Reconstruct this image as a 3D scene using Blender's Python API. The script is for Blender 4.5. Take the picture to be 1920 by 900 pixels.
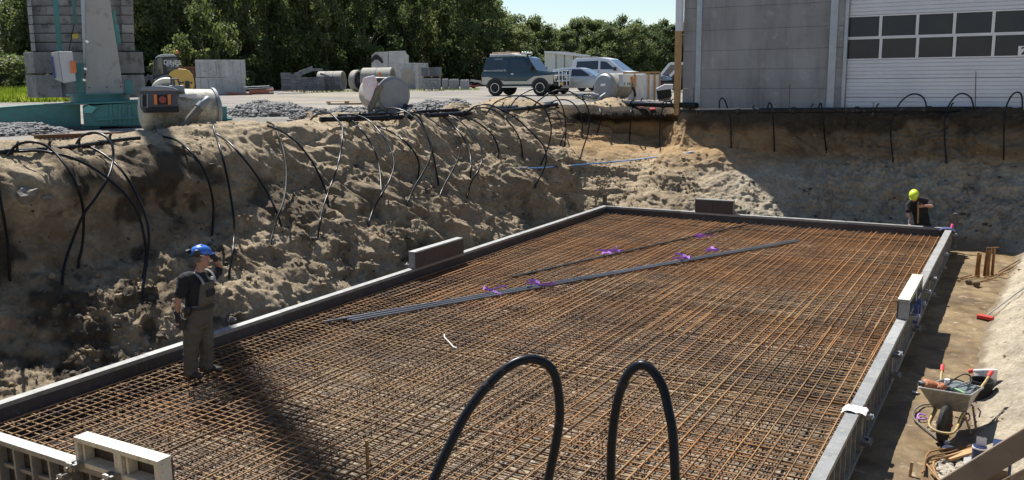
import bpy, bmesh, math, random
import numpy as np
from mathutils import Vector, Matrix, noise as mnoise
from mathutils.bvhtree import BVHTree
from bpy_extras.object_utils import world_to_camera_view

for o in list(bpy.data.objects): bpy.data.objects.remove(o)
scene = bpy.context.scene
COL = scene.collection
rnd = random.Random(7)
PI = math.pi

# ---------------------------------------------------------------- camera
CAM = (10.378, -23.437, 3.786)
YAW, PITCH, ROLL, FPX = 0.523049, 0.183641, -0.014768, 1677.14
def cam_basis():
    cy, sy, cp, sp = math.cos(YAW), math.sin(YAW), math.cos(PITCH), math.sin(PITCH)
    f = Vector((-sy*cp, cy*cp, -sp)); r = Vector((cy, sy, 0)); u = r.cross(f)
    cr, sr = math.cos(ROLL), math.sin(ROLL)
    return f, cr*r+sr*u, -sr*r+cr*u
CF, CR, CU = cam_basis(); CC = Vector(CAM)
cam = bpy.data.cameras.new('camera'); camo = bpy.data.objects.new('camera', cam); COL.objects.link(camo)
m3 = Matrix((CR, CU, -CF)).transposed()
camo.matrix_world = Matrix.Translation(CC) @ m3.to_4x4()
cam.sensor_width = 36; cam.lens = FPX/1920*36; cam.clip_end = 3000; cam.clip_start = 0.05
scene.camera = camo
scene.render.resolution_x, scene.render.resolution_y = 1024, 480

# ---------------------------------------------------------------- light
SUN = Vector((-0.4615, 0.2665, 0.846)).normalized()      # towards the sun
w = bpy.data.worlds.new('World'); scene.world = w; w.use_nodes = True
nt = w.node_tree; nt.nodes.clear()
sky = nt.nodes.new('ShaderNodeTexSky'); sky.sky_type = 'NISHITA'; sky.sun_disc = False
sky.sun_elevation = math.asin(SUN.z); sky.sun_rotation = math.atan2(SUN.x, SUN.y)
sky.altitude = 0; sky.air_density = 1.0; sky.dust_density = 0.15; sky.ozone_density = 2.2
bg = nt.nodes.new('ShaderNodeBackground'); bg.inputs[1].default_value = 0.068
wo = nt.nodes.new('ShaderNodeOutputWorld')
nt.links.new(sky.outputs[0], bg.inputs[0]); nt.links.new(bg.outputs[0], wo.inputs[0])
sl = bpy.data.lights.new('sun', 'SUN'); sl.energy = 4.9; sl.angle = math.radians(0.53); sl.color = (1, 0.965, 0.91)
so = bpy.data.objects.new('sun', sl); COL.objects.link(so)
so.rotation_euler = (-SUN).to_track_quat('-Z', 'Y').to_euler(); so.location = (-20, 12, 40)
vs = scene.view_settings; vs.view_transform = 'Standard'; vs.look = 'None'; vs.gamma = 1; vs.exposure = 0.88
try: vs.use_curve_mapping = False
except Exception: pass

# ---------------------------------------------------------------- survey helpers (image ray -> a plane or the ground of the place)
def ray(x, y): return CF + CR*((x-960)/FPX) + CU*((450-y)/FPX)
def PZ(x, y, z): d = ray(x, y); return CC + d*((z-CC.z)/d.z)
def PY(x, y, Y): d = ray(x, y); return CC + d*((Y-CC.y)/d.y)
def PX(x, y, X): d = ray(x, y); return CC + d*((X-CC.x)/d.x)
def PD(x, y, D): return CC + ray(x, y)*D
def depth(p): return (Vector(p)-CC).dot(CF)
def ppm(p): return FPX/depth(p)
def heading(p):
    "rotation about Z so that local +x runs to the right as seen and local +y runs away"
    d = Vector(p)-CC; return math.atan2(d.y, d.x)-PI/2

# ---------------------------------------------------------------- materials
MATS = {}
def nodes(name):
    m = bpy.data.materials.new(name); m.use_nodes = True; t = m.node_tree; t.nodes.clear()
    out = t.nodes.new('ShaderNodeOutputMaterial'); b = t.nodes.new('ShaderNodeBsdfPrincipled')
    t.links.new(b.outputs[0], out.inputs[0]); return m, t, b
def N(t, kind, **kw):
    n = t.nodes.new(kind)
    for k, v in kw.items():
        if k.startswith('i_'):
            key = k[2:]; key = int(key) if key.isdigit() else key
            n.inputs[key].default_value = v
        else: setattr(n, k, v)
    return n
def ramp(t, fac, stops):
    r = t.nodes.new('ShaderNodeValToRGB'); e = r.color_ramp.elements
    while len(e) > 1: e.remove(e[-1])
    e[0].position = stops[0][0]; c = stops[0][1]; e[0].color = (*c, 1) if len(c) == 3 else c
    for p, c in stops[1:]:
        x = e.new(p); x.color = (*c, 1)
    t.links.new(fac, r.inputs[0]); return r
def mixc(t, fac, a, b, mode='MIX'):
    m = t.nodes.new('ShaderNodeMix'); m.data_type = 'RGBA'; m.blend_type = mode
    for sock, v in ((m.inputs[0], fac), (m.inputs[6], a), (m.inputs[7], b)):
        if hasattr(v, 'is_output'): t.links.new(v, sock)
        elif isinstance(v, (int, float)): sock.default_value = v
        else: sock.default_value = (*v, 1)
    return m.outputs[2]
def mat(name, c1, c2=None, rough=0.6, metal=0.0, scale=4.0, bump=0.0, bscale=30.0, spec=0.5, c3=None, s3=0.7, vary=0.0, detail=6.0, coat=0.0, world=False):
    "noise-mottled surface: c1/c2 broad mottling, c3 small dirt flecks, vary = value shift per object"
    if name in MATS: return MATS[name]
    m, t, b = nodes(name)
    tc = N(t, 'ShaderNodeTexCoord'); gp = N(t, 'ShaderNodeNewGeometry') if world else None; OBJ = gp.outputs['Position'] if world else tc.outputs['Object']
    c2 = c2 or tuple(x*0.8 for x in c1)
    n1 = N(t, 'ShaderNodeTexNoise', i_Scale=scale, i_Detail=detail, i_Roughness=0.6)
    t.links.new(OBJ, n1.inputs['Vector'])
    r = ramp(t, n1.outputs[0], [(0.3, c2), (0.7, c1)]); col = r.outputs[0]
    if c3:
        n2 = N(t, 'ShaderNodeTexNoise', i_Scale=scale*3.3, i_Detail=8.0, i_Roughness=0.7)
        t.links.new(OBJ, n2.inputs['Vector'])
        r2 = ramp(t, n2.outputs[0], [(s3-0.12, (0, 0, 0)), (s3, (1, 1, 1))])
        col = mixc(t, r2.outputs[0], col, c3)
    if world == 'streak':
        mp = N(t, 'ShaderNodeMapping', i_Scale=(3.2, 3.2, .35)); t.links.new(OBJ, mp.inputs[0]); ns = N(t, 'ShaderNodeTexNoise', i_Scale=1.0, i_Detail=6.0, i_Roughness=0.65); t.links.new(mp.outputs[0], ns.inputs['Vector'])
        col = mixc(t, 0.8, col, ramp(t, ns.outputs[0], [(0.32, (0.74, 0.73, 0.71)), (0.5, (1, 1, 1)), (0.72, (1.12, 1.12, 1.12))]).outputs[0], 'MULTIPLY')
    if vary:
        oi = N(t, 'ShaderNodeObjectInfo'); mr = N(t, 'ShaderNodeMapRange', i_3=1-vary, i_4=1+vary)
        t.links.new(oi.outputs['Random'], mr.inputs[0])
        hs = N(t, 'ShaderNodeHueSaturation'); t.links.new(mr.outputs[0], hs.inputs['Value']); t.links.new(col, hs.inputs['Color']); col = hs.outputs[0]
    t.links.new(col, b.inputs['Base Color'])
    b.inputs['Roughness'].default_value = rough; b.inputs['Metallic'].default_value = metal
    b.inputs['Specular IOR Level'].default_value = spec
    if coat: b.inputs['Coat Weight'].default_value = coat
    if bump:
        n3 = N(t, 'ShaderNodeTexNoise', i_Scale=bscale, i_Detail=6.0, i_Roughness=0.65)
        t.links.new(OBJ, n3.inputs['Vector'])
        bp = N(t, 'ShaderNodeBump', i_Strength=bump, i_Distance=0.02); t.links.new(n3.outputs[0], bp.inputs['Height'])
        t.links.new(bp.outputs[0], b.inputs['Normal'])
    MATS[name] = m; return m

# ---------------------------------------------------------------- mesh builder
class G:
    def __init__(s): s.v = []; s.f = []; s.mi = []; s.cur = 0
    def add(s, vs, fs):
        o = len(s.v); s.v += [tuple(p) for p in vs]; s.f += [tuple(i+o for i in f) for f in fs]; s.mi += [s.cur]*len(fs); return s
    def box(s, c, d, rz=0, ry=0, rx=0, taper=(1, 1)):
        M = Matrix.Rotation(rz, 3, 'Z') @ Matrix.Rotation(ry, 3, 'Y') @ Matrix.Rotation(rx, 3, 'X')
        p = []
        for z in (-1, 1):
            k = taper if z > 0 else (1, 1)
            for x, y in ((-1, -1), (1, -1), (1, 1), (-1, 1)):
                p.append(M @ Vector((x*d[0]/2*k[0], y*d[1]/2*k[1], z*d[2]/2)) + Vector(c))
        return s.add(p, [(3, 2, 1, 0), (4, 5, 6, 7), (0, 1, 5, 4), (1, 2, 6, 5), (2, 3, 7, 6), (3, 0, 4, 7)])
    def bar(s, a, b, w, h=None, up=(0, 0, 1)):
        a, b = Vector(a), Vector(b); h = h or w; d = (b-a).normalized(); u = Vector(up)
        if abs(d.dot(u)) > 0.95: u = Vector((1, 0, 0))
        x = d.cross(u).normalized(); y = x.cross(d)
        p = [q + x*sx*w/2 + y*sy*h/2 for q in (a, b) for sx, sy in ((-1, -1), (1, -1), (1, 1), (-1, 1))]
        return s.add(p, [(0, 1, 2, 3), (7, 6, 5, 4), (0, 4, 5, 1), (1, 5, 6, 2), (2, 6, 7, 3), (3, 7, 4, 0)])
    def tube(s, pts, r, seg=8, caps=True):
        pts = [Vector(p) for p in pts]; n = len(pts); rs = r if hasattr(r, '__len__') else [r]*n
        t0 = (pts[1]-pts[0]).normalized(); u = t0.orthogonal().normalized(); vs = []
        for i in range(n):
            t = (pts[min(i+1, n-1)]-pts[max(i-1, 0)])
            if t.length < 1e-9: t = t0
            t.normalize(); u = (u - t*u.dot(t))
            u = u.normalized() if u.length > 1e-6 else t.orthogonal().normalized()
            q = t.cross(u)
            for k in range(seg):
                a = 2*PI*k/seg; vs.append(pts[i] + (u*math.cos(a)+q*math.sin(a))*rs[i])
        fs = [(i*seg+k, i*seg+(k+1) % seg, (i+1)*seg+(k+1) % seg, (i+1)*seg+k) for i in range(n-1) for k in range(seg)]
        if caps: fs += [tuple(range(seg-1, -1, -1)), tuple(range((n-1)*seg, n*seg))]
        return s.add(vs, fs)
    def cyl(s, a, b, r, r2=None, seg=16, caps=True): return s.tube([a, b], [r, r if r2 is None else r2], seg, caps)
    def ring(s, c, axis, R, r, seg=20, seg2=6):
        "torus"
        c = Vector(c); ax = Vector(axis).normalized(); u = ax.orthogonal().normalized(); q = ax.cross(u); vs = []
        for i in range(seg):
            a = 2*PI*i/seg; d = u*math.cos(a)+q*math.sin(a)
            for k in range(seg2):
                b = 2*PI*k/seg2; vs.append(c + d*(R+r*math.cos(b)) + ax*(r*math.sin(b)))
        return s.add(vs, [(i*seg2+k, ((i+1) % seg)*seg2+k, ((i+1) % seg)*seg2+(k+1) % seg2, i*seg2+(k+1) % seg2) for i in range(seg) for k in range(seg2)])
    def pipe(s, a, b, R, r, seg=28):
        "hollow pipe with wall"
        a, b = Vector(a), Vector(b); t = (b-a).normalized(); u = t.orthogonal().normalized(); q = t.cross(u); vs = []
        for p, rr in ((a, R), (b, R), (b, r), (a, r)):
            for k in range(seg):
                an = 2*PI*k/seg; vs.append(p + (u*math.cos(an)+q*math.sin(an))*rr)
        return s.add(vs, [(j*seg+k, j*seg+(k+1) % seg, ((j+1) % 4)*seg+(k+1) % seg, ((j+1) % 4)*seg+k) for j in range(4) for k in range(seg)])
    def lathe(s, c, axis, prof, seg=24):
        "prof: (along, radius) pairs, closed with caps"
        c = Vector(c); ax = Vector(axis).normalized(); u = ax.orthogonal().normalized(); q = ax.cross(u); vs = []
        for a, r in prof:
            for k in range(seg):
                an = 2*PI*k/seg; vs.append(c + ax*a + (u*math.cos(an)+q*math.sin(an))*r)
        n = len(prof)
        fs = [(i*seg+k, i*seg+(k+1) % seg, (i+1)*seg+(k+1) % seg, (i+1)*seg+k) for i in range(n-1) for k in range(seg)]
        return s.add(vs, fs + [tuple(range(seg-1, -1, -1)), tuple(range((n-1)*seg, n*seg))])
    def prism(s, poly, hw, axis='y', c=(0, 0, 0)):
        "polygon (x, z) extruded along y by half-width hw (number or one per vertex)"
        n = len(poly); h = hw if hasattr(hw, '__len__') else [hw]*n
        vs = [(x+c[0], c[1]-h[i], z+c[2]) for i, (x, z) in enumerate(poly)] + [(x+c[0], c[1]+h[i], z+c[2]) for i, (x, z) in enumerate(poly)]
        if axis == 'x': vs = [(y, x, z) for x, y, z in vs]
        return s.add(vs, [tuple(range(n)), tuple(range(2*n-1, n-1, -1))] + [(i, n+i, n+(i+1) % n, (i+1) % n) for i in range(n)])
    def blob(s, c, r, seed=0, sub=1, amp=0.3, sq=(1, 1, 1)):
        bm = bmesh.new(); bmesh.ops.create_icosphere(bm, subdivisions=sub, radius=1)
        vs = []
        for v in bm.verts:
            k = 1 + amp*mnoise.noise(v.co*1.3 + Vector((seed*3.7, seed*1.3, 0)))*1.6
            vs.append((c[0]+v.co.x*r*k*sq[0], c[1]+v.co.y*r*k*sq[1], c[2]+v.co.z*r*k*sq[2]))
        fs = [tuple(v.index for v in f.verts) for f in bm.faces]; bm.free(); return s.add(vs, fs)
    def mesh(s, name, m, smooth=None, bev=0.0, fix=True):
        me = bpy.data.meshes.new(name); me.from_pydata(s.v, [], s.f)
        ms = m if isinstance(m, (list, tuple)) else [m]
        for x in ms: me.materials.append(x)
        if len(ms) > 1: me.polygons.foreach_set('material_index', s.mi)
        if fix or bev:
            bm = bmesh.new(); bm.from_mesh(me)
            bmesh.ops.recalc_face_normals(bm, faces=bm.faces[:])
            if bev:
                es = [e for e in bm.edges if len(e.link_faces) == 2 and e.calc_face_angle(0) > 0.5]
                bmesh.ops.bevel(bm, geom=es, offset=bev, segments=2, profile=0.6, affect='EDGES', clamp_overlap=True)
            bm.to_mesh(me); bm.free()
        if smooth:
            me.polygons.foreach_set('use_smooth', [True]*len(me.polygons)); me.set_sharp_from_angle(angle=math.radians(smooth))
        me.update(); return me
    def build(s, name, m, parent=None, smooth=None, bev=0.0, fix=True, label=None):
        o = bpy.data.objects.new(name, s.mesh(name, m, smooth, bev, fix)); COL.objects.link(o)
        if parent: o.parent = parent
        if label: o['label'] = label
        return o
def tag(o, label, cat, group=None):
    o['label'] = label; o['category'] = cat
    if group: o['group'] = group
    return o
def thing(name, label, cat, loc=(0, 0, 0), rz=0, group=None):
    o = bpy.data.objects.new(name, None); COL.objects.link(o); o.empty_display_size = 0.2
    o.location = loc; o.rotation_euler = (0, 0, rz); return tag(o, label, cat, group)
def inst(me, name, parent=None, loc=(0, 0, 0), rot=(0, 0, 0), scale=(1, 1, 1)):
    o = bpy.data.objects.new(name, me); COL.objects.link(o); o.location = loc; o.rotation_euler = rot; o.scale = scale
    if parent: o.parent = parent
    return o
def struct(o): o['kind'] = 'structure'; return o
def stuff(o): o['kind'] = 'stuff'; return o
def copy_tree(o, parent=None):
    c = o.copy(); COL.objects.link(c); c.parent = parent
    for ch in list(o.children): copy_tree(ch, c)
    return c
def catmull(pts, n=6):
    pts = [Vector(p) for p in pts]; P = [pts[0]*2-pts[1]]+pts+[pts[-1]*2-pts[-2]]; out = []
    for i in range(1, len(P)-2):
        a, b, c, d = P[i-1], P[i], P[i+1], P[i+2]
        for k in range(n):
            t = k/n
            out.append(0.5*((2*b)+(c-a)*t+(2*a-5*b+4*c-d)*t*t+(3*b-a-3*c+d)*t**3))
    out.append(pts[-1]); return out
def text_geo(body, size, name, m, parent, loc, rot, thick=0.002, bold=False, align='CENTER'):
    cu = bpy.data.curves.new(name, 'FONT'); cu.body = body; cu.size = size; cu.extrude = thick; cu.align_x = align; cu.align_y = 'CENTER'
    if bold: cu.offset = size*0.018
    to = bpy.data.objects.new('tmp', cu); TMP.objects.link(to); o = bpy.data.objects.new(name, bpy.data.meshes.new(name)); COL.objects.link(o); LATE.append((o, to, m, [])); o.parent = parent; o.location = loc; o.rotation_euler = rot
    return o

# shapes that need a modifier or a font are made at the end, all in one go
TMP = bpy.data.collections.new('workshop'); LATE = []
def finish_late():
    COL.children.link(TMP); dg = bpy.context.evaluated_depsgraph_get()
    for o, to, m, wr in LATE:
        me = bpy.data.meshes.new_from_object(to.evaluated_get(dg)); old = o.data; me.materials.clear(); me.materials.append(m); o.data = me; me.name = o.name.split('.')[0]
        bpy.data.meshes.remove(old)
        if wr is not None and wr != []:
            for amp, sc, seed in wr:
                if amp: 
                    for v in me.vertices: v.co += v.normal*mnoise.noise(Vector((v.co.x*sc, v.co.y*sc, v.co.z*sc*1.7+seed)))*amp
            me.polygons.foreach_set('use_smooth', [True]*len(me.polygons)); me.update()
    for o, to, m, wr in LATE: bpy.data.objects.remove(to)
    bpy.data.collections.remove(TMP)

# ---------------------------------------------------------------- noise on arrays
def _h(ix, iy, iz, s):
    h = (ix*374761393 + iy*668265263 + iz*1274126177 + s*974634777) & 0xFFFFFFFF
    h = ((h ^ (h >> 13))*1103515245) & 0xFFFFFFFF
    h = ((h ^ (h >> 16))*2246822519) & 0xFFFFFFFF
    return ((h ^ (h >> 15)) & 0xFFFFFF)/float(0xFFFFFF)
def vnoise(p, s=0):
    i = np.floor(p).astype(np.int64); f = p-i; u = f*f*f*(f*(f*6-15)+10)
    r = 0
    for dx in (0, 1):
        for dy in (0, 1):
            for dz in (0, 1):
                wgt = (u[:, 0] if dx else 1-u[:, 0])*(u[:, 1] if dy else 1-u[:, 1])*(u[:, 2] if dz else 1-u[:, 2])
                r = r + wgt*_h(i[:, 0]+dx, i[:, 1]+dy, i[:, 2]+dz, s)
    return r*2-1
def fbm(p, o=4, s=0, g=0.5, ridged=False):
    r = 0; a = 1; tot = 0; p = p.copy()
    for k in range(o):
        n = vnoise(p, s+k*17)
        if ridged: n = 1-2*np.abs(n)
        r = r+a*n; tot += a; a *= g; p = p*2.03+11.7
    return r/tot
def sstep(a, b, x): t = np.clip((x-a)/(b-a), 0, 1); return t*t*(3-2*t)
# ================================================================ SETTING: the excavated pit
ZF, ZY = -0.60, 2.62            # pit floor, yard level
W, L = 8.85, 18.21              # the slab inside the formwork
def sand_material():
    m, t, b = nodes('sand')
    geo = N(t, 'ShaderNodeNewGeometry')
    def noise(sc, det=7.0, ro=0.62):
        n = N(t, 'ShaderNodeTexNoise', i_Scale=sc, i_Detail=det, i_Roughness=ro); t.links.new(geo.outputs['Position'], n.inputs['Vector']); return n.outputs[0]
    base = ramp(t, noise(1.6), [(0.28, (0.29, 0.222, 0.142)), (0.5, (0.45, 0.352, 0.228)), (0.75, (0.56, 0.45, 0.305))]).outputs[0]
    fl = ramp(t, noise(14), [(0.35, (0.62, 0.58, 0.52)), (0.65, (1.06, 1.05, 1.04))]).outputs[0]
    base = mixc(t, 0.8, base, fl, 'MULTIPLY')
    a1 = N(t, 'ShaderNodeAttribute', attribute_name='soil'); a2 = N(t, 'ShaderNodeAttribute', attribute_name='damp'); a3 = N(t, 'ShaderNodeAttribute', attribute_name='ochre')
    damp_shade_col = ramp(t, noise(3.1), [(0.3, (0.15, 0.112, 0.07)), (0.7, (0.25, 0.19, 0.125))]).outputs[0]
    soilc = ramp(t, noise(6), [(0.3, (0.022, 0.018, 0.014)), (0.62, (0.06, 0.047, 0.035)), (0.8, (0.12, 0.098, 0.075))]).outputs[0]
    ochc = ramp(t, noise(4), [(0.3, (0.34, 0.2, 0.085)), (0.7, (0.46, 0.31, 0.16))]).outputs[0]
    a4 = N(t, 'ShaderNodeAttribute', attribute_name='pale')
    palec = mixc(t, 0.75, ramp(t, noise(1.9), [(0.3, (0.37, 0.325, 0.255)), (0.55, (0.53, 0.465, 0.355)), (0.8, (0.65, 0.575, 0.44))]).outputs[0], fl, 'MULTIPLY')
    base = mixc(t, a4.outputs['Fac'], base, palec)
    c = mixc(t, a3.outputs['Fac'], base, ochc); c = mixc(t, a2.outputs['Fac'], c, damp_shade_col); c = mixc(t, a1.outputs['Fac'], c, soilc)
    t.links.new(c, b.inputs['Base Color']); b.inputs['Roughness'].default_value = 0.95; b.inputs['Specular IOR Level'].default_value = 0.15
    ad = N(t, 'ShaderNodeMath', operation='ADD'); t.links.new(noise(22, 8.0, 0.7), ad.inputs[0])
    m2 = N(t, 'ShaderNodeMath', operation='MULTIPLY', i_1=0.5); t.links.new(noise(75, 4.0, 0.6), m2.inputs[0]); t.links.new(m2.outputs[0], ad.inputs[1])
    bp = N(t, 'ShaderNodeBump', i_Strength=0.9, i_Distance=0.07); t.links.new(ad.outputs[0], bp.inputs['Height']); t.links.new(bp.outputs[0], b.inputs['Normal'])
    return m
SAND = sand_material()

def make_bank():
    # foot line, anticlockwise seen from inside: left side, far side, right side, near side
    st = []                                     # x, y, ox, oy, key position
    def line(a, b, o, step, k0, k1):
        n = max(2, int((Vector(b)-Vector(a)).length/step))
        for i in range(n):
            t = i/n; st.append((a[0]+(b[0]-a[0])*t, a[1]+(b[1]-a[1])*t, o[0], o[1], k0+(k1-k0)*t))
    def fan(c, r, a0, a1, n, k0, k1):
        for i in range(n):
            t = i/n; a = a0+(a1-a0)*t; st.append((c[0]+r*math.cos(a), c[1]+r*math.sin(a), math.cos(a), math.sin(a), k0+(k1-k0)*t))
    line((-0.32, -19.3), (-0.32, 0.05), (-1, 0), 0.023, 0, 3)
    fan((0.08, 0.05), 0.40, PI, PI/2, 190, 3, 4)
    line((0.08, 0.45), (4.2, 0.55), (0, 1), 0.036, 4, 5)
    line((4.2, 0.55), (9.6, 0.95), (0, 1), 0.036, 5, 6)
    fan((9.6, 0.25), 0.70, PI/2, 0, 70, 6, 7)
    line((10.3, 0.25), (9.92, -5.5), (1, 0), 0.05, 7, 7.4); line((9.92, -5.5), (9.86, -10.5), (1, 0), 0.05, 7.4, 7.7); line((9.86, -10.5), (10.12, -14.5), (1, 0), 0.05, 7.7, 8)
    line((10.12, -14.5), (10.3, -17.8), (1, 0), 0.12, 8, 9)
    fan((9.6, -18.6), 0.7, 0, -PI/2, 16, 9, 10)
    line((9.6, -19.3), (0.1, -19.3), (0, -1), 0.2, 10, 11)
    fan((0.1, -19.3), 0.42, -PI/2, -PI, 20, 11, 12)
    near_l = [(0, -.66), (.2, -.5), (.95, .12), (1.7, .70), (2.1, .95), (2.32, 1.30), (2.43, 2.28), (2.66, 2.55), (3.3, 2.76), (4.2, 2.74), (5.2, 2.65), (6.8, 2.52)]
    mid_l = [(0, -.66), (.2, -.48), (1.0, .34), (1.8, 1.12), (2.25, 1.48), (2.48, 1.75), (2.64, 2.28), (2.95, 2.62), (3.6, 2.86), (4.4, 2.76), (5.3, 2.65), (6.8, 2.52)]
    far_l = [(0, -.66), (.2, -.45), (1.0, .45), (1.75, 1.28), (2.3, 1.84), (2.6, 2.12), (2.85, 2.36), (3.2, 2.58), (3.8, 2.76), (4.6, 2.7), (5.5, 2.64), (6.8, 2.52)]
    crn_a = [(0, -.66), (.2, -.45), (1.2, .35), (2.2, 1.05), (2.9, 1.42), (3.3, 1.75), (3.6, 2.2), (3.9, 2.5), (4.4, 2.68), (5.2, 2.68), (6.2, 2.64), (7.5, 2.52)]
    crn_b = [(0, -.66), (.2, -.45), (1.2, .30), (2.2, .95), (3.0, 1.22), (3.6, 1.28), (4.15, 1.6), (4.15, 2.05), (3.74, 2.3), (3.86, 2.58), (5.2, 2.64), (6.4, 2.52)]
    far_a = [(0, -.66), (.2, -.42), (1.0, .42), (1.7, 1.12), (2.0, 1.4), (2.3, 1.55), (2.55, 1.95), (2.68, 2.35), (2.85, 2.56), (3.1, 2.6), (3.5, 2.62), (4.2, 2.5)]
    far_b = [(0, -.66), (.2, -.45), (1.0, .28), (1.8, .98), (2.1, 1.22), (2.3, 1.38), (2.42, 1.85), (2.5, 2.3), (2.62, 2.55), (2.9, 2.6), (3.3, 2.62), (4.0, 2.5)]
    far_c = [(0, -.66), (.3, -.48), (1.0, .18), (1.5, .78), (1.8, 1.1), (1.95, 1.3), (2.05, 1.8), (2.13, 2.3), (2.25, 2.55), (2.5, 2.6), (3.0, 2.62), (4.0, 2.5)]
    rgt = [(0, -.66), (.25, -.53), (.8, -.20), (1.5, .26), (2.2, .74), (3.0, 1.30), (3.8, 1.84), (4.5, 2.26), (5.1, 2.5), (5.8, 2.62), (6.6, 2.64), (8.0, 2.5)]
    nea = [(0, -.66), (.2, -.5), (.6, -.1), (1.1, .45), (1.6, 1.0), (2.1, 1.5), (2.5, 1.95), (2.9, 2.35), (3.3, 2.55), (4.0, 2.62), (5.0, 2.64), (6.5, 2.5)]
    keys = [(0, near_l), (0.9, near_l), (1.5, mid_l), (2.1, far_l), (3, far_l), (3.35, crn_a), (3.75, crn_b), (4.0, crn_b), (4.28, far_a), (5, far_b), (6, far_c), (6.6, rgt), (9, rgt), (10, nea), (11, nea), (12, near_l)]
    kx = np.array([k for k, _ in keys]); KP = np.array([p for _, p in keys])
    S = np.array(st); n = len(S); M = 190
    prof = np.stack([np.stack([np.interp(S[:, 4], kx, KP[:, j, c]) for c in (0, 1)], -1) for j in range(12)], 1)   # n,12,2
    # resample each profile smoothly
    seg = np.linalg.norm(np.diff(prof, axis=1), axis=2); seg[:, -3:] *= 0.35
    cum = np.concatenate([np.zeros((n, 1)), np.cumsum(seg, 1)], 1)
    T = np.linspace(0, 1, M)**1.0
    D = np.empty((n, M)); Z = np.empty((n, M))
    for i in range(n):
        q = T*cum[i, -1]; D[i] = np.interp(q, cum[i], prof[i, :, 0]); Z[i] = np.interp(q, cum[i], prof[i, :, 1])
    for A in (D, Z):                              # soften the kinks
        for _ in range(2): A[:, 1:-1] = 0.25*A[:, :-2]+0.5*A[:, 1:-1]+0.25*A[:, 2:]
    # scalloped plan: bays and noses along the crest
    arc = np.concatenate([[0], np.cumsum(np.hypot(np.diff(S[:, 0]), np.diff(S[:, 1])))])
    X = S[:, 0:1]+S[:, 2:3]*D; Y = S[:, 1:2]+S[:, 3:4]*D
    P = np.stack([X, Y, Z], -1).reshape(-1, 3)
    key = np.repeat(S[:, 4], M); tt = np.tile(T, n)
    hgt = np.clip((P[:, 2]-ZF)/(ZY-ZF), 0, 1.1)
    face = sstep(0.02, 0.12, tt)*(1-sstep(0.80, 0.97, tt))          # 0 at the foot and out on the yard
    right = sstep(6.2, 6.8, key)*(1-sstep(9.5, 10, key))            # dumped, smoother sand
    # normals of the smooth sheet
    Pg = P.reshape(n, M, 3); du = np.roll(Pg, -1, 0)-np.roll(Pg, 1, 0); dv = np.gradient(Pg, axis=1)
    Nn = np.cross(dv, du); Nn /= np.linalg.norm(Nn, axis=2, keepdims=True)+1e-9
    Nn = Nn.reshape(-1, 3); Nn *= np.sign(Nn[:, 2:3]+1e-6)
    O = np.repeat(S[:, 2:4], M, 0)
    big = fbm(P*np.array([0.75, 0.75, 0.55]), 3, 1)
    med = fbm(P*1.9+7, 4, 5, 0.55)
    rid = fbm(P*2.7+3, 4, 9, 0.55, True)
    clod = fbm(P*6.5+1, 3, 13, 0.55)
    clod2 = np.clip(fbm(P*9+20, 2, 31)-0.12, 0, 1)
    fine = fbm(P*19, 3, 17, 0.6)
    # run-off grooves straight down the face
    al = np.repeat(arc, M); gro = fbm(np.stack([al*2.6, P[:, 2]*0.45, al*0], -1), 3, 23, 0.6, True)
    ledge = np.sin((P[:, 2]+0.22*med+0.1*big)*PI*2/0.52)
    rough = (1-0.72*right)
    slump = np.exp(-((hgt-0.30)/0.22)**2)          # tumbled lumps on the lower slope
    amp = face*rough
    farw = sstep(3.6, 4.4, key)*(1-sstep(6.2, 6.6, key))
    dg = al+0.55*P[:, 2]
    gul = fbm(np.stack([dg*1.05, P[:, 2]*0.33, al*0+3], -1), 3, 27, 0.55, True)
    gul2 = fbm(np.stack([dg*3.4, P[:, 2]*0.8, al*0+8], -1), 3, 29, 0.6, True)
    streak = sstep(1.0, 1.9, key)*(1-sstep(3.2, 3.8, key))
    chunk = np.clip(fbm(P*2.2+31, 3, 37)-0.02, 0, 0.28)                       # broken-off lumps with a sharp outline
    low = np.clip(slump*1.1, 0, 1)
    k = 1-0.45*farw*(hgt < 0.5)
    DD = D.reshape(-1); cm0 = fbm(P*0.95+71, 3, 57)
    cmask = sstep(0.05, 0.25, cm0+0.22*(low-0.5)); crm = np.abs(fbm(P*5.2+2, 5, 59, 0.66)); crm2 = fbm(P*13+5, 3, 63, 0.7, True)
    dgc = al*0.75+0.62*P[:, 2]
    def stair(t, r): f = np.floor(t); return f+sstep(0.0, r, t-f)
    T1 = fbm(np.stack([dgc*0.85, P[:, 2]*0.85, DD*0.8], -1)+9, 4, 41, 0.5)*5.0
    T2 = fbm(np.stack([dgc*2.3, P[:, 2]*2.2, DD*2.0], -1)+19, 4, 43, 0.55)*4.0
    s1 = stair(T1, 0.22)-T1.mean(); s2 = stair(T2, 0.25)
    wal = np.clip(1-np.abs(hgt-0.55)/0.55, 0, 1)
    grit = fbm(P*26, 2, 47, 0.7)
    dsp = amp*(0.22*big + 0.05*med + (0.035+0.05*low+0.05*streak)*k*s1 + (0.012+0.022*low)*k*s2*(1-0.45*streak) + 0.02*clod*(0.4+low) + 0.009*grit + 0.010*fine
               + (0.05+0.15*streak)*gul*(hgt < 1.0) + (0.02+0.05*streak)*gul2*(hgt < 1.0) + 0.015*ledge*(1-0.6*farw))
    fr5 = sstep(4.9, 5.4, key)*(1-sstep(6.3, 6.6, key)); dsp += amp*fr5*(0.10*rid+0.16*(crm-0.12)+0.05*s1+0.03*s2)
    dsp += amp*cmask*k*(0.13*(crm-0.12)+0.018*crm2)*(1-0.5*streak)
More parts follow.
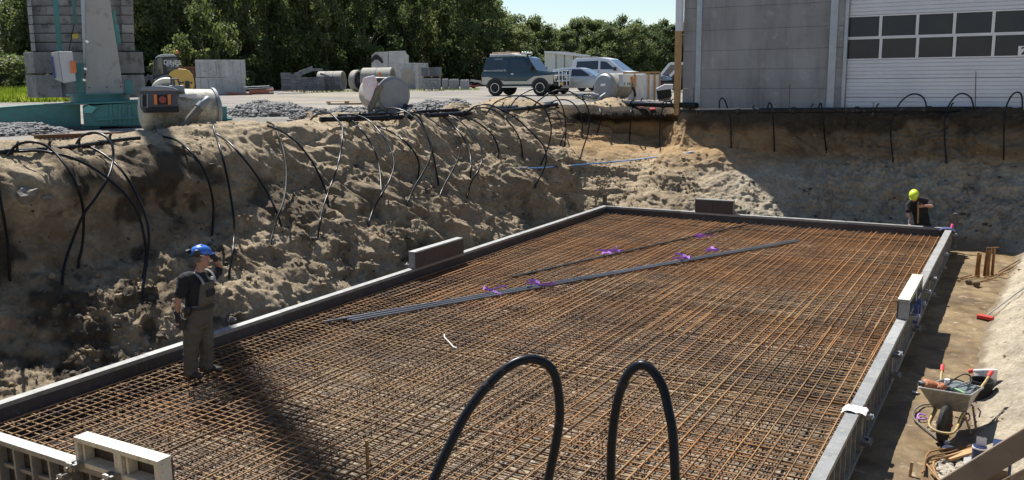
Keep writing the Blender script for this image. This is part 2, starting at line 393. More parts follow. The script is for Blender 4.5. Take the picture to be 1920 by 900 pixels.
    dsp += face*right*(0.10*big+0.06*med+0.03*clod+0.012*fine+0.05*np.clip(fbm(P*3.3+60, 2, 83)-0.1, 0, 1)-0.10*np.clip(fbm(P*2.6+90, 2, 87)-0.22, 0, 1)*(hgt < 0.7))
    crest = np.exp(-((tt-0.72)/0.09)**2)*(key < 3.4)
    yardn = sstep(0.80, 0.97, tt)
    Q = P+Nn*dsp[:, None]
    Q[:, 2] += crest*(0.13*fbm(P*0.9+40, 2, 51)+0.07*med)+ (1-face)*0.012*fine + yardn*(1-sstep(0.95, 1, tt))*0.02*med
    # horizontal overhang under the crest crust, left side
    oh = np.exp(-((hgt-0.80)/0.07)**2)*(key < 3.2)*face
    Q[:, :2] -= O*(oh*(0.10+0.09*med))[:, None]
    # keep clear of the formwork
    fs = []
    idx = np.arange(n*M).reshape(n, M)
    a = idx[:, :-1]; b_ = np.roll(idx, -1, 0)[:, :-1]; c_ = np.roll(idx, -1, 0)[:, 1:]; d_ = idx[:, 1:]
    F = np.stack([a, d_, c_, b_], -1).reshape(-1, 4)
    me = bpy.data.meshes.new('sand_bank'); me.vertices.add(len(Q)); me.vertices.foreach_set('co', Q.astype(np.float32).ravel())
    me.loops.add(F.size); me.loops.foreach_set('vertex_index', F.astype(np.int32).ravel())
    me.polygons.add(len(F)); me.polygons.foreach_set('loop_start', np.arange(0, F.size, 4, dtype=np.int32))
    me.update(calc_edges=True)
    # what the ground is made of: dark topsoil seams, wet sand, ochre; shade of left wall and notch painted in
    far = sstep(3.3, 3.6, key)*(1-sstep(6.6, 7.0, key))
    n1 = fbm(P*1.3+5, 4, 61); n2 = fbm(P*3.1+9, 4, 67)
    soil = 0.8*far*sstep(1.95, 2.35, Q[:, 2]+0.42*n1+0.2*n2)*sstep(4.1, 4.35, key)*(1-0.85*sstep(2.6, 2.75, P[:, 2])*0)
    soil = np.maximum(soil, far*(1-sstep(4.0, 4.4, key))*sstep(2.02, 2.2, Q[:, 2]+0.2*n1))  # dark seam in the notch, also painting the shadow of the hollow
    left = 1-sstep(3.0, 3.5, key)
    soil_shade = sstep(0.02, 0.30, n1+0.5*n2-0.9*np.abs(hgt-0.58)+0.10)
    nearw = 1-0.75*streak; soil = np.maximum(soil, left*0.8*soil_shade*face*nearw); soil = np.maximum(soil, left*0.7*cmask*sstep(0.05, 0.3, n2)*face*(hgt < 0.85)*(1-0.4*streak))  # earth patches on the left wall, which also paint its shade darker
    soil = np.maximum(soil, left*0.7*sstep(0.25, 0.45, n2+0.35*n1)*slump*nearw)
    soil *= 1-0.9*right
    damp = np.clip(left*face*sstep(-0.25, 0.25, n2*0.7+n1+0.50-1.6*np.abs(hgt-0.56)), 0, 1)*(0.65-0.4*streak)  # moist sand plus painted shade at mid height of the left wall
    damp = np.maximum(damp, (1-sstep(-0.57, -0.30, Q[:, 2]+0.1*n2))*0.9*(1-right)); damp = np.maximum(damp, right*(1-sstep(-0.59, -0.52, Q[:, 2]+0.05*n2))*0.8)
    damp = np.maximum(damp, far*0.22*sstep(0.1, 0.4, n2)); damp = np.maximum(damp, far*0.75*sstep(1.25, 1.55, Q[:, 2]+0.25*n1+0.1*n2)*sstep(4.6, 5.2, key))
    och = np.clip(far*sstep(0.75, 1.5, Q[:, 2]+0.3*n2)*(1-sstep(4.9, 5.6, key)), 0, 1)*0.8 + far*sstep(4.9, 5.6, key)*sstep(1.1, 1.6, Q[:, 2]+0.25*n1)*0.5
    pale = np.clip(0.28+right*0.72+far*0.7*sstep(4.4, 4.9, key)*(1-sstep(1.2, 1.6, Q[:, 2]+0.2*n1)), 0, 1)
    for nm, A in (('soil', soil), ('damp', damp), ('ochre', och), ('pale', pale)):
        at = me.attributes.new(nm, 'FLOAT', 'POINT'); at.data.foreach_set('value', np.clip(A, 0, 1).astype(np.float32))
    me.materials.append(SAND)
    me.polygons.foreach_set('use_smooth', np.ones(len(F), bool))
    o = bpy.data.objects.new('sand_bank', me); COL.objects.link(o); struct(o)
    bvh = BVHTree.FromPolygons([tuple(p) for p in Q], F.tolist())
    return o, bvh
bank, BVH = make_bank()

def HIT(x, y):
    "where the survey ray meets the ground of the place"
    d = ray(x, y).normalized(); h = BVH.ray_cast(CC, d)
    best = None
    if h[0] is not None: best = h[0]
    if d.z < 0:
        q = PZ(x, y, ZF)
        if -0.5 < q.x < 10.6 and -19.6 < q.y < 1.5 and (best is None or (q-CC).length < (best-CC).length): best = q
        q = PZ(x, y, ZY)
        if best is None or (best-CC).length > 120: best = q
    return best if best is not None else PZ(x, min(y, 150), ZY)
def ground_z(x, y):
    h = BVH.ray_cast(Vector((x, y, 20)), Vector((0, 0, -1)))
    return max(h[0].z, ZY) if (h[0] is not None and h[0].z > ZY-0.5) else (h[0].z if h[0] is not None else ZY)

# loose clods lying on the slopes
def clods():
    me = bank.data; n = len(me.vertices); co = np.empty(n*3, np.float32); me.vertices.foreach_get('co', co); co = co.reshape(-1, 3)
    sv = np.empty(n, np.float32); me.attributes['soil'].data.foreach_get('value', sv)
    rng = np.random.default_rng(3); g1, g2 = G(), G(); den = fbm(co.astype(float)*1.1+3, 3, 101)
    ok = np.where((co[:, 2] > -.5) & (co[:, 2] < 2.9) & (co[:, 1] > -17.5) & ((co[:, 0] < 0) | (co[:, 1] > .3)) & (co[:, 1] < 4.4) & (co[:, 0] > -4.2) & (den > -.02))[0]
    w_ = np.exp(-((co[ok, 2]-.35)/.9)**2)+.35; pick = rng.choice(ok, 2600, p=w_/w_.sum(), replace=False)
    for i, v in enumerate(pick):
        s_ = .016+.05*rng.random()**3; (g2 if sv[v] > .35 or rng.random() < .22 else g1).blob(tuple(co[v]+np.array([0, 0, s_*.25])), s_, i, 0, .6, (1, 1, .75))
    ok = np.where((co[:, 0] > 9.9) & (co[:, 1] < .2) & (co[:, 1] > -14) & (co[:, 2] > -.62) & (co[:, 2] < 1.2))[0]
    for i, v in enumerate(rng.choice(ok, 260)): g1.blob(tuple(co[v]), .012+.03*rng.random()**3, i, 0, .6, (1, 1, .7))
    a = stuff(g1.build('sand_clods', SAND, fix=False)); a['label'] = 'loose clods of pale sand on the slopes'
    b = stuff(g2.build('soil_clods', mat('soil_clod', (.10, .08, .06), (.045, .036, .028), rough=.95, scale=9), fix=False)); b['label'] = 'loose clods of dark soil on the slopes'
clods()

# ---------------------------------------------------------------- pit floor
def floor_material():
    m, t, b = nodes('pit_floor_ground'); geo = N(t, 'ShaderNodeNewGeometry')
    def noise(sc, det=7.0, ro=0.62):
        n = N(t, 'ShaderNodeTexNoise', i_Scale=sc, i_Detail=det, i_Roughness=ro); t.links.new(geo.outputs['Position'], n.inputs['Vector']); return n.outputs[0]
    wet = ramp(t, noise(1.1), [(0.3, (0.125, 0.08, 0.036)), (0.55, (0.205, 0.142, 0.066)), (0.8, (0.275, 0.205, 0.112))]).outputs[0]
    stn = ramp(t, noise(2.7, 5.0), [(0.40, (0.55, 0.53, 0.5)), (0.56, (1, 1, 1))]).outputs[0]; wet = mixc(t, 0.75, wet, stn, 'MULTIPLY'); wet = mixc(t, ramp(t, noise(5.5), [(0.60, (0, 0, 0)), (0.72, (1, 1, 1))]).outputs[0], wet, (0.36, 0.285, 0.19))
    c = mixc(t, 0.6, wet, ramp(t, noise(11), [(0.3, (0.7, 0.68, 0.66)), (0.7, (1.08, 1.06, 1.04))]).outputs[0], 'MULTIPLY')
    t.links.new(c, b.inputs['Base Color'])
    r = ramp(t, noise(0.9), [(0.4, (0.45, 0.45, 0.45)), (0.7, (0.85, 0.85, 0.85))]); t.links.new(r.outputs[0], b.inputs['Roughness'])
    bp = N(t, 'ShaderNodeBump', i_Strength=0.45, i_Distance=0.03); t.links.new(noise(16, 8.0, 0.7), bp.inputs['Height']); t.links.new(bp.outputs[0], b.inputs['Normal'])
    return m
def grid_sheet(x0, x1, y0, y1, step, zf, name, m):
    nx, ny = int((x1-x0)/step)+1, int((y1-y0)/step)+1
    xs, ys = np.linspace(x0, x1, nx), np.linspace(y0, y1, ny); X, Y = np.meshgrid(xs, ys)
    P = np.stack([X.ravel(), Y.ravel(), np.zeros(nx*ny)], -1); P[:, 2] = zf(P)
    g = G(); g.v = [tuple(p) for p in P]
    g.f = [(j*nx+i, j*nx+i+1, (j+1)*nx+i+1, (j+1)*nx+i) for j in range(ny-1) for i in range(nx-1)]; g.mi = [0]*len(g.f)
    return g.build(name, m, fix=False, smooth=60)
fl = struct(grid_sheet(-1.2, 11.6, -20.5, 2.2, 0.05, lambda p: ZF+0.024*fbm(p*1.7, 4, 71)+0.02*fbm(p*5, 3, 77)-0.035*np.clip(fbm(p*3.1, 2, 79)-0.25, 0, 1)-0.01, 'pit_floor', floor_material()))
# blinding layer inside the form: pale lean concrete, broken stone and dark membrane at the edges
def blinding_material():
    m, t, b = nodes('blinding'); geo = N(t, 'ShaderNodeNewGeometry')
    vo = N(t, 'ShaderNodeTexVoronoi', i_Scale=9.0); t.links.new(geo.outputs['Position'], vo.inputs['Vector'])
    n = N(t, 'ShaderNodeTexNoise', i_Scale=0.55, i_Detail=6.0, i_Roughness=0.6); t.links.new(geo.outputs['Position'], n.inputs['Vector'])
    n2 = N(t, 'ShaderNodeTexNoise', i_Scale=12.0, i_Detail=6.0, i_Roughness=0.7); t.links.new(geo.outputs['Position'], n2.inputs['Vector'])
    vb = N(t, 'ShaderNodeRGBToBW'); t.links.new(vo.outputs['Color'], vb.inputs[0])
    stone = ramp(t, vb.outputs[0], [(0.2, (0.11, 0.083, 0.052)), (0.8, (0.32, 0.262, 0.18))]).outputs[0]
    stone = mixc(t, ramp(t, n2.outputs[0], [(0.40, (0, 0, 0)), (0.58, (1, 1, 1))]).outputs[0], (0.09, 0.065, 0.042), stone)
    c = mixc(t, ramp(t, n.outputs[0], [(0.36, (1, 1, 1)), (0.5, (0, 0, 0))]).outputs[0], stone, (0.035, 0.03, 0.026))
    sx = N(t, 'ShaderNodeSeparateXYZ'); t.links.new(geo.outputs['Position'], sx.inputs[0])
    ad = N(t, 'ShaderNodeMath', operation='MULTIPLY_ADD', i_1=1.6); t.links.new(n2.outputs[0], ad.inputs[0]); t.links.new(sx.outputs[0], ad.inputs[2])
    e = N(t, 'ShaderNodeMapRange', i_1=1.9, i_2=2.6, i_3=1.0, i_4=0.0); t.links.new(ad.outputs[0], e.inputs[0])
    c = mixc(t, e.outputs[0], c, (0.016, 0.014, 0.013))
    t.links.new(c, b.inputs['Base Color']); b.inputs['Roughness'].default_value = 0.9
    return m
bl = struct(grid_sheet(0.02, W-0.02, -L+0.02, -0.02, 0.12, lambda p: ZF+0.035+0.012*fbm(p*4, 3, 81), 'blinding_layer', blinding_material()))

# ---------------------------------------------------------------- yard
def yard_material():
    m, t, b = nodes('yard_gravel'); geo = N(t, 'ShaderNodeNewGeometry')
    def noise(sc, det=8.0, ro=0.65):
        n = N(t, 'ShaderNodeTexNoise', i_Scale=sc, i_Detail=det, i_Roughness=ro); t.links.new(geo.outputs['Position'], n.inputs['Vector']); return n.outputs[0]
    grav = ramp(t, noise(0.35), [(0.3, (0.19, 0.178, 0.158)), (0.6, (0.245, 0.23, 0.206)), (0.8, (0.29, 0.275, 0.245))]).outputs[0]
    sand = ramp(t, noise(1.2), [(0.3, (0.29, 0.235, 0.16)), (0.7, (0.39, 0.325, 0.235))]).outputs[0]
    c = mixc(t, ramp(t, noise(0.16, 4.0), [(0.50, (0, 0, 0)), (0.66, (0.8, 0.8, 0.8))]).outputs[0], grav, sand)
    vo = N(t, 'ShaderNodeTexVoronoi', i_Scale=16.0); t.links.new(geo.outputs['Position'], vo.inputs['Vector'])
    vb = N(t, 'ShaderNodeRGBToBW'); t.links.new(vo.outputs['Color'], vb.inputs[0])
    sp = ramp(t, vb.outputs[0], [(0.1, (0.62, 0.62, 0.62)), (0.5, (0.95, 0.95, 0.95)), (0.9, (1.12, 1.12, 1.12))]).outputs[0]
    c = mixc(t, 0.75, c, sp, 'MULTIPLY')
    tr = N(t, 'ShaderNodeTexNoise', i_Scale=1.0, i_Detail=4.0)
    mp = N(t, 'ShaderNodeMapping', i_Scale=(0.08, 0.9, 1)); mp.inputs['Rotation'].default_value = (0, 0, 0.5)
    t.links.new(geo.outputs['Position'], mp.inputs[0]); t.links.new(mp.outputs[0], tr.inputs['Vector'])
    c = mixc(t, 0.7, c, ramp(t, tr.outputs[0], [(0.38, (0.72, 0.70, 0.68)), (0.6, (1.04, 1.04, 1.04))]).outputs[0], 'MULTIPLY')
    t.links.new(c, b.inputs['Base Color']); b.inputs['Roughness'].default_value = 0.95; b.inputs['Specular IOR Level'].default_value = 0.15
    bp = N(t, 'ShaderNodeBump', i_Strength=0.6, i_Distance=0.04); t.links.new(noise(14), bp.inputs['Height']); t.links.new(bp.outputs[0], b.inputs['Normal'])
    return m
YARD = yard_material()
def inpit(x, y):
    if -0.5 < x < 10.4 and -19.5 < y < 1.2: return True
    return BVH.ray_cast(Vector((x, y, 20)), Vector((0, 0, -1)))[0] is not None
def make_yard():
    step = 0.5; xs = np.arange(-80, 30.01, step); ys = np.arange(-34, 90.01, step); nx = len(xs); ny = len(ys)
    X, Y = np.meshgrid(xs, ys); P = np.stack([X.ravel(), Y.ravel(), np.zeros(nx*ny)], -1)
    P[:, 2] = ZY-0.01+0.03*fbm(P*0.3, 3, 91)+0.015*fbm(P*1.1, 2, 95)
    g = G(); g.v = [tuple(p) for p in P]
    for j in range(ny-1):
        for i in range(nx-1):
            cx, cy = xs[i]+step/2, ys[j]+step/2
            if -9 < cx < 20 and -28 < cy < 9 and all(inpit(cx+a, cy+b) for a in (-.25, .25) for b in (-.25, .25)): continue
            g.f.append((j*nx+i, j*nx+i+1, (j+1)*nx+i+1, (j+1)*nx+i))
    g.mi = [0]*len(g.f)
    # out to the horizon
    R = 1500; z = ZY-0.03
    a = [(-80, -34, z), (30, -34, z), (30, 90, z), (-80, 90, z)]; bq = [(-R, -R, z), (R, -R, z), (R, R, z), (-R, R, z)]
    g.add(a+bq, [(0, 4, 5, 1), (1, 5, 6, 2), (2, 6, 7, 3), (3, 7, 4, 0)])
    return struct(g.build('yard_ground', YARD, fix=False, smooth=60))
make_yard()
# ================================================================ FORMWORK AND REINFORCEMENT
GALV = mat('galvanised_frame', (0.30, 0.305, 0.30), (0.20, 0.203, 0.20), rough=0.55, metal=0.25, scale=3, bump=0.15, c3=(0.33, 0.32, 0.29), s3=0.62, vary=0.18, world=True)
PLY = mat('form_plywood', (0.055, 0.053, 0.054), (0.036, 0.035, 0.036), rough=0.6, scale=2.5, c3=(0.13, 0.125, 0.12), s3=0.68, vary=0.15)
CREAM = mat('cream_paint', (0.66, 0.635, 0.53), (0.52, 0.49, 0.39), rough=0.5, scale=5, bump=0.1, c3=(0.40, 0.38, 0.31), s3=0.64)
CLAMPM = mat('clamp_zinc', (0.36, 0.355, 0.33), (0.22, 0.215, 0.2), rough=0.4, metal=0.6, scale=9)
BLUEP = mat('blue_paint', (0.04, 0.08, 0.26), (0.03, 0.05, 0.15), rough=0.5, scale=6)
TH = 0.14
def panel_mesh(l, z0, z1, rib=0.30, frame=GALV, ply=PLY, rail=0.055):
    g = G(); h = z1-z0
    g.cur = 1; g.box((l/2, 0.010, (z0+z1)/2), (l-0.012, 0.018, h-0.012))
    g.cur = 0
    g.box((l/2, TH/2, z1-rail/2), (l-0.006, TH, rail)); g.box((l/2, TH/2, z0+rail/2), (l-0.006, TH, rail))
    for x in (0.03, l-0.03): g.box((x, TH/2+0.001, (z0+z1)/2), (0.05, TH-0.006, h-2*rail-0.002))
    k = max(1, int(round((l-0.06)/rib)))
    for i in range(1, k): g.box((0.03+(l-0.06)*i/k, 0.019+0.055, (z0+z1)/2), (0.03, 0.10, h-2*rail-0.002))
    g.box((l/2, 0.06, (z0+z1)/2-0.02), (l-0.1, 0.04, 0.04))
    for i in range(4): g.cyl((l*(0.12+0.25*i), TH/2, z1-0.001), (l*(0.12+0.25*i), TH/2, z1+0.0015), 0.012, seg=8)
    return g.mesh('form_panel', [frame, ply], bev=0.0)
form = thing('formwork', 'long grey steel framed formwork around the rusty rebar mat', 'formwork', (0, 0, ZF))
def clamp_geo():
    g = G(); g.box((0, 0.02, 0), (0.15, 0.05, 0.05)); g.box((0.05, 0.06, 0.0), (0.035, 0.09, 0.07)); g.box((-0.05, 0.06, 0), (0.035, 0.09, 0.07))
    g.cyl((0, 0.03, 0), (0, 0.15, 0.0), 0.014, seg=8); g.cyl((0, 0.095, 0), (0, 0.115, 0), 0.05, seg=10); g.box((0, 0.125, 0), (0.13, 0.018, 0.03), rz=0, ry=0.4)
    return g.mesh('clamp', CLAMPM)
CL = clamp_geo()
PM = {}
def side(n, l, place, rz, joints=True):
    if round(l, 3) not in PM: PM[round(l, 3)] = panel_mesh(l, 0.0, -ZF)
    for i in range(n):
        p = inst(PM[round(l, 3)], 'form_panel', form, place(i), (rnd.uniform(-.006, .006), 0, rz+rnd.uniform(-.002, .002)))
        for z in (0.16, 0.46): inst(CL, 'clamp', p, (0.0, TH, z), (0, rnd.uniform(-.3, .3), 0), (.85, .8, .85))
nl = 7; ll = L/nl
side(nl, ll, lambda i: (0, -L+i*ll, 0), PI/2)
side(nl, ll, lambda i: (W, -i*ll, 0), -PI/2)
side(4, W/4, lambda i: (i*W/4, 0.0, 0), 0)
side(4, W/4, lambda i: (W-i*W/4, -L, 0), PI)
for x, y in ((-TH/2, TH/2), (W+TH/2, TH/2), (W+TH/2, -L-TH/2), (-TH/2, -L-TH/2)):
    G().box((0, 0, -ZF/2), (TH-0.006, TH-0.006, -ZF-0.004)).build('corner_post', GALV, form).location = (x, y, 0)

PLYB = mat('face_ply', (.075, .064, .058), (.05, .043, .04), rough=.65, scale=2, vary=.1)
def upstand(name, label, l, h, loc, rz, frame, mid=True, strip=None):
    t = thing(name, label, 'form panel', loc, rz, 'short form panels raised above the formwork')
    g = G(); th = 0.16; r = 0.05
    g.box((l/2, th/2, h-r/2), (l, th, r)); g.box((l/2, th/2, r/2), (l-0.004, th-0.004, r))
    for x in (r/2, l-r/2): g.box((x, th/2, h/2), (r-0.003, th-0.006, h-2*r-0.002))
    if mid: g.box((l*0.47, th/2, h/2), (0.10, th-0.01, h-2*r-0.002))
    for x in (0.09, l*0.47+0.09, l*0.47-0.09, l-0.09): g.box((x, th/2-0.012, h/2), (0.03, th-0.05, h-2*r-0.004))
    g.build('frame', frame, t, bev=0.006)
    for c, w_ in ((l*.235, l*.47-.006), (l*.735, l*.53-.006)): G().box((c, -0.010, h/2-.006), (w_, 0.02, h-.02)).build('face_board', PLYB, t, bev=.004)
    if strip: G().box((l/2, th/2-.01, h+.006), (l-.01, th+.01, .010)).build('top_strip', strip, t)
    for x in (l*0.05, l*0.5, l*0.95):
        o = inst(CL, 'clamp', t, (x, th, 0.03)); 
    return t
upstand('short_form_panel', 'pale cream open framed form panel standing on the near left formwork edge', 1.24, 0.30, (3.62, -L+0.012, 0.004), PI, CREAM)
upstand('short_form_panel', 'dark raised panel on the left formwork beside the sand bank', 1.75, 0.34, (0.022, -9.34, 0.004), PI/2, GALV)
upstand('short_form_panel', 'dark raised panel in the middle of the far formwork edge', 1.05, 0.36, (2.64, 0.024, 0.004), 0, GALV)
u4 = upstand('short_form_panel', 'pale topped raised panel on the right formwork above the brown path', 1.95, 0.30, (W+0.012, -7.05, 0.004), -PI/2, GALV, strip=CREAM)
g = G(); g.box((1.25, 0.22, -0.12), (0.5, 0.06, 0.09)); g.box((1.05, 0.21, -0.02), (0.07, 0.07, 0.3)); g.box((1.45, 0.21, -0.02), (0.07, 0.07, 0.3)); g.build('blue_bracket', BLUEP, u4, bev=0.006)

# ---- reinforcement
def rust_material(name, a, b_, c):
    m, t, b = nodes(name); tc = N(t, 'ShaderNodeNewGeometry'); oi = N(t, 'ShaderNodeObjectInfo')
    n = N(t, 'ShaderNodeTexNoise', i_Scale=1.7, i_Detail=6.0, i_Roughness=0.7); t.links.new(tc.outputs['Position'], n.inputs['Vector'])
    ad = N(t, 'ShaderNodeMath', operation='MULTIPLY_ADD', i_1=0.42, i_2=-0.21); t.links.new(oi.outputs['Random'], ad.inputs[0])
    a2 = N(t, 'ShaderNodeMath', operation='ADD'); t.links.new(ad.outputs[0], a2.inputs[0]); t.links.new(n.outputs[0], a2.inputs[1])
    r = ramp(t, a2.outputs[0], [(0.25, a), (0.5, b_), (0.78, c)])
    n4 = N(t, 'ShaderNodeTexNoise', i_Scale=0.32, i_Detail=3.0, i_Roughness=0.6); t.links.new(tc.outputs['Position'], n4.inputs['Vector'])
    sy = N(t, 'ShaderNodeSeparateXYZ'); t.links.new(tc.outputs['Position'], sy.inputs[0])
    gr = N(t, 'ShaderNodeMath', operation='MULTIPLY_ADD', i_1=-0.022, i_2=-0.20); t.links.new(sy.outputs[1], gr.inputs[0]); g2 = N(t, 'ShaderNodeMath', operation='ADD'); t.links.new(gr.outputs[0], g2.inputs[0]); t.links.new(n4.outputs[0], g2.inputs[1])
    old = ramp(t, a2.outputs[0], [(0.3, tuple(v*.75 for v in (a[0], a[1]*1.2, a[2]*1.5))), (0.7, (b_[0]*1.1, b_[1]*1.45, b_[2]*1.9))])
    m_ = ramp(t, g2.outputs[0], [(0.36, (0, 0, 0)), (0.62, (0.9, 0.9, 0.9))])
    t.links.new(mixc(t, m_.outputs[0], r.outputs[0], old.outputs[0]), b.inputs['Base Color'])
    b.inputs['Roughness'].default_value = 0.62; b.inputs['Specular IOR Level'].default_value = 0.35
    return m
RUST = rust_material('rebar_rust', (0.11, 0.055, 0.024), (0.28, 0.128, 0.042), (0.45, 0.225, 0.077))
RUST2 = rust_material('rebar_rust_dark', (0.06, 0.03, 0.014), (0.155, 0.068, 0.024), (0.27, 0.125, 0.042))
mat_t = thing('rebar_mat', 'rusty orange steel reinforcement mat filling the formwork', 'rebar mat', (0, 0, ZF))
ZT = 0.385                       # top layer above the floor
def bar_mesh(l, r, name='rebar'):
    g = G(); k = 5; pts = [(l*i/k, 0, 0) for i in range(k+1)]
    pts = [(x, 0.006*math.sin(i*2.3+l), 0.004*math.sin(i*1.7)) for i, (x, _, _) in enumerate(pts)]
    g.tube(pts, r, 5); return g.mesh(name, RUST, smooth=80)
bx = [bar_mesh(W-0.10, 0.0085), bar_mesh(W-0.16, 0.0085)]
by = [bar_mesh(10.6, 0.0095), bar_mesh(8.9, 0.0095)]
ny = 165
for i in range(ny):             # across
    y = -0.12-(L-0.24)*i/(ny-1)+rnd.uniform(-.018, .018)
    inst(bx[i % 2], 'rebar', mat_t, (0.05+rnd.uniform(-.03, .035), y, ZT+rnd.uniform(-.004, .004)), (0, 0, rnd.uniform(-.0022, .0022)))
nx = 58
for i in range(nx):             # lengthwise, two lapped lengths each
    x = 0.07+(W-0.2)*i/(nx-1)+rnd.uniform(-.02, .02); lap = rnd.choice((0, 1))
    l0, l1 = (10.6, 8.9) if lap == 0 else (8.9, 10.6)
    inst(by[0 if l0 > 9 else 1], 'rebar', mat_t, (x, -L+0.06+rnd.uniform(-.02, .03), ZT+0.02+rnd.uniform(-.004, .004)), (rnd.uniform(0, 6), 0, PI/2+rnd.uniform(-.002, .002)))
    inst(by[0 if l1 > 9 else 1], 'rebar', mat_t, (x+rnd.choice((-.026, .026)), -0.06-l1+rnd.uniform(-.02, .02), ZT+0.02+rnd.uniform(-.004, .004)), (rnd.uniform(0, 6), 0, PI/2+rnd.uniform(-.002, .002)))
g = G()
for i in range(150):
    y = -0.15-(L-0.3)*i/149+rnd.uniform(-.03, .03); g.tube([(0.06, y, 0.115), (W-0.06, y+rnd.uniform(-.03, .03), 0.115)], 0.009, 4)
for i in range(60):
    x = 0.12+(W-0.24)*i/59+rnd.uniform(-.03, .03); g.tube([(x, -0.07, 0.135), (x+rnd.uniform(-.03, .03), -L+0.07, 0.135)], 0.009, 4)
stuff(g.build('lower_rebar', RUST2, mat_t, fix=False, smooth=80))
g = G()
for i in range(430):            # bent wire chairs and tie wires
    x, y = rnd.uniform(.3, W-.3), -rnd.uniform(.3, L-.3); a = rnd.uniform(0, 6.3); dx, dy = math.cos(a)*.09, math.sin(a)*.09
    g.tube([(x-dx*1.6, y-dy*1.6, .06), (x-dx, y-dy, .06), (x-dx, y-dy, ZT-.012), (x+dx, y+dy, ZT-.012), (x+dx, y+dy, .06)], 0.006, 4)
stuff(g.build('spacer_wire', RUST2, mat_t, fix=False))
g = G()
for i in range(2300):           # knotted tie wire ends standing up at crossings
    ii, jj = rnd.randrange(nx), rnd.randrange(ny); x = .16+(W-.3)*ii/(nx-1); y = -.12-(L-.24)*jj/(ny-1)
    g.tube([(x, y, ZT+.028), (x+rnd.uniform(-.02, .02), y+rnd.uniform(-.02, .02), ZT+.028+rnd.uniform(.015, .05))], 0.0035, 3)
stuff(g.build('tie_wire', mat('tie_wire', (.25, .19, .14), rough=.5, metal=.5), mat_t, fix=False))
g = G()
for i in range(900):            # loose hooks of the edge stirrups along the two long sides
    pass
for i in range(118):
    y = -0.12-(L-0.24)*(i+.5)/118+rnd.uniform(-.03, .03)
    g.tube([(W-.28, y, ZT+.01), (W-.05, y, ZT+.01), (W-.05, y, .12), (W-.28, y, .12)], .008, 4)
    if i % 2: g.tube([(.26, y, ZT+.01), (.05, y, ZT+.01), (.05, y, .12), (.26, y, .12)], .008, 4)
stuff(g.build('edge_stirrup', RUST, mat_t, fix=False))
# stones and crumbs on the blinding
g = G()
for i in range(700):
    x, y = rnd.uniform(1.2, W-.1), -rnd.uniform(.1, L-.1); s = rnd.uniform(.015, .045)
    g.blob((x, y, ZF+.05), s, i, 0, .4, (1, 1, .6))
tagm = stuff(g.build('broken_stone', mat('pale_stone', (.42, .375, .30), (.26, .22, .165), rough=.9, scale=6, vary=0.0), None, fix=False))
tagm['label'] = 'pale crumbs of stone on the floor under the rebar mat'

# ---- things lying on the mat
BLACKP = mat('black_plastic', (0.013, 0.014, 0.017), (0.009, 0.01, 0.012), rough=0.3, scale=3, spec=0.15, c3=(0.05, 0.046, 0.04), s3=0.72)
BLACKM = mat('dusty_black_plastic', (0.022, 0.022, 0.023), (0.014, 0.014, 0.014), rough=0.6, scale=3, spec=0.2, c3=(0.11, 0.1, 0.085), s3=0.66)
PURPLE = mat('purple_tape', (0.36, 0.13, 0.60), (0.52, 0.28, 0.72), rough=0.4, scale=20)
ZM = ZF+ZT+0.03
def tape(p, parent, k, spread=0.24):
    for i in range(4):
        a = rnd.uniform(0, 6.3); q = [Vector(p)]
        for s in range(4): q.append(q[-1]+Vector((math.cos(a)*spread/3, math.sin(a)*spread/3, rnd.uniform(-.02, .03)))); a += rnd.uniform(-.7, .7)
        q = [Vector((v.x, v.y, max(v.z, p[2]-.02))) for v in q]
        g = G(); vs = []
        for s, v in enumerate(q): vs += [v+Vector((.006, 0, .026)), v-Vector((.018, .010, .014))]
        g.add(vs, [(2*s, 2*s+1, 2*s+3, 2*s+2) for s in range(len(q)-1)]); g.build('purple_tie', PURPLE, parent, fix=False)
b1 = thing('pipe_bundle', 'bundle of long straight black plastic pipes lying across the rebar with purple ties', 'pipes', (0, 0, 0))
A, B = PZ(605, 610, ZM), PZ(1500, 452, ZM); dv = (B-A).normalized(); sv = Vector((0, 0, 1)).cross(dv)
for i in range(5):
    off = (i-2)*0.034; s0 = rnd.uniform(0, .5); e0 = rnd.uniform(0, .35)
    a = A+dv*s0+sv*off*1.9; b = B-dv*e0+sv*off*.9; mid = (A+B)/2+sv*off
    z = ZM+(0.02 if i % 2 == 0 else 0.036)
    pts = [Vector((q.x, q.y, z)) for q in (a, a.lerp(mid, .5), mid, mid.lerp(b, .5), b)]
    G().tube(catmull(pts, 4), 0.019, 8).build('plastic_pipe', mat('bundle_glare_grey', (.15, .155, .17), (.075, .08, .09), rough=.36, scale=1.2, spec=.6), b1, smooth=60)  # glare on the black pipes is put into this lighter grey
for k, (px, py) in enumerate(((918, 550), (1013, 540), (1288, 488), (1350, 474))): tape(tuple(PZ(px, py, ZM)+Vector((0, 0, .06))), b1, k)
b2 = thing('steel_rod_bundle', 'thin dark rods tied with purple tape lying behind the black pipe bundle', 'rods')
A, B = PZ(960, 520, ZM), PZ(1400, 422, ZM); dv = (B-A).normalized(); sv = Vector((0, 0, 1)).cross(dv)
for i in range(3): G().tube([A+sv*(i-1)*.03+Vector((0, 0, .016)), B+sv*(i-1)*.024-dv*.3*i+Vector((0, 0, .016))], .014, 6).build('steel_rod', BLACKM, b2)
for k, (px, py) in enumerate(((1130, 478), (1143, 475), (1325, 446))): tape(tuple(PZ(px, py, ZM)+Vector((0, 0, .05))), b2, k, .26)
h = PZ(845, 655, ZM)
g = G(); g.tube(catmull([PZ(833, 627, ZM+.03), PZ(834, 633, ZM+.03), PZ(842, 641, ZM+.03), PZ(850, 650, ZM+.03), PZ(857, 653, ZM+.03)], 4), .012, 6)
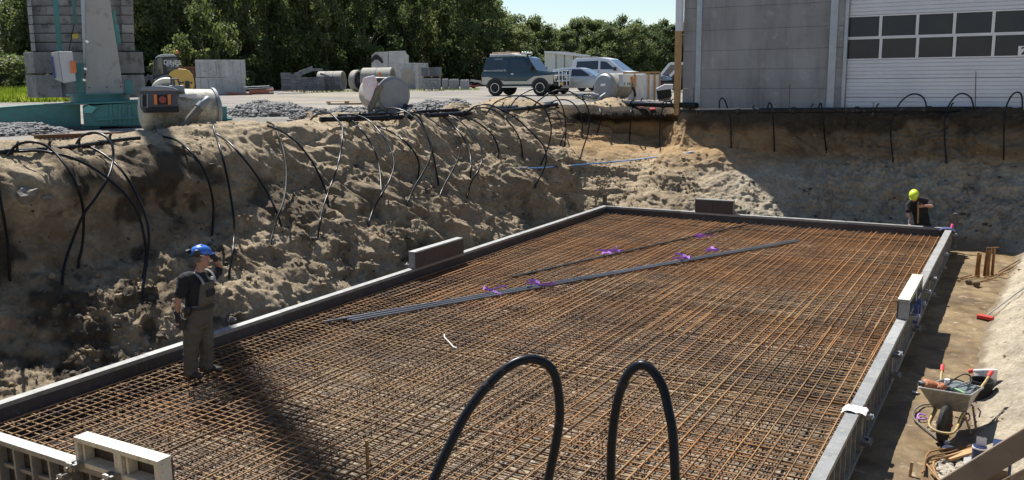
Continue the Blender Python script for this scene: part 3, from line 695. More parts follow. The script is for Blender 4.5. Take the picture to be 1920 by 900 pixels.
tag(g.build('bent_tube', mat('pale_tube', (.55, .53, .48), rough=.5)), 'small pale bent tube lying on the rebar behind the foreground hoses', 'tube')
o = thing('rod_marker', 'short rusty square peg standing up through the near rebar', 'peg', PZ(691, 905, ZM-.2)); G().box((0, 0, .25), (.028, .028, .42), taper=(.9, .9)).build('shaft', RUST, o); G().box((0, 0, .465), (.034, .034, .012)).build('head', RUST, o)

# rags on the form
def rag(name, label, c, s, m, seed):
    g = G(); n = 9; vs = []
    for j in range(n):
        for i in range(n):
            x, y = (i/(n-1)-.5)*s[0], (j/(n-1)-.5)*s[1]; r = 1+.22*mnoise.noise(Vector((i*.5, j*.5, seed)))
            vs.append((c[0]+x*r, c[1]+y*r, c[2]+.012+.05*abs(mnoise.noise(Vector((i*.6, j*.6, seed+3))))+(.0 if abs(x) < .09 else -(abs(x)-.09)*.7)))
    g.add(vs, [(j*n+i, j*n+i+1, (j+1)*n+i+1, (j+1)*n+i) for j in range(n-1) for i in range(n-1)])
    return tag(g.build(name, m, smooth=60, fix=False), label, 'rag')
rag('white_rag', 'crumpled white rag draped over the right formwork rail', (8.93, -13.25, 0), (.26, .22), mat('white_cloth', (.75, .72, .74), (.6, .57, .62), rough=.9), 1)
rag('blue_rag', 'small blue cloth on the far right corner of the formwork', (8.9, -.12, .01), (.34, .2), mat('blue_cloth', (.05, .08, .22), (.03, .05, .12), rough=.9), 5)
G_ = G().tube([(8.98, -.1, .03), (8.99, -.05, .12)], .03, 8); tag(G_.build('pink_tape_roll', mat('pink_tape', (.85, .10, .28), rough=.5)), 'small bright pink tape roll beside the blue cloth on the form corner', 'tape roll')

# ================================================================ DEWATERING HOSES
ORD = 'first second third fourth fifth sixth seventh eighth ninth tenth eleventh twelfth thirteenth fourteenth fifteenth sixteenth seventeenth eighteenth nineteenth twentieth'.split()
HOSES_L = [
 ([(-6, 300), (0, 368), (9, 418), (16, 467), (18, 513)], 'cut by the photo edge at far left'),
 ([(14, 291), (32, 272), (60, 266), (89, 275), (117, 302), (142, 343), (156, 393), (155, 453), (148, 489)], 'low round arch at the left end'),
 ([(21, 285), (71, 283), (117, 291), (160, 307), (199, 332), (235, 364), (259, 400), (272, 453), (274, 480), (268, 520)], 'long and low, dropping left of the blue helmeted worker'),
 ([(142, 272), (153, 256), (174, 249), (195, 254), (210, 272), (212, 297), (203, 332), (181, 368), (156, 403), (139, 443), (124, 485), (117, 521)], 'looping high then curling back left'),
 ([(153, 277), (171, 277), (199, 293), (227, 318), (252, 357), (270, 396), (279, 439), (275, 489), (267, 544)], 'reaching down beside the blue helmeted worker'),
 ([(306, 256), (331, 263), (359, 286), (380, 315), (393, 347), (400, 389), (398, 434)], 'dropping from the big pump tank'),
 ([(400, 233), (401, 241), (412, 276), (423, 318), (432, 364), (439, 418), (437, 467), (430, 510)], 'running almost straight down right of the blue helmeted worker'),
 ([(407, 252), (430, 268), (459, 300), (483, 332), (505, 368), (521, 404), (527, 423)], 'slanting right below the big pump tank'),
 ([(501, 228), (515, 236), (523, 258), (531, 279), (537, 322), (533, 371), (519, 411), (508, 451)], 'dusty, bulging right then curling back to the left'),
 ([(500, 236), (520, 242), (540, 254), (562, 273), (585, 303), (603, 337), (613, 365), (615, 383)], 'crossing the tall arch near the rubble heap'),
 ([(582, 225), (594, 215), (616, 212), (631, 223), (642, 240), (641, 268), (635, 303), (624, 337), (613, 368), (603, 399), (597, 435)], 'arching above the crest beside the rubble heap'),
 ([(635, 222), (647, 220), (666, 231), (687, 256), (703, 284), (712, 318), (715, 362)], 'below the wrapped pump, left one of the pair'),
 ([(638, 220), (663, 215), (691, 226), (715, 251), (733, 281), (739, 309), (731, 337), (715, 365), (700, 393), (692, 416)], 'shining, ending lowest below the wrapped pump'),
 ([(706, 236), (734, 248), (759, 265), (778, 287), (786, 309), (783, 337)], 'starting below the crest under the wrapped pump'),
 ([(692, 223), (709, 208), (734, 203), (759, 209), (784, 228), (801, 253), (809, 275), (807, 296), (793, 324), (778, 349), (764, 380)], 'with the tall arch in front of the wrapped pump'),
 ([(715, 228), (737, 215), (759, 211), (784, 219), (799, 250), (812, 290), (821, 338)], 'falling steeply inside the tall arch before the wrapped pump'),
 ([(759, 209), (790, 214), (818, 231), (846, 253), (862, 275), (860, 296), (846, 324), (834, 346), (825, 366)], 'glinting, right of the wrapped pump'),
 ([(799, 211), (824, 215), (849, 234), (871, 262), (882, 293), (882, 332)], 'dull black, hanging straight in the middle of the bank'),
 ([(831, 214), (855, 222), (880, 243), (897, 265), (905, 290), (899, 315), (883, 343), (874, 379)], 'bright edged, curling left above the raised form panel'),
 ([(852, 215), (880, 222), (905, 236), (925, 256), (935, 281), (934, 293)], 'short, left of the blue hose'),
 ([(866, 217), (883, 206), (908, 202), (933, 211), (958, 234), (975, 262), (981, 299)], 'ending just above the left end of the blue hose'),
 ([(869, 216), (890, 200), (914, 196), (940, 206), (968, 222), (990, 242), (1010, 262), (1022, 280), (1024, 300), (1018, 322), (1005, 345)], 'reaching lowest, across the blue hose'),
 ([(911, 215), (928, 193), (955, 181), (981, 181), (1005, 191), (1021, 204), (1032, 231), (1033, 252), (1026, 280), (1014, 310)], 'wide arch below the green off-roader rear wheel'),
 ([(949, 212), (968, 185), (989, 171), (1011, 166), (1032, 172), (1048, 188), (1057, 209), (1061, 241), (1059, 271)], 'arching up in front of the green off-roader front wheel'),
 ([(988, 212), (1011, 188), (1032, 174), (1048, 169), (1069, 172), (1085, 183), (1096, 191), (1104, 209), (1105, 231), (1101, 255), (1093, 279), (1088, 297)], 'arching below the silver car'),
 ([(1024, 199), (1043, 188), (1064, 188), (1080, 199), (1089, 217), (1092, 233), (1091, 252)], 'low and small, into the undercut corner'),
 ([(1027, 212), (1043, 212), (1053, 231), (1058, 250), (1052, 268)], 'lowest and shortest at the crest by the corner'),
 ([(1112, 185), (1123, 201), (1127, 220), (1124, 236), (1119, 251)], 'dropping from the valve on the right header pipe'),
 ([(1189, 183), (1184, 200), (1182, 231), (1180, 268)], 'hanging straight beside the dark hollow in the corner'),
]
HOSES_R = [
 ([(1264, 204), (1259, 193), (1252, 190), (1244, 201), (1239, 220), (1237, 247), (1238, 281)], 'at the wooden corner post of the hall'),
 ([(1350, 215), (1349, 192), (1353, 184), (1359, 188), (1365, 206), (1370, 231), (1371, 270)], 'above the sunlit sand lump'),
 ([(1441, 213), (1440, 199), (1443, 193), (1447, 199), (1450, 228), (1452, 276)], 'in front of the middle of the concrete wall'),
 ([(1535, 210), (1536, 197), (1539, 194), (1541, 203), (1544, 228), (1546, 256), (1549, 278)], 'below the steel strip beside the white door'),
 ([(1738, 206), (1734, 188), (1724, 178), (1709, 177), (1692, 188), (1679, 208), (1672, 228), (1670, 256), (1674, 294)], 'making the widest arch before the white door'),
 ([(1826, 204), (1821, 185), (1809, 176), (1795, 178), (1780, 196), (1772, 220), (1771, 256), (1774, 297)], 'arching beside the thin rod before the white door'),
 ([(1917, 204), (1916, 181), (1909, 173), (1898, 178), (1887, 199), (1883, 228), (1882, 290)], 'at the right edge of the white door'),
]
def hose(pts, label, group, r=0.021, m=BLACKP, ymax=None):
    d1 = depth(HIT(*pts[-1])); d0 = min(depth(HIT(*pts[0])), d1+5.5)
    P2 = [Vector((x, y, 0)) for x, y in pts]; C2 = catmull(P2, 5)
    cum = [0]
    for a, b in zip(C2, C2[1:]): cum.append(cum[-1]+(b-a).length)
    ds = []
    for c, q in zip(cum, C2):
        t = c/cum[-1]; d = d0+(d1-d0)*t
        hq = HIT(q.x, q.y); ds.append(min(d, depth(hq)-0.06-0.28*math.sin(PI*min(1, t*1.05)) if hq is not None else d))
    if ymax is not None: ds = [min(d, depth(PY(q.x, q.y, ymax))) for d, q in zip(ds, C2)]
    for _ in range(3): ds = [ds[0]]+[min(0.25*ds[i-1]+0.5*ds[i]+0.25*ds[i+1], ds[i]+.012) for i in range(1, len(ds)-1)]+[ds[-1]]
    P3 = [PD(q.x, q.y, d) for q, d in zip(C2, ds)]
    e = (P3[-1]-P3[-2]).normalized(); P3.append(P3[-1]+e*.08+Vector((0, 0, -.06)))
    g = G().tube(P3, r, 7); o = g.build('dewatering_hose', m, smooth=80); return tag(o, label, 'hose', group)
for i, (p, d) in enumerate(HOSES_L):
    hose(p, 'black hose on left bank, '+d, 'dewatering hoses along the left sand bank', .0215, BLACKM if 'dusty' in d else BLACKP)
for i, (p, d) in enumerate(HOSES_R):
    hose(p, 'black hose at the hall wall, '+d, 'dewatering hoses along the concrete hall', .021, ymax=3.42)

# header pipes on the ground
def header(name, label, pts, r, m=BLACKP, lift=0, parts=True, zs=None):
    t = thing(name, label, 'pipe', (0, 0, 0), 0, 'black header pipes around the pit')
    P = []
    for i, (x, y) in enumerate(pts):
        q = HIT(x, y) if zs is None else PZ(x, y, zs); q = Vector(q); P.append(Vector((q.x, q.y, max(q.z, ground_z(q.x, q.y) if zs is None else q.z)+r+lift)))
    for _ in range(2): P = [P[0]]+[(P[i-1]+P[i]*2+P[i+1])/4 for i in range(1, len(P)-1)]+[P[-1]]
    C = catmull(P, 5)
    G().tube(C, r, 10).build('pipe_run', m, t, smooth=80)
    if parts:
        for k in range(6, len(C)-3, 7):
            d = (C[k+1]-C[k]).normalized(); G().cyl(C[k]-d*.05, C[k]+d*.05, r*1.35, seg=12).build('coupling', BLACKM, t, smooth=50)
            G().tube([C[k+2], C[k+2]+Vector((0, 0, r+.05)), C[k+2]+Vector((.05, 0, r+.1))], .022, 6).build('outlet', BLACKM, t)
    return t
header('header_pipe', 'black header pipe along the crest of the left bank, front one of two', [(600, 229), (640, 228), (690, 227), (747, 226), (800, 222), (850, 217), (900, 216), (946, 214), (985, 210), (1020, 204), (1045, 199)], .062)
header('header_pipe', 'thinner black pipe along the crest of the left bank, rear one of two', [(635, 221), (690, 219), (747, 217), (800, 212), (850, 209), (900, 208), (950, 206), (1000, 200), (1036, 194)], .048)
header('header_pipe', 'black pipe lying on the sand at the left end of the bank', [(-30, 291), (0, 289), (50, 285), (100, 283), (130, 284), (170, 273), (210, 266), (262, 262)], .035, BLACKM)
header('header_pipe', 'thick curved black header pipe between the round pump tank and the hall', [(1077, 183), (1092, 186), (1107, 190), (1147, 201), (1187, 209), (1227, 215), (1270, 217), (1306, 218)], .085, lift=.05)
header('header_pipe', 'long straight black header pipe along the foot of the hall wall', [(1306, 214), (1360, 213.5), (1440, 213), (1520, 212), (1600, 211.5), (1700, 211), (1800, 210.5), (1920, 210), (1990, 209.5)], .075, BLACKM, zs=2.60)
t = header('blue_hose', 'long light blue hose hanging across the corner of the sand bank', [(952, 318), (985, 319), (1020, 320.5), (1054, 321), (1095, 317), (1140, 310), (1190, 302), (1240, 296), (1302, 287)], .02, mat('blue_hose', (.10, .26, .55), (.08, .2, .42), rough=.45), lift=.02, parts=False)
t['category'] = 'hose'; del t['group']
# two big hose loops close to the photographer
def near_loop(pts, D0, D1, label, r):
    t = thing('hose_loop', label, 'hose', (0, 0, 0), 0, 'thick hose loops in the foreground')
    C2 = catmull([Vector((x, y, 0)) for x, y in pts], 7); n = len(C2)
    P = [PD(q.x, q.y, D0+(D1-D0)*i/(n-1)) for i, q in enumerate(C2)]
    tail0 = [P[0]+Vector((-.05, .02, -1.5)), P[0]+(P[0]-P[1]).normalized()*.5+Vector((0, 0, -.3))]
    tail1 = [P[-1]+Vector((.02, .02, -.5)), P[-1]+Vector((.03, .05, -1.5))]
    k = int(n*.3)
    G().tube(catmull([tail0[0], tail0[1]], 2)+P+catmull(tail1, 2), r, 12).build('hose_body', BLACKP, t, smooth=80)
    d = (P[k+1]-P[k]).normalized(); G().cyl(P[k]-d*.012, P[k]+d*.012, r*1.12, seg=14).build('joint_ring', BLACKM, t, smooth=50)
    return t
near_loop([(806, 920), (815, 895), (847, 827), (880, 767), (920, 717), (957, 685), (993, 673), (1022, 681), (1040, 703), (1048, 743), (1049, 787), (1042, 833), (1035, 867), (1027, 905)], 3.55, 3.75, 'thick black hose loop in the foreground, wider left one of two', .0195)
near_loop([(1145, 915), (1147, 833), (1155, 767), (1168, 720), (1183, 695), (1203, 684), (1223, 695), (1243, 727), (1253, 767), (1262, 817), (1267, 915)], 3.75, 3.55, 'thick black hose loop in the foreground, narrow right one of two', .0195)
# ================================================================ THE YARD: hall, crane, pumps, building materials
class LF:
    "local frame at a spot on the ground: +x to the right as seen, +y away, +z up"
    def __init__(s, px=None, py=None, z=ZY, loc=None, yaw=0.0):
        s.loc = Vector(loc) if loc is not None else Vector(PZ(px, py, z)); s.rz = heading(s.loc); s.yaw = yaw
        s.M = Matrix.Translation(s.loc) @ Matrix.Rotation(s.rz, 4, 'Z'); s.I = s.M.inverted(); s.n = (s.M.to_3x3() @ Vector((0, 1, 0)))
        s.k = ppm(s.loc)
    def at(s, px, py, dy=0.0):
        d = ray(px, py); o = s.loc+s.n*dy; t = (o-CC).dot(s.n)/d.dot(s.n); return s.I @ (CC+d*t)
    def thing(s, name, label, cat, group=None): return thing(name, label, cat, s.loc, s.rz, group)

CONC = mat('concrete', (0.36, 0.355, 0.34), (0.26, 0.255, 0.245), rough=0.9, scale=1.4, bump=0.2, c3=(0.19, 0.185, 0.175), s3=0.66, vary=0.10)
CONCL = mat('pale_concrete', (0.52, 0.51, 0.48), (0.40, 0.39, 0.37), rough=0.9, scale=1.6, bump=0.2, c3=(0.30, 0.29, 0.27), s3=0.66, vary=0.10, world='streak')
CONCW = mat('wall_concrete', (0.31, 0.31, 0.308), (0.215, 0.213, 0.208), rough=0.9, scale=0.75, bump=0.15, c3=(0.345, 0.345, 0.34), s3=0.68, vary=0.05, world='streak')
STEELS = mat('steel_strip', (0.42, 0.45, 0.48), (0.33, 0.36, 0.39), rough=0.45, metal=0.5, scale=3)
TIMB = mat('timber', (0.46, 0.29, 0.13), (0.34, 0.20, 0.085), rough=0.75, scale=5, bump=0.2, c3=(0.24, 0.14, 0.07), s3=0.68, vary=0.12)
WHITE = mat('white_paint', (0.78, 0.78, 0.78), (0.70, 0.70, 0.71), rough=0.4, scale=2)
DOORW = mat('door_white', (0.66, 0.67, 0.70), (0.58, 0.59, 0.62), rough=0.45, scale=1.2, vary=0.04)
DARKG = mat('dark_glass', (0.014, 0.020, 0.038), (0.030, 0.029, 0.032), rough=0.14, spec=0.35, scale=0.9, bump=0.05, bscale=2.0)  # mottled tint stands in for reflections in the door panes
BLK = mat('black_rubber', (0.018, 0.018, 0.018), (0.012, 0.012, 0.012), rough=0.8, scale=5)
TEAL = mat('teal_paint', (0.055, 0.22, 0.205), (0.035, 0.155, 0.145), rough=0.45, scale=2.2, bump=0.1, c3=(0.10, 0.15, 0.13), s3=0.68)
DGREY = mat('dark_grey_plastic', (0.06, 0.066, 0.08), (0.042, 0.046, 0.056), rough=0.5, scale=3)
ORNG = mat('orange_paint', (0.70, 0.19, 0.05), (0.55, 0.14, 0.04), rough=0.5, scale=4)
TANKM = mat('tank_cream', (0.42, 0.40, 0.335), (0.29, 0.275, 0.22), rough=0.45, scale=2.0, metal=0.1, bump=0.08, c3=(0.23, 0.19, 0.13), s3=0.60, world='streak')
TANKG = mat('tank_grey', (0.27, 0.285, 0.30), (0.19, 0.2, 0.215), rough=0.5, scale=2.0, metal=0.25, bump=0.08, c3=(0.22, 0.2, 0.17), s3=0.68)
BROWNP = mat('dusty_hose_brown', (0.16, 0.14, 0.115), (0.11, 0.095, 0.08), rough=0.7, scale=5)
GLOSS = mat('silver', (0.72, 0.72, 0.72), (0.6, 0.6, 0.6), rough=0.25, metal=0.8)

# ---- hall
YB, ZB, ZR = 3.6, 2.58, 8.9
def hx(px, py=203): return PY(px, py, YB).x
def hz(px, py): return PY(px, py, YB).z
hall = thing('concrete_hall', 'tall grey concrete hall with a white sectional door behind the pit', 'building', (hx(1279), YB, ZB))
hall.rotation_euler = (0, 0, 0)
def H(x, y, z): return (x-hall.location.x, y-YB, z-ZB)
xa, xs1, xs2, xd = hx(1279), hx(1308), hx(1556), hx(1576)
xe = hx(1932)
rows = [ZB, 2.66+0.0]; z0 = hz(1382, 203)
zs_ = [ZB+0.02, hz(1382, 166), hz(1382, 130), hz(1382, 94), hz(1382, 55), hz(1382, 12)]
while zs_[-1] < ZR-0.7: zs_.append(zs_[-1]+0.585)
zs_.append(ZR)
for a, b in ((xa, xs1), (xs1, xs2), (xs2, xd)):
    for j in range(len(zs_)-1):
        hgt = zs_[j+1]-zs_[j]; g = G(); g.box((0, 0, 0), (b-a-0.003, 0.2, hgt-0.007))
        o = g.build('wall_panel', CONCW, hall, bev=0.004); o.location = H((a+b)/2, YB+0.1+rnd.uniform(0, .004), (zs_[j]+zs_[j+1])/2)
G().box((0, 0, 0), (xd-xa+0.2, 0.08, 0.14)).build('base_strip', mat('base_dark', (.06, .06, .065), rough=.7), hall).location = H((xa+xd)/2, YB+0.02, ZB-0.03)
for px, wd in ((1308, .16), (1556, .20)):
    o = G().box((0, 0, 0), (wd, .03, ZR-ZB-.02)).build('steel_strip', STEELS, hall); o.location = H(hx(px), YB-0.018, (ZR+ZB)/2)
xp = hx(1271)
G().box((0, 0, 0), (0.17, 0.16, hz(1271, 58)-2.45), ).build('corner_post', TIMB, hall, bev=.006).location = H(xp-.02, YB-0.02, (hz(1271, 58)+2.45)/2)
G().box((0, 0, 0), (0.20, 0.18, ZR-hz(1271, 58)+.02)).build('corner_cladding', DOORW, hall, bev=.006).location = H(xp+.01, YB-0.03, (ZR+hz(1271, 58))/2)
# body of the hall behind the front
g = G(); g.box(H((xa+24)/2, YB+9.2, (ZR+ZB)/2-.02), (24-xa-.1, 17.4, ZR-ZB-.06)); g.build('hall_body', CONCW, hall)
g = G(); g.box(H((xa+24)/2, YB+9.0, ZR+.08), (24-xa+.1, 18.2, .16)); g.build('roof', mat('roof_felt', (.12, .12, .12), rough=.9), hall)
g = G(); g.box(H((xe+24)/2+.05, YB+.1, (ZR+ZB)/2), (24-xe-.12, .2, ZR-ZB-.01)); g.build('wall_panel', CONCW, hall)
# jambs
for x in (xd+.05, xe-.02): G().box(H(x, YB+.03, (ZR-1+ZB)/2), (.09, .13, ZR-1-ZB)).build('door_jamb', DOORW if x > xd+1 else STEELS, hall)
G().box(H((xd+xe)/2, YB+.1, ZR-.5), (xe-xd, .2, .98)).build('lintel', CONCW, hall)
# sectional door
door = G().box(H((xd+xe)/2, YB+.22, (ZB+ZR-1)/2), (xe-xd-.06, .03, ZR-1.02-ZB)).build('sectional_door', DOORW, hall)
x0, x1 = xd+.10, xe-.07
zw = [hz(1583, 113), hz(1583, 72), hz(1583, 30)]
secs = []
z = zw[0]
while z > ZB+.1: secs.append((max(z-.52, ZB+.03), z)); z -= .52
z = zw[2]
while z < ZR-1.1: secs.append((z, min(z+.52, ZR-1.0))); z += .52
for a, b in secs:
    prof = []; k = max(2, int(round((b-a)/.115)))
    for i in range(k):
        q0, q1 = a+(b-a)*i/k, a+(b-a)*(i+1)/k; prof += [(q0+.004, .022), (q0+.012, 0), (q1-.012, 0), (q1-.004, .022)]
    g = G(); n = len(prof); vs = [H(x, YB+.13+y, zz) for x in (x0, x1) for zz, y in prof]+[H(x, YB+.19, zz) for x in (x0, x1) for zz in (a+.003, b-.003)]
    g.add(vs, [(i, i+1, n+i+1, n+i) for i in range(n-1)]+[(2*n, 2*n+1, 2*n+3, 2*n+2)]); o = g.build('door_section', DOORW, door, fix=False)
    me = o.data
edges = [1581, 1648.5, 1717.5, 1787, 1860, 1934]
for r in range(2):
    a, b = zw[r], zw[r+1]
    for i in range(5):
        xa_, xb_ = hx(edges[i], 112-42*r), hx(edges[i+1], 112-42*r)
        fr = G()
        f = .032
        for c, d in (((( xa_+xb_)/2, YB+.15, a+f/2+.004), (xb_-xa_-.004, .05, f)), (((xa_+xb_)/2, YB+.15, b-f/2-.004), (xb_-xa_-.004, .05, f)), ((xa_+f/2+.003, YB+.15, (a+b)/2), (f, .048, b-a-2*f-.01)), ((xb_-f/2-.003, YB+.15, (a+b)/2), (f, .048, b-a-2*f-.01))): fr.box(H(*c), d)
        w_ = fr.build('window_frame', WHITE, door)
        p = G().box(H((xa_+xb_)/2, YB+.165, (a+b)/2), (xb_-xa_-2*f, .012, b-a-2*f)).build('pane', DARKG, door)
        p.rotation_euler = (0, 0, 0)
sx, sz = hx(1917, 96), hz(1917, 96)
sg = G().box(H(sx+.05, YB+.118, sz), (.30, .008, .27)).build('number_plate', WHITE, door)
text_geo('2', .27, 'number', mat('black_print', (.015, .015, .015), rough=.6), door, H(sx+.03, YB+.112, sz), (PI/2, 0, 0), .001, True)
# slim rods standing along the wall
for px, yt, lab in ((1300, 165, 'left of the first steel strip'), (1480, 158, 'in front of the concrete wall middle'), (1829, 134, 'in front of the white door')):
    p = PY(px, 208, YB-.22); q = PY(px+1, yt, YB-.22); tag(G().tube([Vector((p.x, p.y, ZY-.15)), (q.x, p.y, q.z)], .012, 6).build('steel_peg', RUST2), 'slim rod standing '+lab, 'rod', 'slim rods along the hall')
p = PY(1637, 208, YB-.25); tag(G().tube([(p.x, p.y, ZY-.1), (p.x, p.y, p.z+.22)], .02, 6).box((p.x, p.y, p.z+.22), (.09, .03, .03)).build('valve_stub', CLAMPM), 'small pale valve stub on the pipe before the white door', 'valve')

# ---- crane
cr = LF(loc=(-10.3, -8.6, ZY)); crane = cr.thing('tower_crane', 'base of a teal and grey tower crane with stacked concrete ballast', 'crane')
def poly_part(name, F, pts, dy, th, m, parent, bev=0.0):
    P = [F.at(x, y, dy) for x, y in pts]; g = G(); g.prism([(p.x, p.z) for p in P], th/2, c=(0, dy, 0)); return g.build(name, m, parent, bev=bev)
poly_part('outrigger_beam', cr, [(-90, 210), (60, 198), (150, 194), (152, 238), (0, 229), (-90, 226)], -.75, .36, TEAL, crane, .012)
poly_part('beam_flange', cr, [(-90, 208), (60, 196), (152, 191.5), (152, 194), (60, 198.2), (-90, 210.2)], -.75, .46, TEAL, crane)
poly_part('frame_box', cr, [(155, 198), (270, 190), (270, 234), (158, 236)], -.95, .9, TEAL, crane, .015)
poly_part('frame_lip', cr, [(118, 193), (272, 187), (272, 190), (118, 195.5)], -.7, 1.5, TEAL, crane)
poly_part('corner_plate', cr, [(156, 203), (166, 197), (182, 201), (172, 212), (158, 212)], -1.46, .05, mat('teal_light', (.12, .40, .37), (.09, .32, .30), rough=.4, scale=3), crane)
poly_part('rib', cr, [(180, 222), (268, 217), (268, 221), (180, 226)], -1.43, .08, TEAL, crane)
for px in (205, 222, 240): poly_part('rib', cr, [(px, 196), (px+5, 196), (px+5, 234), (px, 235)], -1.41, .06, TEAL, crane)
poly_part('outrigger_beam', cr, [(270, 200), (424, 199), (424, 222), (270, 232)], .9, .36, TEAL, crane, .012)
for px, py, dy in ((169, 236, -1.1), (205, 236, -.6), (420, 221, .9), (-40, 226, -.75)):
    a = cr.at(px, py, dy); g = G(); g.cyl((a.x, dy, a.z+.02), (a.x, dy, .05), .07, seg=12); g.box((a.x, dy, .03), (.4, .4, .06)); g.build('foot', TEAL, crane)
t_ = cr.at(188, 185, 0)
g = G(); g.cyl((t_.x, 0, t_.z-.13), (t_.x, 0, t_.z+.10), .70, seg=28); g.cyl((t_.x, 0, t_.z+.1), (t_.x, 0, t_.z+.14), .78, seg=28); g.build('slewing_ring', TEAL, crane, smooth=40)
# mast foot and mast: tapered grey column, then straight to the top far above
b0, b1, a0, a1 = cr.at(162, 177, -.1), cr.at(232, 177, -.1), cr.at(160, -12, -.1), cr.at(204, -12, -.1)
def frustum(g, x0, x1, z0, hy0, u0, u1, z1, hy1, cy=0): g.add([(x0, cy-hy0, z0), (x1, cy-hy0, z0), (x1, cy+hy0, z0), (x0, cy+hy0, z0), (u0, cy-hy1, z1), (u1, cy-hy1, z1), (u1, cy+hy1, z1), (u0, cy+hy1, z1)], [(0, 1, 2, 3), (4, 5, 6, 7), (0, 1, 5, 4), (1, 2, 6, 5), (2, 3, 7, 6), (3, 0, 4, 7)])
MASTM = mat('mast_grey', (0.36, 0.345, 0.32), (0.29, 0.28, 0.26), rough=.6, scale=1.2, c3=(.24, .21, .18), s3=.67, world='streak')
g = G(); frustum(g, b0.x, b1.x, b0.z, .5, a0.x, a1.x, a0.z, .36); g.build('mast_foot', MASTM, crane, bev=.01)
g = G(); frustum(g, a0.x, a1.x, a0.z+.002, .36, a0.x+.02, a1.x-.02, 25.5, .32); g.build('mast', MASTM, crane)
poly_part('mast_channel', cr, [(151, -10), (159.5, -10), (161, 120), (157, 122)], -.2, .22, STEELS, crane)
for x, y in ((168, 164), (200, 163), (225, 162)): a = cr.at(x, y, -.1); G().cyl((a.x, -.62, a.z), (a.x, -.595, a.z), .022, seg=8).build('bolt', DGREY, crane)
# ballast blocks, each its own
bal = mat('ballast_concrete', (0.33, 0.315, 0.30), (0.23, 0.22, 0.21), rough=.9, scale=1.3, bump=.25, c3=(.15, .14, .13), s3=.63, vary=.2, world='streak')
def block(F, parent, x0, x1, y0, y1, dy, th, m=None, name='ballast_block', jitter=0.0, bev=.02, cham=0):
    a, b = F.at(x0, y1, dy), F.at(x1, y0, dy); g = G(); g.box((0, 0, 0), (abs(b.x-a.x)-.012, th, abs(b.z-a.z)-.012))
    if cham: g.v = [(x, y+(cham if x < 0 and y < 0 else 0), z) for x, y, z in g.v]
    o = g.build(name, m or bal, parent, bev=bev)
    o.location = ((a.x+b.x)/2, dy+th/2+rnd.uniform(-jitter, jitter), (a.z+b.z)/2); return o
for y0, y1, sh in ((97, 138, 0), (139.5, 184, 4)):
    block(cr, crane, 45+sh, 64+sh, y0, y1, 1.1, 1.3, cham=.55); block(cr, crane, 64.2+sh, 110+sh, y0, y1, 1.1, 1.3); block(cr, crane, 112+sh, 160, y0, y1, 1.2, 1.2); block(cr, crane, 222, 268+sh*.6, y0, y1, 1.1, 1.3)
yy = 96; rowi = 0
while yy > -170:
    h = 16.6; lean = (96-yy)*.095
    xl, xr = 60-lean*1.0-3, 252-lean*.35
    cuts = [xl, xl+9, xl+19, xl+37, xl+58, xl+80, xl+104, xl+128, xl+150, xr-22, xr]
    for a, b in zip(cuts, cuts[1:]):
        e = a == cuts[0] or b == cuts[-1]
        block(cr, crane, a, b, yy-h, yy, 1.25 if e else 1.55, 1.3 if e else .95, jitter=.02, bev=.015, cham=.3 if a == cuts[0] else 0)
    yy -= h+.4; rowi += 1
# cabinet, cables, cylinder
cabm = mat('cabinet_grey', (.50, .50, .50), (.43, .43, .43), rough=.5, scale=2)
poly_part('cabinet_side', cr, [(97, 99), (110, 97), (119, 155), (103, 148)], -.55, .5, cabm, crane, .01)
poly_part('cabinet', cr, [(110.5, 97), (136, 97), (143, 152), (119.5, 156)], -.6, .6, cabm, crane, .012)
poly_part('blue_stripe', cr, [(95, 107), (99, 105), (105, 146), (101, 147)], -.83, .03, BLUEP, crane)
poly_part('orange_plate', cr, [(131, 115), (141, 114), (144, 136), (133, 137)], -.94, .05, ORNG, crane)
poly_part('teal_bracket', cr, [(135, 120), (157, 118), (159, 176), (143, 176)], -.3, .3, TEAL, crane)
poly_part('strut', cr, [(98, -10), (108, -10), (117, 97), (108, 97)], .5, .15, TEAL, crane)
poly_part('strut', cr, [(133, -10), (138, -10), (146, 46), (139, 48)], .4, .1, TEAL, crane)
poly_part('yellow_box', cr, [(136, 64), (147, 63), (148, 72), (136, 73)], .2, .15, mat('yellow_paint', (.65, .50, .06), (.5, .38, .05), rough=.5), crane)
a, b = cr.at(139, 45, .35), cr.at(129, 95, .35); G().tube([a, b], .012, 5).build('cable', BLK, crane)
a, b, c = cr.at(212, 20, -.3), cr.at(215, 45, -.3), cr.at(220, 82, -.3); g = G(); g.cyl(a, b, .055, seg=12); g.cyl(b, c, .085, seg=12); g.build('hydraulic_cylinder', TEAL, crane, smooth=40)
poly_part('teal_box', cr, [(233, 150), (249, 150), (250, 177), (235, 177)], -.4, .35, TEAL, crane, .01)
for x, y in ((163, 78), (160, 129), (158, 150)): a = cr.at(x, y, -.62); G().box((a.x, -.66, a.z), (.07, .08, .05), ry=.4).build('latch', GLOSS, crane)
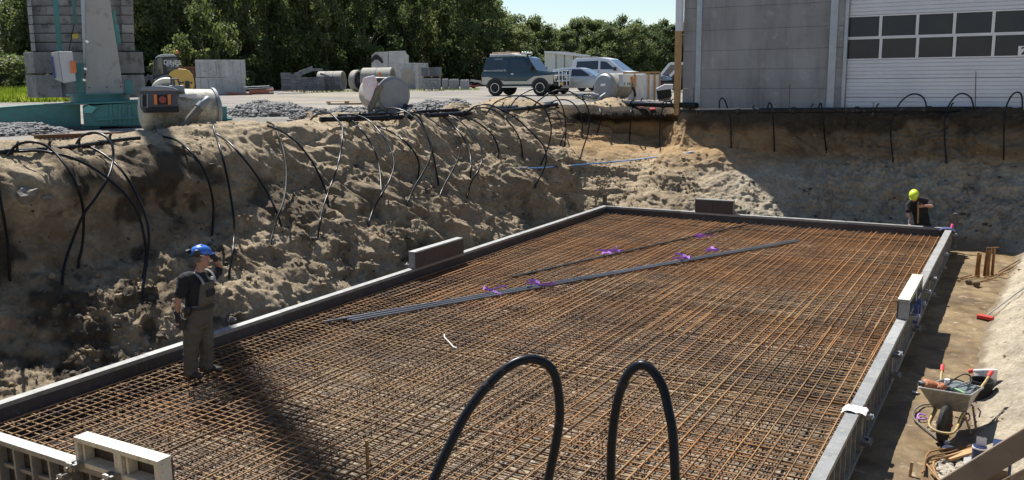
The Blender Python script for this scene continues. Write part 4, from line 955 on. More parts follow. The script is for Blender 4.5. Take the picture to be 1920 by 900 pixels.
# rail lying in front of the crane
rl = LF(120, 268, ZY+.05); t = rl.thing('steel_rail', 'rusty steel beam with bolt holes on the sand before the crane', 'beam')
g = G(); a, b = rl.at(66, 276), rl.at(230, 268, 1.0); a.y = 0; b.y = 1.0
d = (b-a).normalized(); g.bar(a+Vector((0, 0, .12)), b+Vector((0, 0, .12)), .02, .17); g.bar(a+Vector((0, 0, .21)), b+Vector((0, 0, .21)), .16, .02); g.bar(a+Vector((0, 0, .01)), b+Vector((0, 0, .01)), .16, .02); g.build('beam', mat('rusty_brown', (.16, .085, .055), (.10, .06, .04), rough=.8, scale=4), t)
for k in range(10): q = a.lerp(b, .03+k*.05); G().cyl(q+Vector((0, -.022, .13)), q+Vector((0, -.012, .13)), .018, seg=8).build('bolt_hole', CONCL, t)
o = LF(88, 270, ZY+.05); tag(G().blob(tuple(o.loc+Vector((0, 0, .03))), .07, 3, 1, .5, (1.2, 1, .5)).build('green_scrap', mat('lime_plastic', (.35, .6, .12), rough=.5), smooth=60), 'small lime green scrap on the sand by the rusty beam', 'scrap')

# ---- pump 1: cream tank with dark engine housing
p1 = LF(335, 252, ZY+.03); t = p1.thing('pump_tank', 'cream vacuum pump tank with dark engine housing on the crest left', 'pump', 'dewatering pump tanks')
c0, c1 = p1.at(272, 207, .35), p1.at(398, 207, .75); ax = (c1-c0).normalized(); Lk = (c1-c0).length; R = .455
g = G(); g.lathe(c0, ax, [(-.10, .02), (-.09, R*.5), (-.05, R*.82), (0.0, R*.96), (.06, R), (Lk-.02, R)], 36); g.build('tank', TANKM, t, smooth=50)
g = G(); g.lathe(c0, ax, [(Lk-.03, R*1.08), (Lk+.03, R*1.08)], 36); g.lathe(c0, ax, [(Lk+.031, R), (Lk+.1, R*.8), (Lk+.16, R*.4), (Lk+.17, .02)], 36); g.build('end_cap', TANKG, t, smooth=35)
hp = [(262, 172), (268, 166), (318, 164), (330, 168), (336, 206), (336, 210), (270, 211), (263, 200)]
poly_part('engine_housing', p1, hp, -.22, .55, DGREY, t, .02)
poly_part('housing_band', p1, [(273, 201), (335, 199), (336, 210), (273, 211)], -.5, .03, BLK, t)
poly_part('housing_lid', p1, [(262, 170), (268, 163), (300, 161), (322, 163), (334, 168), (330, 170), (268, 170)], -.2, .62, mat('housing_lid', (.22, .24, .27), (.17, .185, .21), rough=.4), t, .015)
poly_part('grille', p1, [(290, 178), (320, 178), (321, 196), (291, 196)], -.505, .02, BLK, t)
for q in ([(288, 177), (294, 177), (295, 196), (289, 196)], [(314, 177), (320, 177), (320.5, 196), (315, 196)]): poly_part('orange_panel', p1, q, -.52, .03, ORNG, t)
poly_part('grille', p1, [(267, 179), (275, 178), (275, 199), (267, 199)], -.5, .02, BLK, t)
for q in ([(264, 176), (267, 176), (267, 202), (264, 201)], [(275, 176), (277.5, 176), (277.5, 203), (275, 203)]): poly_part('housing_edge', p1, q, -.51, .03, mat('housing_lid', (0, 0, 0)), t)
a = p1.at(305, 187, -.52); G().cyl((a.x, -.535, a.z), (a.x, -.515, a.z), .07, seg=14).build('fan_hub', mat('dull_red', (.30, .06, .05), rough=.6), t)
pts = [p1.at(x, y, .1) for x, y in ((289, 166), (292, 160), (299, 154), (308, 151), (319, 151))]; G().tube(catmull(pts, 5), .058, 10).build('inlet_hose', mat('cream_hose', (.72, .66, .50), (.62, .56, .42), rough=.5), t, smooth=60)
poly_part('manifold', p1, [(317, 160), (345, 160), (345, 172), (318, 172)], .35, .5, TANKG, t, .02)
g = G()
for x0, y0, x1, y1 in ((320, 160, 321, 148), (321, 148, 333, 148), (333, 148, 337, 160), (326, 160, 326, 153)): g.cyl(p1.at(x0, y0, .2), p1.at(x1, y1, .2), .018, seg=6)
g.build('valve_frame', DGREY, t)
a, b, c = p1.at(389, 187, -.12), p1.at(377, 199, -.2), p1.at(328, 256, -.35)
G().tube([b, b.lerp(c, .5), c], .085, 12).build('suction_pipe', BROWNP, t, smooth=50)
g = G(); g.tube(catmull([a+Vector((0, .25, .0)), a, b], 5), .075, 10); g.cyl(b.lerp(a, .35), b.lerp(c, .07), .10, seg=14); g.build('elbow', TANKG, t, smooth=50)
for x in (300, 375): a = p1.at(x, 246, .5); G().box((a.x, .5, .06), (.12, .8, .14)).build('skid', TANKG, t)
poly_part('side_label', p1, [(336, 177), (369, 176), (369, 181), (336, 182)], .02, .02, mat('pale_label', (.66, .68, .70), rough=.5), t).location.y = -.0

# ---- pump 2: grey drum with the wrapped box
p2 = LF(728, 211, ZY+.03); t = p2.thing('pump_tank', 'grey drum pump with a plastic wrapped box standing behind the hoses', 'pump', 'dewatering pump tanks')
fc = p2.at(738, 178, -.3); ax = Vector((.42, -.90, -.02)).normalized(); R = .53
g = G(); g.lathe(fc-ax*1.5, ax, [(-.12, .02), (-.1, R*.5), (-.04, R*.85), (.04, R), (1.45, R)], 36); g.build('tank', TANKM, t, smooth=50)
g = G(); g.lathe(fc-ax*.06, ax, [(0, R*1.07), (.05, R*1.07)], 40); g.lathe(fc, ax, [(-.008, R*1.0), (.03, R*.9), (.045, R*.4), (.048, .02)], 40); g.build('end_disc', TANKG, t, smooth=30)
wrap = mat('plastic_wrap', (.72, .66, .66), (.60, .32, .30), rough=.3, scale=2.2, c3=(.62, .63, .70), s3=.60)
g = G(); P = [p2.at(x, y, -.6) for x, y in ((680, 149), (684, 145), (702, 141), (706, 148), (710, 168), (705, 182), (694, 190), (684, 184), (680, 168))]
g.prism([(p.x, p.z) for p in P], .28, c=(0, -.55, 0)); g.build('wrapped_box', wrap, t, bev=.05, smooth=50)
poly_part('shelf', p2, [(704, 146), (726, 146), (726, 151), (704, 151)], -.1, .5, DGREY, t)
a = p2.at(712, 139, -.1); G().cyl((a.x, -.1, a.z-.06), (a.x, -.1, a.z+.05), .05, seg=10).build('beacon', ORNG, t)
pts = [p2.at(x, y, dy) for x, y, dy in ((715, 160, -.75), (709, 168, -.8), (704, 182, -.8), (696, 200, -.8), (687, 214, -.8))]; G().tube(catmull(pts, 4), .10, 12).build('suction_pipe', BROWNP, t, smooth=50)
pts = [p2.at(x, y, -.5) for x, y in ((756, 198), (766, 201), (776, 206), (782, 211))]; G().tube(catmull(pts, 4), .07, 8).build('outlet_pipe', BLK, t, smooth=50)
G().box((fc.x-.35, .3, .06), (.9, 1.2, .12)).build('skid', TANKG, t)
q = fc+ax*.06+Vector((-.06, 0, .14)); g = G(); g.box((0, 0, 0), (.2, .012, .13)); o = g.build('sticker', WHITE, t); o.location = q; o.rotation_euler = (0, 0, math.atan2(ax.y, ax.x)+PI/2)

# ---- pump 3: round grey end, box marked E 10
p3 = LF(1152, 190, ZY+.02); t = p3.thing('pump_tank', 'cream pump tank with round grey end and control box by the timber screen', 'pump', 'dewatering pump tanks')
fc = p3.at(1133, 163, -.3); ax = Vector((-.62, -.78, 0)).normalized(); R = .535
g = G(); g.lathe(fc-ax*1.9, ax, [(-.12, .02), (-.1, R*.5), (-.04, R*.85), (.04, R), (1.86, R)], 36); g.build('tank', TANKM, t, smooth=50)
g = G(); g.lathe(fc-ax*.07, ax, [(0, R*1.06), (.05, R*1.06)], 40); g.lathe(fc, ax, [(-.018, R), (.06, R*.86), (.10, R*.4), (.105, .02)], 40); g.build('end_disc', TANKG, t, smooth=30)
poly_part('control_box', p3, [(1160, 139), (1182, 139), (1182, 162), (1160, 162)], -.35, .4, mat('box_grey', (.66, .66, .63), (.6, .6, .57), rough=.5), t, .012)
poly_part('box_side', p3, [(1160.3, 139.5), (1167.5, 139.5), (1167.5, 161.5), (1160.3, 161.5)], -.56, .02, mat('box_side_blue', (.42, .47, .53), rough=.5), t)
a = p3.at(1175.5, 157.5, -.565); text_geo('E 10', .15, 'lettering', mat('black_print', (0, 0, 0)), t, (a.x, -.562, a.z), (PI/2, 0, 0), .001, True)
a = p3.at(1185, 149, -.35); g = G(); g.cyl((a.x-.04, -.35, a.z-.1), (a.x+.04, -.35, a.z+.1), .08, seg=12); g.build('warning_lamp', mat('amber', (.62, .24, .05), (.4, .12, .03), rough=.3), t, smooth=50)
pts = [p3.at(x, y, -.5) for x, y in ((1186, 163), (1190, 172), (1191, 181))]; G().tube(catmull(pts, 4), .05, 8).build('outlet_pipe', BLK, t)
poly_part('end_label', p3, [(1126, 157), (1135, 156.5), (1135, 161), (1126, 161.5)], -.75, .02, WHITE, t)
for x, y, x2, y2 in ((1108, 178, 1122, 181), (1124, 186, 1137, 177)): G().cyl(p3.at(x, y, -1.0), p3.at(x2, y2, -1.0), .10, seg=10).build('valve', TANKG, t, smooth=50)
G().box((fc.x+.6, .35, .05), (1.2, 1.0, .1)).build('skid', TANKG, t)

# ---- stacks of building material along the far edge of the yard
def stackbox(F, parent, x0, x1, y0, y1, dy, th, m, name, bev=.02): return block(F, parent, x0, x1, y0, y1, dy, th, m, name, 0.0, bev)
f = LF(413, 178, ZY-.0)
xsb = [367.5, 383, 398.5, 412, 429, 444.5, 459.5]
for i in range(6):
    for j, (y0, y1) in enumerate(((112, 145.2), (145.8, 179))):
        q = LF((xsb[i]+xsb[i+1])/2, 179, ZY-.0); a, b = f.at(xsb[i]+j*1.2, y1), f.at(xsb[i+1]+j*.6, y0)
        t = thing('concrete_block', 'pale tall concrete block, %s from the left in the %s row of the block wall' % (('first', 'second', 'third', 'fourth', 'fifth', 'last')[i], ('upper', 'lower')[j]), 'block', f.M @ Vector(((a.x+b.x)/2, 0, a.z if j == 0 else 0)), f.rz, 'blocks of the concrete block wall')
        g = G(); g.box((0, .6, (b.z-a.z)/2), (b.x-a.x-.02, 1.2+rnd.uniform(-.06, .06), b.z-a.z-.015)); g.build('body', CONCL, t, bev=.02); g = G(); g.box((0, .002, (b.z-a.z)/2), (.04, .02, b.z-a.z-.3)); g.build('joint_groove', CONC, t)
# red-brown pipes and planks
CLAY = mat('red_clay', (.36, .13, .08), (.26, .09, .055), rough=.7, scale=4, vary=.1)
f = LF(490, 177, ZY)
t = f.thing('clay_duct', 'thick red brown duct pipe lying by the block wall', 'duct'); a, b = f.at(467, 172), f.at(513, 171); G().pipe(a, b, .20, .16, 20).build('pipe_wall', CLAY, t, smooth=40); G().cyl(a+(b-a)*.03, a+(b-a)*.08, .22, seg=20).build('collar', CLAY, t, smooth=40)
for k, (x0, y0, x1, y1, r) in enumerate(((426, 176, 446, 177, .12), (444, 177.5, 468, 176.5, .09))):
    t = f.thing('clay_pipe', ('short red clay pipe close to the block wall', 'thin red clay pipe left of the thick red brown duct')[k], 'pipe'); G().pipe(f.at(x0, y0), f.at(x1, y1), r, r*.8, 14).build('pipe_wall', CLAY, t, smooth=40); G().cyl(f.at(x0, y0), f.at(x0, y0)+Vector((.15, 0, 0)), r*1.15, seg=14).build('socket', CLAY, t)
for k, (x0, y0, x1, y1, m, lab) in enumerate(((458, 163, 505, 161, WHITE, 'white board lying on top of the thick red brown duct'), (462, 166.5, 512, 164, CONCL, 'grey white board leaning over the red brown duct'), (470, 179.5, 540, 177.5, TIMB, 'long brown plank on the gravel before the duct'), (505, 173, 533, 172, WHITE, 'short white lath behind the duct end'), (520, 175.5, 573, 174.5, STEELS, 'long thin grey pole on the gravel right of the duct'))):
    a, b = f.at(x0, y0, -.1*k), f.at(x1, y1, -.1*k+.2); tag(G().bar(f.M @ a, f.M @ b, .22 if k < 3 else .1, .05).build('board', m, bev=.006), lab, 'board')
# paving stone pallets
PAV = mat('grey_paver', (.17, .175, .185), (.115, .12, .128), rough=.85, scale=3, bump=.2, c3=(.25, .25, .26), s3=.68, vary=.2, world=True)
PLT = mat('pallet_wood', (.40, .29, .17), (.30, .21, .12), rough=.8, scale=5, vary=.15)
def paver_pallet(x0, x1, y0, y1, lab, rowsn=6, cols=3, yaw=0.0, m=PAV, dy=0.0, gz=None):
    F = LF((x0+x1)/2, y1, ZY if gz is None else gz); t = F.thing('paver_pallet', lab, 'paving stones', 'pallets of grey paving stones'); t.rotation_euler[2] += yaw
    a, b = F.at(x0, y1), F.at(x1, y0); wd = b.x-a.x; h = b.z; ph = .13
    g = G()
    for x in (-wd*.42, 0, wd*.42): g.box((x, .45, .05), (.12, .9, .08))
    g.box((0, .45, ph-.02), (wd, .95, .025)); g.build('pallet', PLT, t)
    hh = (h-ph)/rowsn; cw = wd/cols; me = None
    for r in range(rowsn):
        for c in range(cols):
            if me is None: g = G(); g.box((0, 0, 0), (cw-.012, .92, hh-.012)); me = g.mesh('paver_block', m, bev=.008)
            inst(me, 'paver_block', t, (-wd/2+cw*(c+.5)+rnd.uniform(-.008, .008), .45+rnd.uniform(-.02, .02), ph+hh*(r+.5)))
    return t
paver_pallet(529, 546, 136, 171, 'dark grey paving stone pallet, leftmost of the row', 5, 1)
paver_pallet(547, 566, 138, 172, 'dark grey paving stone pallet beside the leftmost one', 5, 2)
paver_pallet(568, 608, 144, 173, 'widest dark grey paving stone pallet, below the tilted stacks', 6, 4)
paver_pallet(610, 639, 143, 172, 'dark grey paving stone pallet before the concrete pipe', 5, 3)
paver_pallet(793, 827, 146, 170, 'grey paving pallet under the dark stack right of the arch slab', 4, 5, m=CONC)
paver_pallet(792, 827, 127, 145, 'dark slab stack on top of the grey pallet right of the arch', 1, 7, gz=PZ(810, 170, ZY).z+.98).location = LF(810, 170, ZY).loc+Vector((0, 0, .98))
f = LF(590, 173, ZY)
for x0, y0, x1, y1, th, lab in ((561, 138, 587, 128, .35, 'tilted grey slab stack lying on the paving pallets, left'), (587, 131, 605, 131, .18, 'flat grey slab stack lying on the paving pallets, right'), (552, 139, 567, 137, .2, 'small slab stack leaning on the second paving pallet'), (600, 138, 616, 143, .14, 'slabs sliding off towards the concrete pipe')):
    a, b = f.at(x0, y0, .3), f.at(x1, y1, .3); tag(G().bar(f.M @ a, f.M @ b, .8, th).build('slab_stack', PAV, bev=.02), lab, 'slabs')
f = LF(500, 168, ZY); t = f.thing('tarpaulin_heap', 'dark heap of rolled sheeting left of the paving pallets', 'heap')
for k, (x, y, r) in enumerate(((478, 152, .5), (492, 158, .4), (506, 156, .5), (518, 159, .35))): a = f.at(x, y, .5); G().blob((a.x, .5, max(a.z-.2, .2)), r, k+30, 2, .25, (1.2, .8, .9)).build('sheet_roll', mat('dark_sheet', (.05, .055, .065), (.03, .033, .04), rough=.6), t, smooth=50)
a = f.at(504, 148, .1); G().box((a.x, .1, a.z), (.35, .1, .3)).build('brown_board', TIMB, t)
# concrete pipes
CPI = mat('pipe_concrete', (.40, .375, .32), (.29, .27, .23), rough=.92, scale=1.5, bump=.2, c3=(.22, .2, .17), s3=.66, vary=.1)
def cpipe(px, py, gy, x0, x1, R, lab, parts=2, dirv=(1, -.25), thk=.12):
    F = LF(px, gy, ZY); t = F.thing('concrete_pipe', lab, 'pipe', 'large concrete pipes in the yard'); d = Vector((dirv[0], dirv[1], 0)).normalized()
    a, b = F.at(x0, gy), F.at(x1, gy); n = (b.x-a.x)/d.x; s = Vector((a.x, 0, R))
    for k in range(parts): G().pipe(s+d*(n*k/parts+.015), s+d*(n*(k+1)/parts-.015), R, R-thk, 32).build('pipe_section', CPI, t, smooth=40)
    return t
cpipe(628, 170, 170, 600, 645, .80, 'long concrete pipe behind the paving pallets, open end right', 3, (1, -.35), .10)
f = LF(672, 172, ZY); t = f.thing('concrete_ring', 'concrete manhole ring standing on edge left of the wrapped pump', 'ring', 'large concrete pipes in the yard'); R = (f.at(672, 131).z)/2
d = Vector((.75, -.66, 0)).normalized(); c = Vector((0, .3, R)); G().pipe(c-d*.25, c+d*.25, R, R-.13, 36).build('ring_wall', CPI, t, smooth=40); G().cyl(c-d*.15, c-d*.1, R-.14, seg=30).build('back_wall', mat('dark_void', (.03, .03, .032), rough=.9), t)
for k in range(5): an = k*PI/5; u = Vector((-d.y, d.x, 0)); v = u*math.cos(an)+Vector((0, 0, 1))*math.sin(an); G().bar(c+d*.02-v*(R-.15), c+d*.02+v*(R-.15), .05).build('spoke', DGREY, t)
cpipe(715, 170, 172, 683, 738, .88, 'fat concrete pipe directly behind the wrapped pump', 2, (1, -.32), .13)
# cast concrete chamber, arch slab, low walls
f = LF(731, 166, ZY); t = f.thing('concrete_chamber', 'big cast concrete chamber with rounded top opening behind the pipes', 'chamber')
poly_part('chamber_body', f, [(729, 97), (760, 96), (762, 102), (766, 104), (766, 166), (729, 166)], 1.0, 2.2, CONCL, t, .03)
poly_part('chamber_wing', f, [(697, 105), (704, 98.5), (728.5, 97.5), (728.5, 166), (697, 166)], .9, 1.8, CONCL, t, .03)
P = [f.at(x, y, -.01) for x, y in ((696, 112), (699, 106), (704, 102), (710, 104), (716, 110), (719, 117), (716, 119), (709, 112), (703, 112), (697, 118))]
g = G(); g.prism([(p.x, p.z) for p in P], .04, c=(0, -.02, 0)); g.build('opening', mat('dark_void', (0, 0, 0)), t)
f = LF(775, 168, ZY); t = f.thing('arch_slab', 'pale concrete slab with an arched recess leaning upright', 'slab')
poly_part('slab', f, [(748, 118), (781, 118), (781, 168), (748, 168)], .1, .2, CONCL, t, .02)
poly_part('slab_edge', f, [(781.3, 118), (803, 118.5), (803, 128), (793, 128), (793, 168), (781.3, 168)], .5, .3, CONCL, t, .02)
def arch(s): return [(751+s, 168), (751+s, 145)]+[(765.5-(14.5-s)*math.cos(a), 144-(18-s)*math.sin(a)) for a in [PI*k/10 for k in range(1, 10)]]+[(780-s, 145), (780-s, 168)]
o_, i_ = [f.at(x, y, -.03) for x, y in arch(0)], [f.at(x, y, -.03) for x, y in arch(2.2)]
g = G(); n = len(o_); vs = [(p.x, y, p.z) for y in (-.07, .0) for p in o_+i_]
g.add(vs, [(i, i+1, n+i+1, n+i) for i in range(n-1)]+[(i, i+1, 2*n+i+1, 2*n+i) for i in range(n-1)]+[(n+i, n+i+1, 3*n+i+1, 3*n+i) for i in range(n-1)]); g.build('arch_ring', CONCL, t, bev=0)
g = G(); g.prism([(p.x, p.z) for p in i_], .01, c=(0, -.012, 0)); g.build('arch_infill', mat('beige_infill', (.42, .38, .30), (.34, .30, .24), rough=.9, scale=2), t)
poly_part('lower_band', f, [(753.5, 158), (777.5, 158), (777.5, 168), (753.5, 168)], -.04, .04, CONC, t)
for k, (x0, x1) in enumerate(((829, 841), (842, 861), (863, 880))):
    f = LF((x0+x1)/2, 168, ZY); t = f.thing('low_wall_element', ('short', 'wide', 'right hand')[k]+' low grey concrete element right of the arch slab', 'concrete element', 'low concrete elements'); stackbox(f, t, x0, x1, 149+k, 168, 0, .9, CONC, 'element', .02); stackbox(f, t, x0+1, x1-1, 147+k, 149+k, .15, .3, CONCL, 'cap')
f = LF(897, 152, ZY); t = f.thing('tote_cage', 'white plastic tanks in a cage behind the green off-roader', 'tank')
for x in (873, 884, 897): a, b = f.at(x, 152), f.at(x+11, 124); G().box(((a.x+b.x)/2, .5, (b.z)/2), (b.x-a.x-.05, 1, b.z)).build('tote', mat('translucent_white', (.6, .62, .62), (.45, .48, .5), rough=.4, scale=4), t, bev=.05)
for x in (873, 878, 884, 890, 897, 903, 908): a, b = f.at(x, 152, -.05), f.at(x, 124, -.05); G().cyl((a.x, -.05, 0), (a.x, -.05, b.z), .03, seg=6).build('cage_bar', GALV, t)
f = LF(898, 166, ZY); t = f.thing('drawbar_trailer', 'low flat trailer with red frame left of the green off-roader', 'trailer')
poly_part('deck', f, [(882, 149), (912, 153), (912, 157), (882, 153)], .3, .9, CONCL, t); poly_part('frame', f, [(880, 160), (912, 157), (912, 161), (880, 164)], .3, .8, mat('dull_red', (0, 0, 0)), t)
a = f.at(888, 163, 0); G().cyl((a.x, .0, .22), (a.x, .2, .22), .22, seg=16).build('wheel', BLK, t)
# wooden pallet on the gravel
f = LF(652, 196, ZY); t = f.thing('wooden_pallet', 'wooden pallet lying on the gravel left of the wrapped pump', 'pallet'); t.rotation_euler[2] += .06
a, b = f.at(616, 196), f.at(690, 196); wd = b.x-a.x
for k in range(7): G().box((0, .1+k*.15, .135), (wd, .11, .022)).build('deck_board', PLT, t)
for x in (-wd*.47, 0, wd*.47):
    for y in (.1, .55, 1.0): G().box((x, y, .085), (.14, .12, .076)).build('block', PLT, t)
for y in (.1, .55, 1.0): G().box((0, y, .023), (wd, .1, .022)).build('skid_board', PLT, t)
for x in (-wd*.47, 0, wd*.47): G().box((x, .55, .0), (.11, 1.0, .02)).build('bottom_board', PLT, t)

# heaps
STONE = mat('crushed_stone', (.25, .245, .235), (.12, .118, .112), rough=.9, scale=9, c3=(.38, .37, .35), s3=.66)
def mound(name, label, cat, px, py, wpx, hpx, dep, m, seed, stones=0, ss=(.05, .11), group=None, z=ZY):
    F = LF(px, py, z); t = F.thing(name, label, cat, group); a, b = F.at(px-wpx/2, py), F.at(px+wpx/2, py-hpx); wd = b.x-a.x; h = b.z
    nx_, ny_ = 46, 26; P = []
    for j in range(ny_+1):
        for i in range(nx_+1):
            u, v = i/nx_*2-1, j/ny_*2-1; r = math.hypot(u, v); k = max(0, 1-r*r)**.8*(1+.35*mnoise.noise(Vector((u*2, v*2, seed))))
            q = Vector((u*wd/2, v*dep/2, 0)); wq = F.M @ Vector((q.x, q.y+dep*.3, 0)); gz = ground_z(wq.x, wq.y)-ZY; hh = max(-.04, h*k+.05*mnoise.noise(Vector((q.x*3, q.y*3, seed)))+.03*mnoise.noise(Vector((q.x*9, q.y*9, seed)))-.03); P.append((q.x, q.y+dep*.3, gz+(max(-.04, hh*min(1, max(0, (gz+.12)/.12))) if gz > -.12 else -.12)))
    g = G(); g.add(P, [(j*(nx_+1)+i, j*(nx_+1)+i+1, (j+1)*(nx_+1)+i+1, (j+1)*(nx_+1)+i) for j in range(ny_) for i in range(nx_)]); g.build('heap_body', m, t, smooth=70, fix=False)
    if stones:
        g = G()
        for k in range(stones):
            p = P[rnd.randrange(len(P))]; u = (p[0]/(wd/2)); 
            if p[2] < .0 and (rnd.random() < .6 or p[2] < -.15): continue
            s = rnd.uniform(*ss); g.blob((p[0]+rnd.uniform(-.1, .1), p[1]+rnd.uniform(-.1, .1), p[2]+s*.35), s, k+seed*99, 0, .55, (1, 1, .7))
        stuff(g.build('stones', STONE, t, fix=False))
    return t
GV = 'heaps of crushed stone'
mound('stone_heap', 'long grey crushed stone heap right of the crane outrigger', 'stone heap', 505, 217, 175, 25, 3.2, STONE, 1, 2600, (.035, .085), GV)
mound('stone_heap', 'grey crushed stone heap in front of the wooden pallet', 'stone heap', 655, 217, 110, 14, 2.0, STONE, 2, 1400, (.035, .08), GV)
mound('stone_heap', 'grey crushed stone heap right of the wrapped pump', 'stone heap', 800, 213, 110, 20, 3.0, STONE, 3, 1200, (.035, .08), GV)
mound('stone_heap', 'small grey crushed stone heap beside the sand mound', 'stone heap', 850, 209, 60, 20, 2.4, STONE, 4, 600, (.035, .08), GV)
mound('stone_heap', 'grey crushed stone heap under the crane outrigger at far left', 'stone heap', 30, 252, 200, 19, 2.2, STONE, 5, 1500, (.03, .07), GV)
mound('rubble_heap', 'low brown grey rubble heap among the hoses', 'rubble', 590, 224, 90, 18, 1.6, SAND, 6, 350, (.03, .08))
mound('sand_mound', 'pale sand mound in front of the green off-roader', 'sand mound', 955, 204, 160, 21, 3.2, SAND, 7, 60, (.02, .045))
mound('dirt_mound', 'brown dirt mound in front of the round ended pump', 'dirt mound', 1155, 201, 130, 17, 2.4, SAND, 8, 120, (.02, .05))
mound('dirt_mound', 'small dirt mound at the foot of the wooden corner post', 'dirt mound', 1222, 199, 46, 9, 1.2, SAND, 9, 90, (.03, .08))

# timber screen with plastic sheet
f = LF(1203, 190, ZY); t = f.thing('plastic_screen', 'timber framed screen of milky plastic sheet left of the hall corner', 'screen')
for x0, x1, y0, y1 in ((1168, 1238, 134, 138.5),): a, b = f.at(x0, y1), f.at(x1, y0); G().box(((a.x+b.x)/2, 0, (a.z+b.z)/2), (b.x-a.x, .05, b.z-a.z)).build('top_rail', TIMB, t)
for x in (1170, 1190, 1215.5, 1227, 1236.5): a, b = f.at(x, 192), f.at(x, 138.5); G().box((a.x, .0, b.z/2-.0), (.07, .045, b.z-.004)).build('post', TIMB, t)
a, b = f.at(1169, 190), f.at(1237, 139); g = G(); n = 26; vs = []
for j in range(9):
    for i in range(n): vs.append((a.x+(b.x-a.x)*i/(n-1), .045+.05*mnoise.noise(Vector((i*.45, j*.5, 2))), .05+(b.z-.06)*j/8))
g.add(vs, [(j*n+i, j*n+i+1, (j+1)*n+i+1, (j+1)*n+i) for j in range(8) for i in range(n-1)])
g.build('plastic_sheet', mat('milky_plastic', (.74, .73, .72), (.64, .62, .60), rough=.35, scale=3), t, smooth=60, fix=False)
f = LF(1247, 200, ZY); t = f.thing('black_bin', 'black box with a pale lid on a concrete stand by the hall corner', 'bin')
poly_part('bin_body', f, [(1231, 169), (1258, 166), (1260, 181), (1233, 187)], .2, .5, BLK, t, .02); poly_part('lid', f, [(1230, 166), (1246, 158), (1262, 158), (1262, 166), (1232, 170)], .2, .55, mat('pale_label', (0, 0, 0)), t, .015)
poly_part('stand', f, [(1238, 184), (1258, 182), (1258, 204), (1240, 204)], .3, .4, CONC, t, .01)
for k, (x, y, m, lab) in enumerate(((1204, 201, 'dull_red', 'red rag on the dirt mound beside the hose'), (1223, 207, 'dull_red', 'small red cap beside the hall corner hoses'))):
    q = HIT(x, y); tag(G().blob(tuple(Vector(q)+Vector((0, 0, .04))), .09, k+70, 1, .5, (1.4, 1, .6)).build('red_scrap', mat('bright_red', (.55, .04, .04), rough=.5), smooth=60), lab, 'scrap')
# stakes in the pit
def stake(px, py, ptop, Y, lab, wd, m, hat=False):
    p = PY(px, py, Y); q = PY(px, ptop, Y); t = thing('stake', lab, 'stake', (p.x, p.y, p.z-.5), 0, 'stakes around the formwork'); h = q.z-p.z+.5
    G().box((0, 0, h/2), (wd, wd, h)).build('shaft', m, t, bev=.004)
    G().box((0, 0, h+.008), (wd*(2.2 if hat else .8), wd*.9, .016)).build('stake_top', m, t); return t
stake(1134, 388, 365, .25, 'dark stake at the far left corner of the formwork', .10, mat('dark_timber', (.12, .10, .085), (.08, .07, .06), rough=.8))
stake(1134, 366, 322, .3, 'thin red tipped rod above the far left formwork corner', .018, RUST, True)
stake(1558, 408, 356, .35, 'thin dark stake behind the far formwork', .035, mat('dark_timber', (0, 0, 0)), True)
stake(1789, 428, 401, .3, 'short dark square stake at the far right corner of the formwork', .10, mat('dark_timber', (0, 0, 0)))
# ================================================================ VEHICLES
def carpaint(name, c, c2=None, metal=0.25, rough=0.3): return mat(name, c, c2 or tuple(x*.9 for x in c), rough=rough, metal=metal, scale=1.0, coat=0.6)
GLASS = mat('car_glass', (0.03, 0.037, 0.045), (0.02, 0.025, 0.03), rough=0.04, spec=0.9, scale=1.0)
WSHIELD = mat('windscreen', (0.10, 0.14, 0.18), (0.07, 0.10, 0.13), rough=0.05, spec=1.0, scale=1.0)
CHROME = mat('silver', (0, 0, 0)); TRIM = mat('black_trim', (.025, .025, .027), (.018, .018, .02), rough=.5, scale=5)
LAMPC = mat('clear_lamp', (.65, .65, .62), (.5, .5, .5), rough=.1, scale=8); LAMPR = mat('red_lamp', (.35, .02, .02), rough=.2); LAMPA = mat('amber', (0, 0, 0))
PLATEY = mat('plate_yellow', (.72, .42, .05), (.6, .34, .04), rough=.5)
def wheel(parent, x, y, r, wd, side, spokes=5, rimr=.62):
    g = G(); g.lathe((0, -wd/2, 0), (0, 1, 0), [(0, r*rimr), (.015, r*.93), (.05, r), (wd-.05, r), (wd-.015, r*.93), (wd, r*rimr)], 28)
    t = g.build('tyre', BLK, parent, smooth=35); t.location = (x, y, r)
    g = G(); yo = side*(wd/2-.02)
    g.ring((0, yo, 0), (0, 1, 0), r*rimr*.92, r*.06, 24, 6); g.cyl((0, yo-side*.06, 0), (0, yo, 0), r*.17, seg=12)
    for k in range(spokes): a = 2*PI*k/spokes+.3; g.bar((0, yo-side*.02, 0), (math.cos(a)*r*rimr*.9, yo-side*.02, math.sin(a)*r*rimr*.9), r*.14, .03, up=(0, 1, 0))
    g.build('rim', CHROME, t, smooth=40); G().cyl((0, yo-side*.08, 0), (0, yo-side*.06, 0), r*rimr*.95, seg=20).build('brake_disc', TRIM, t)
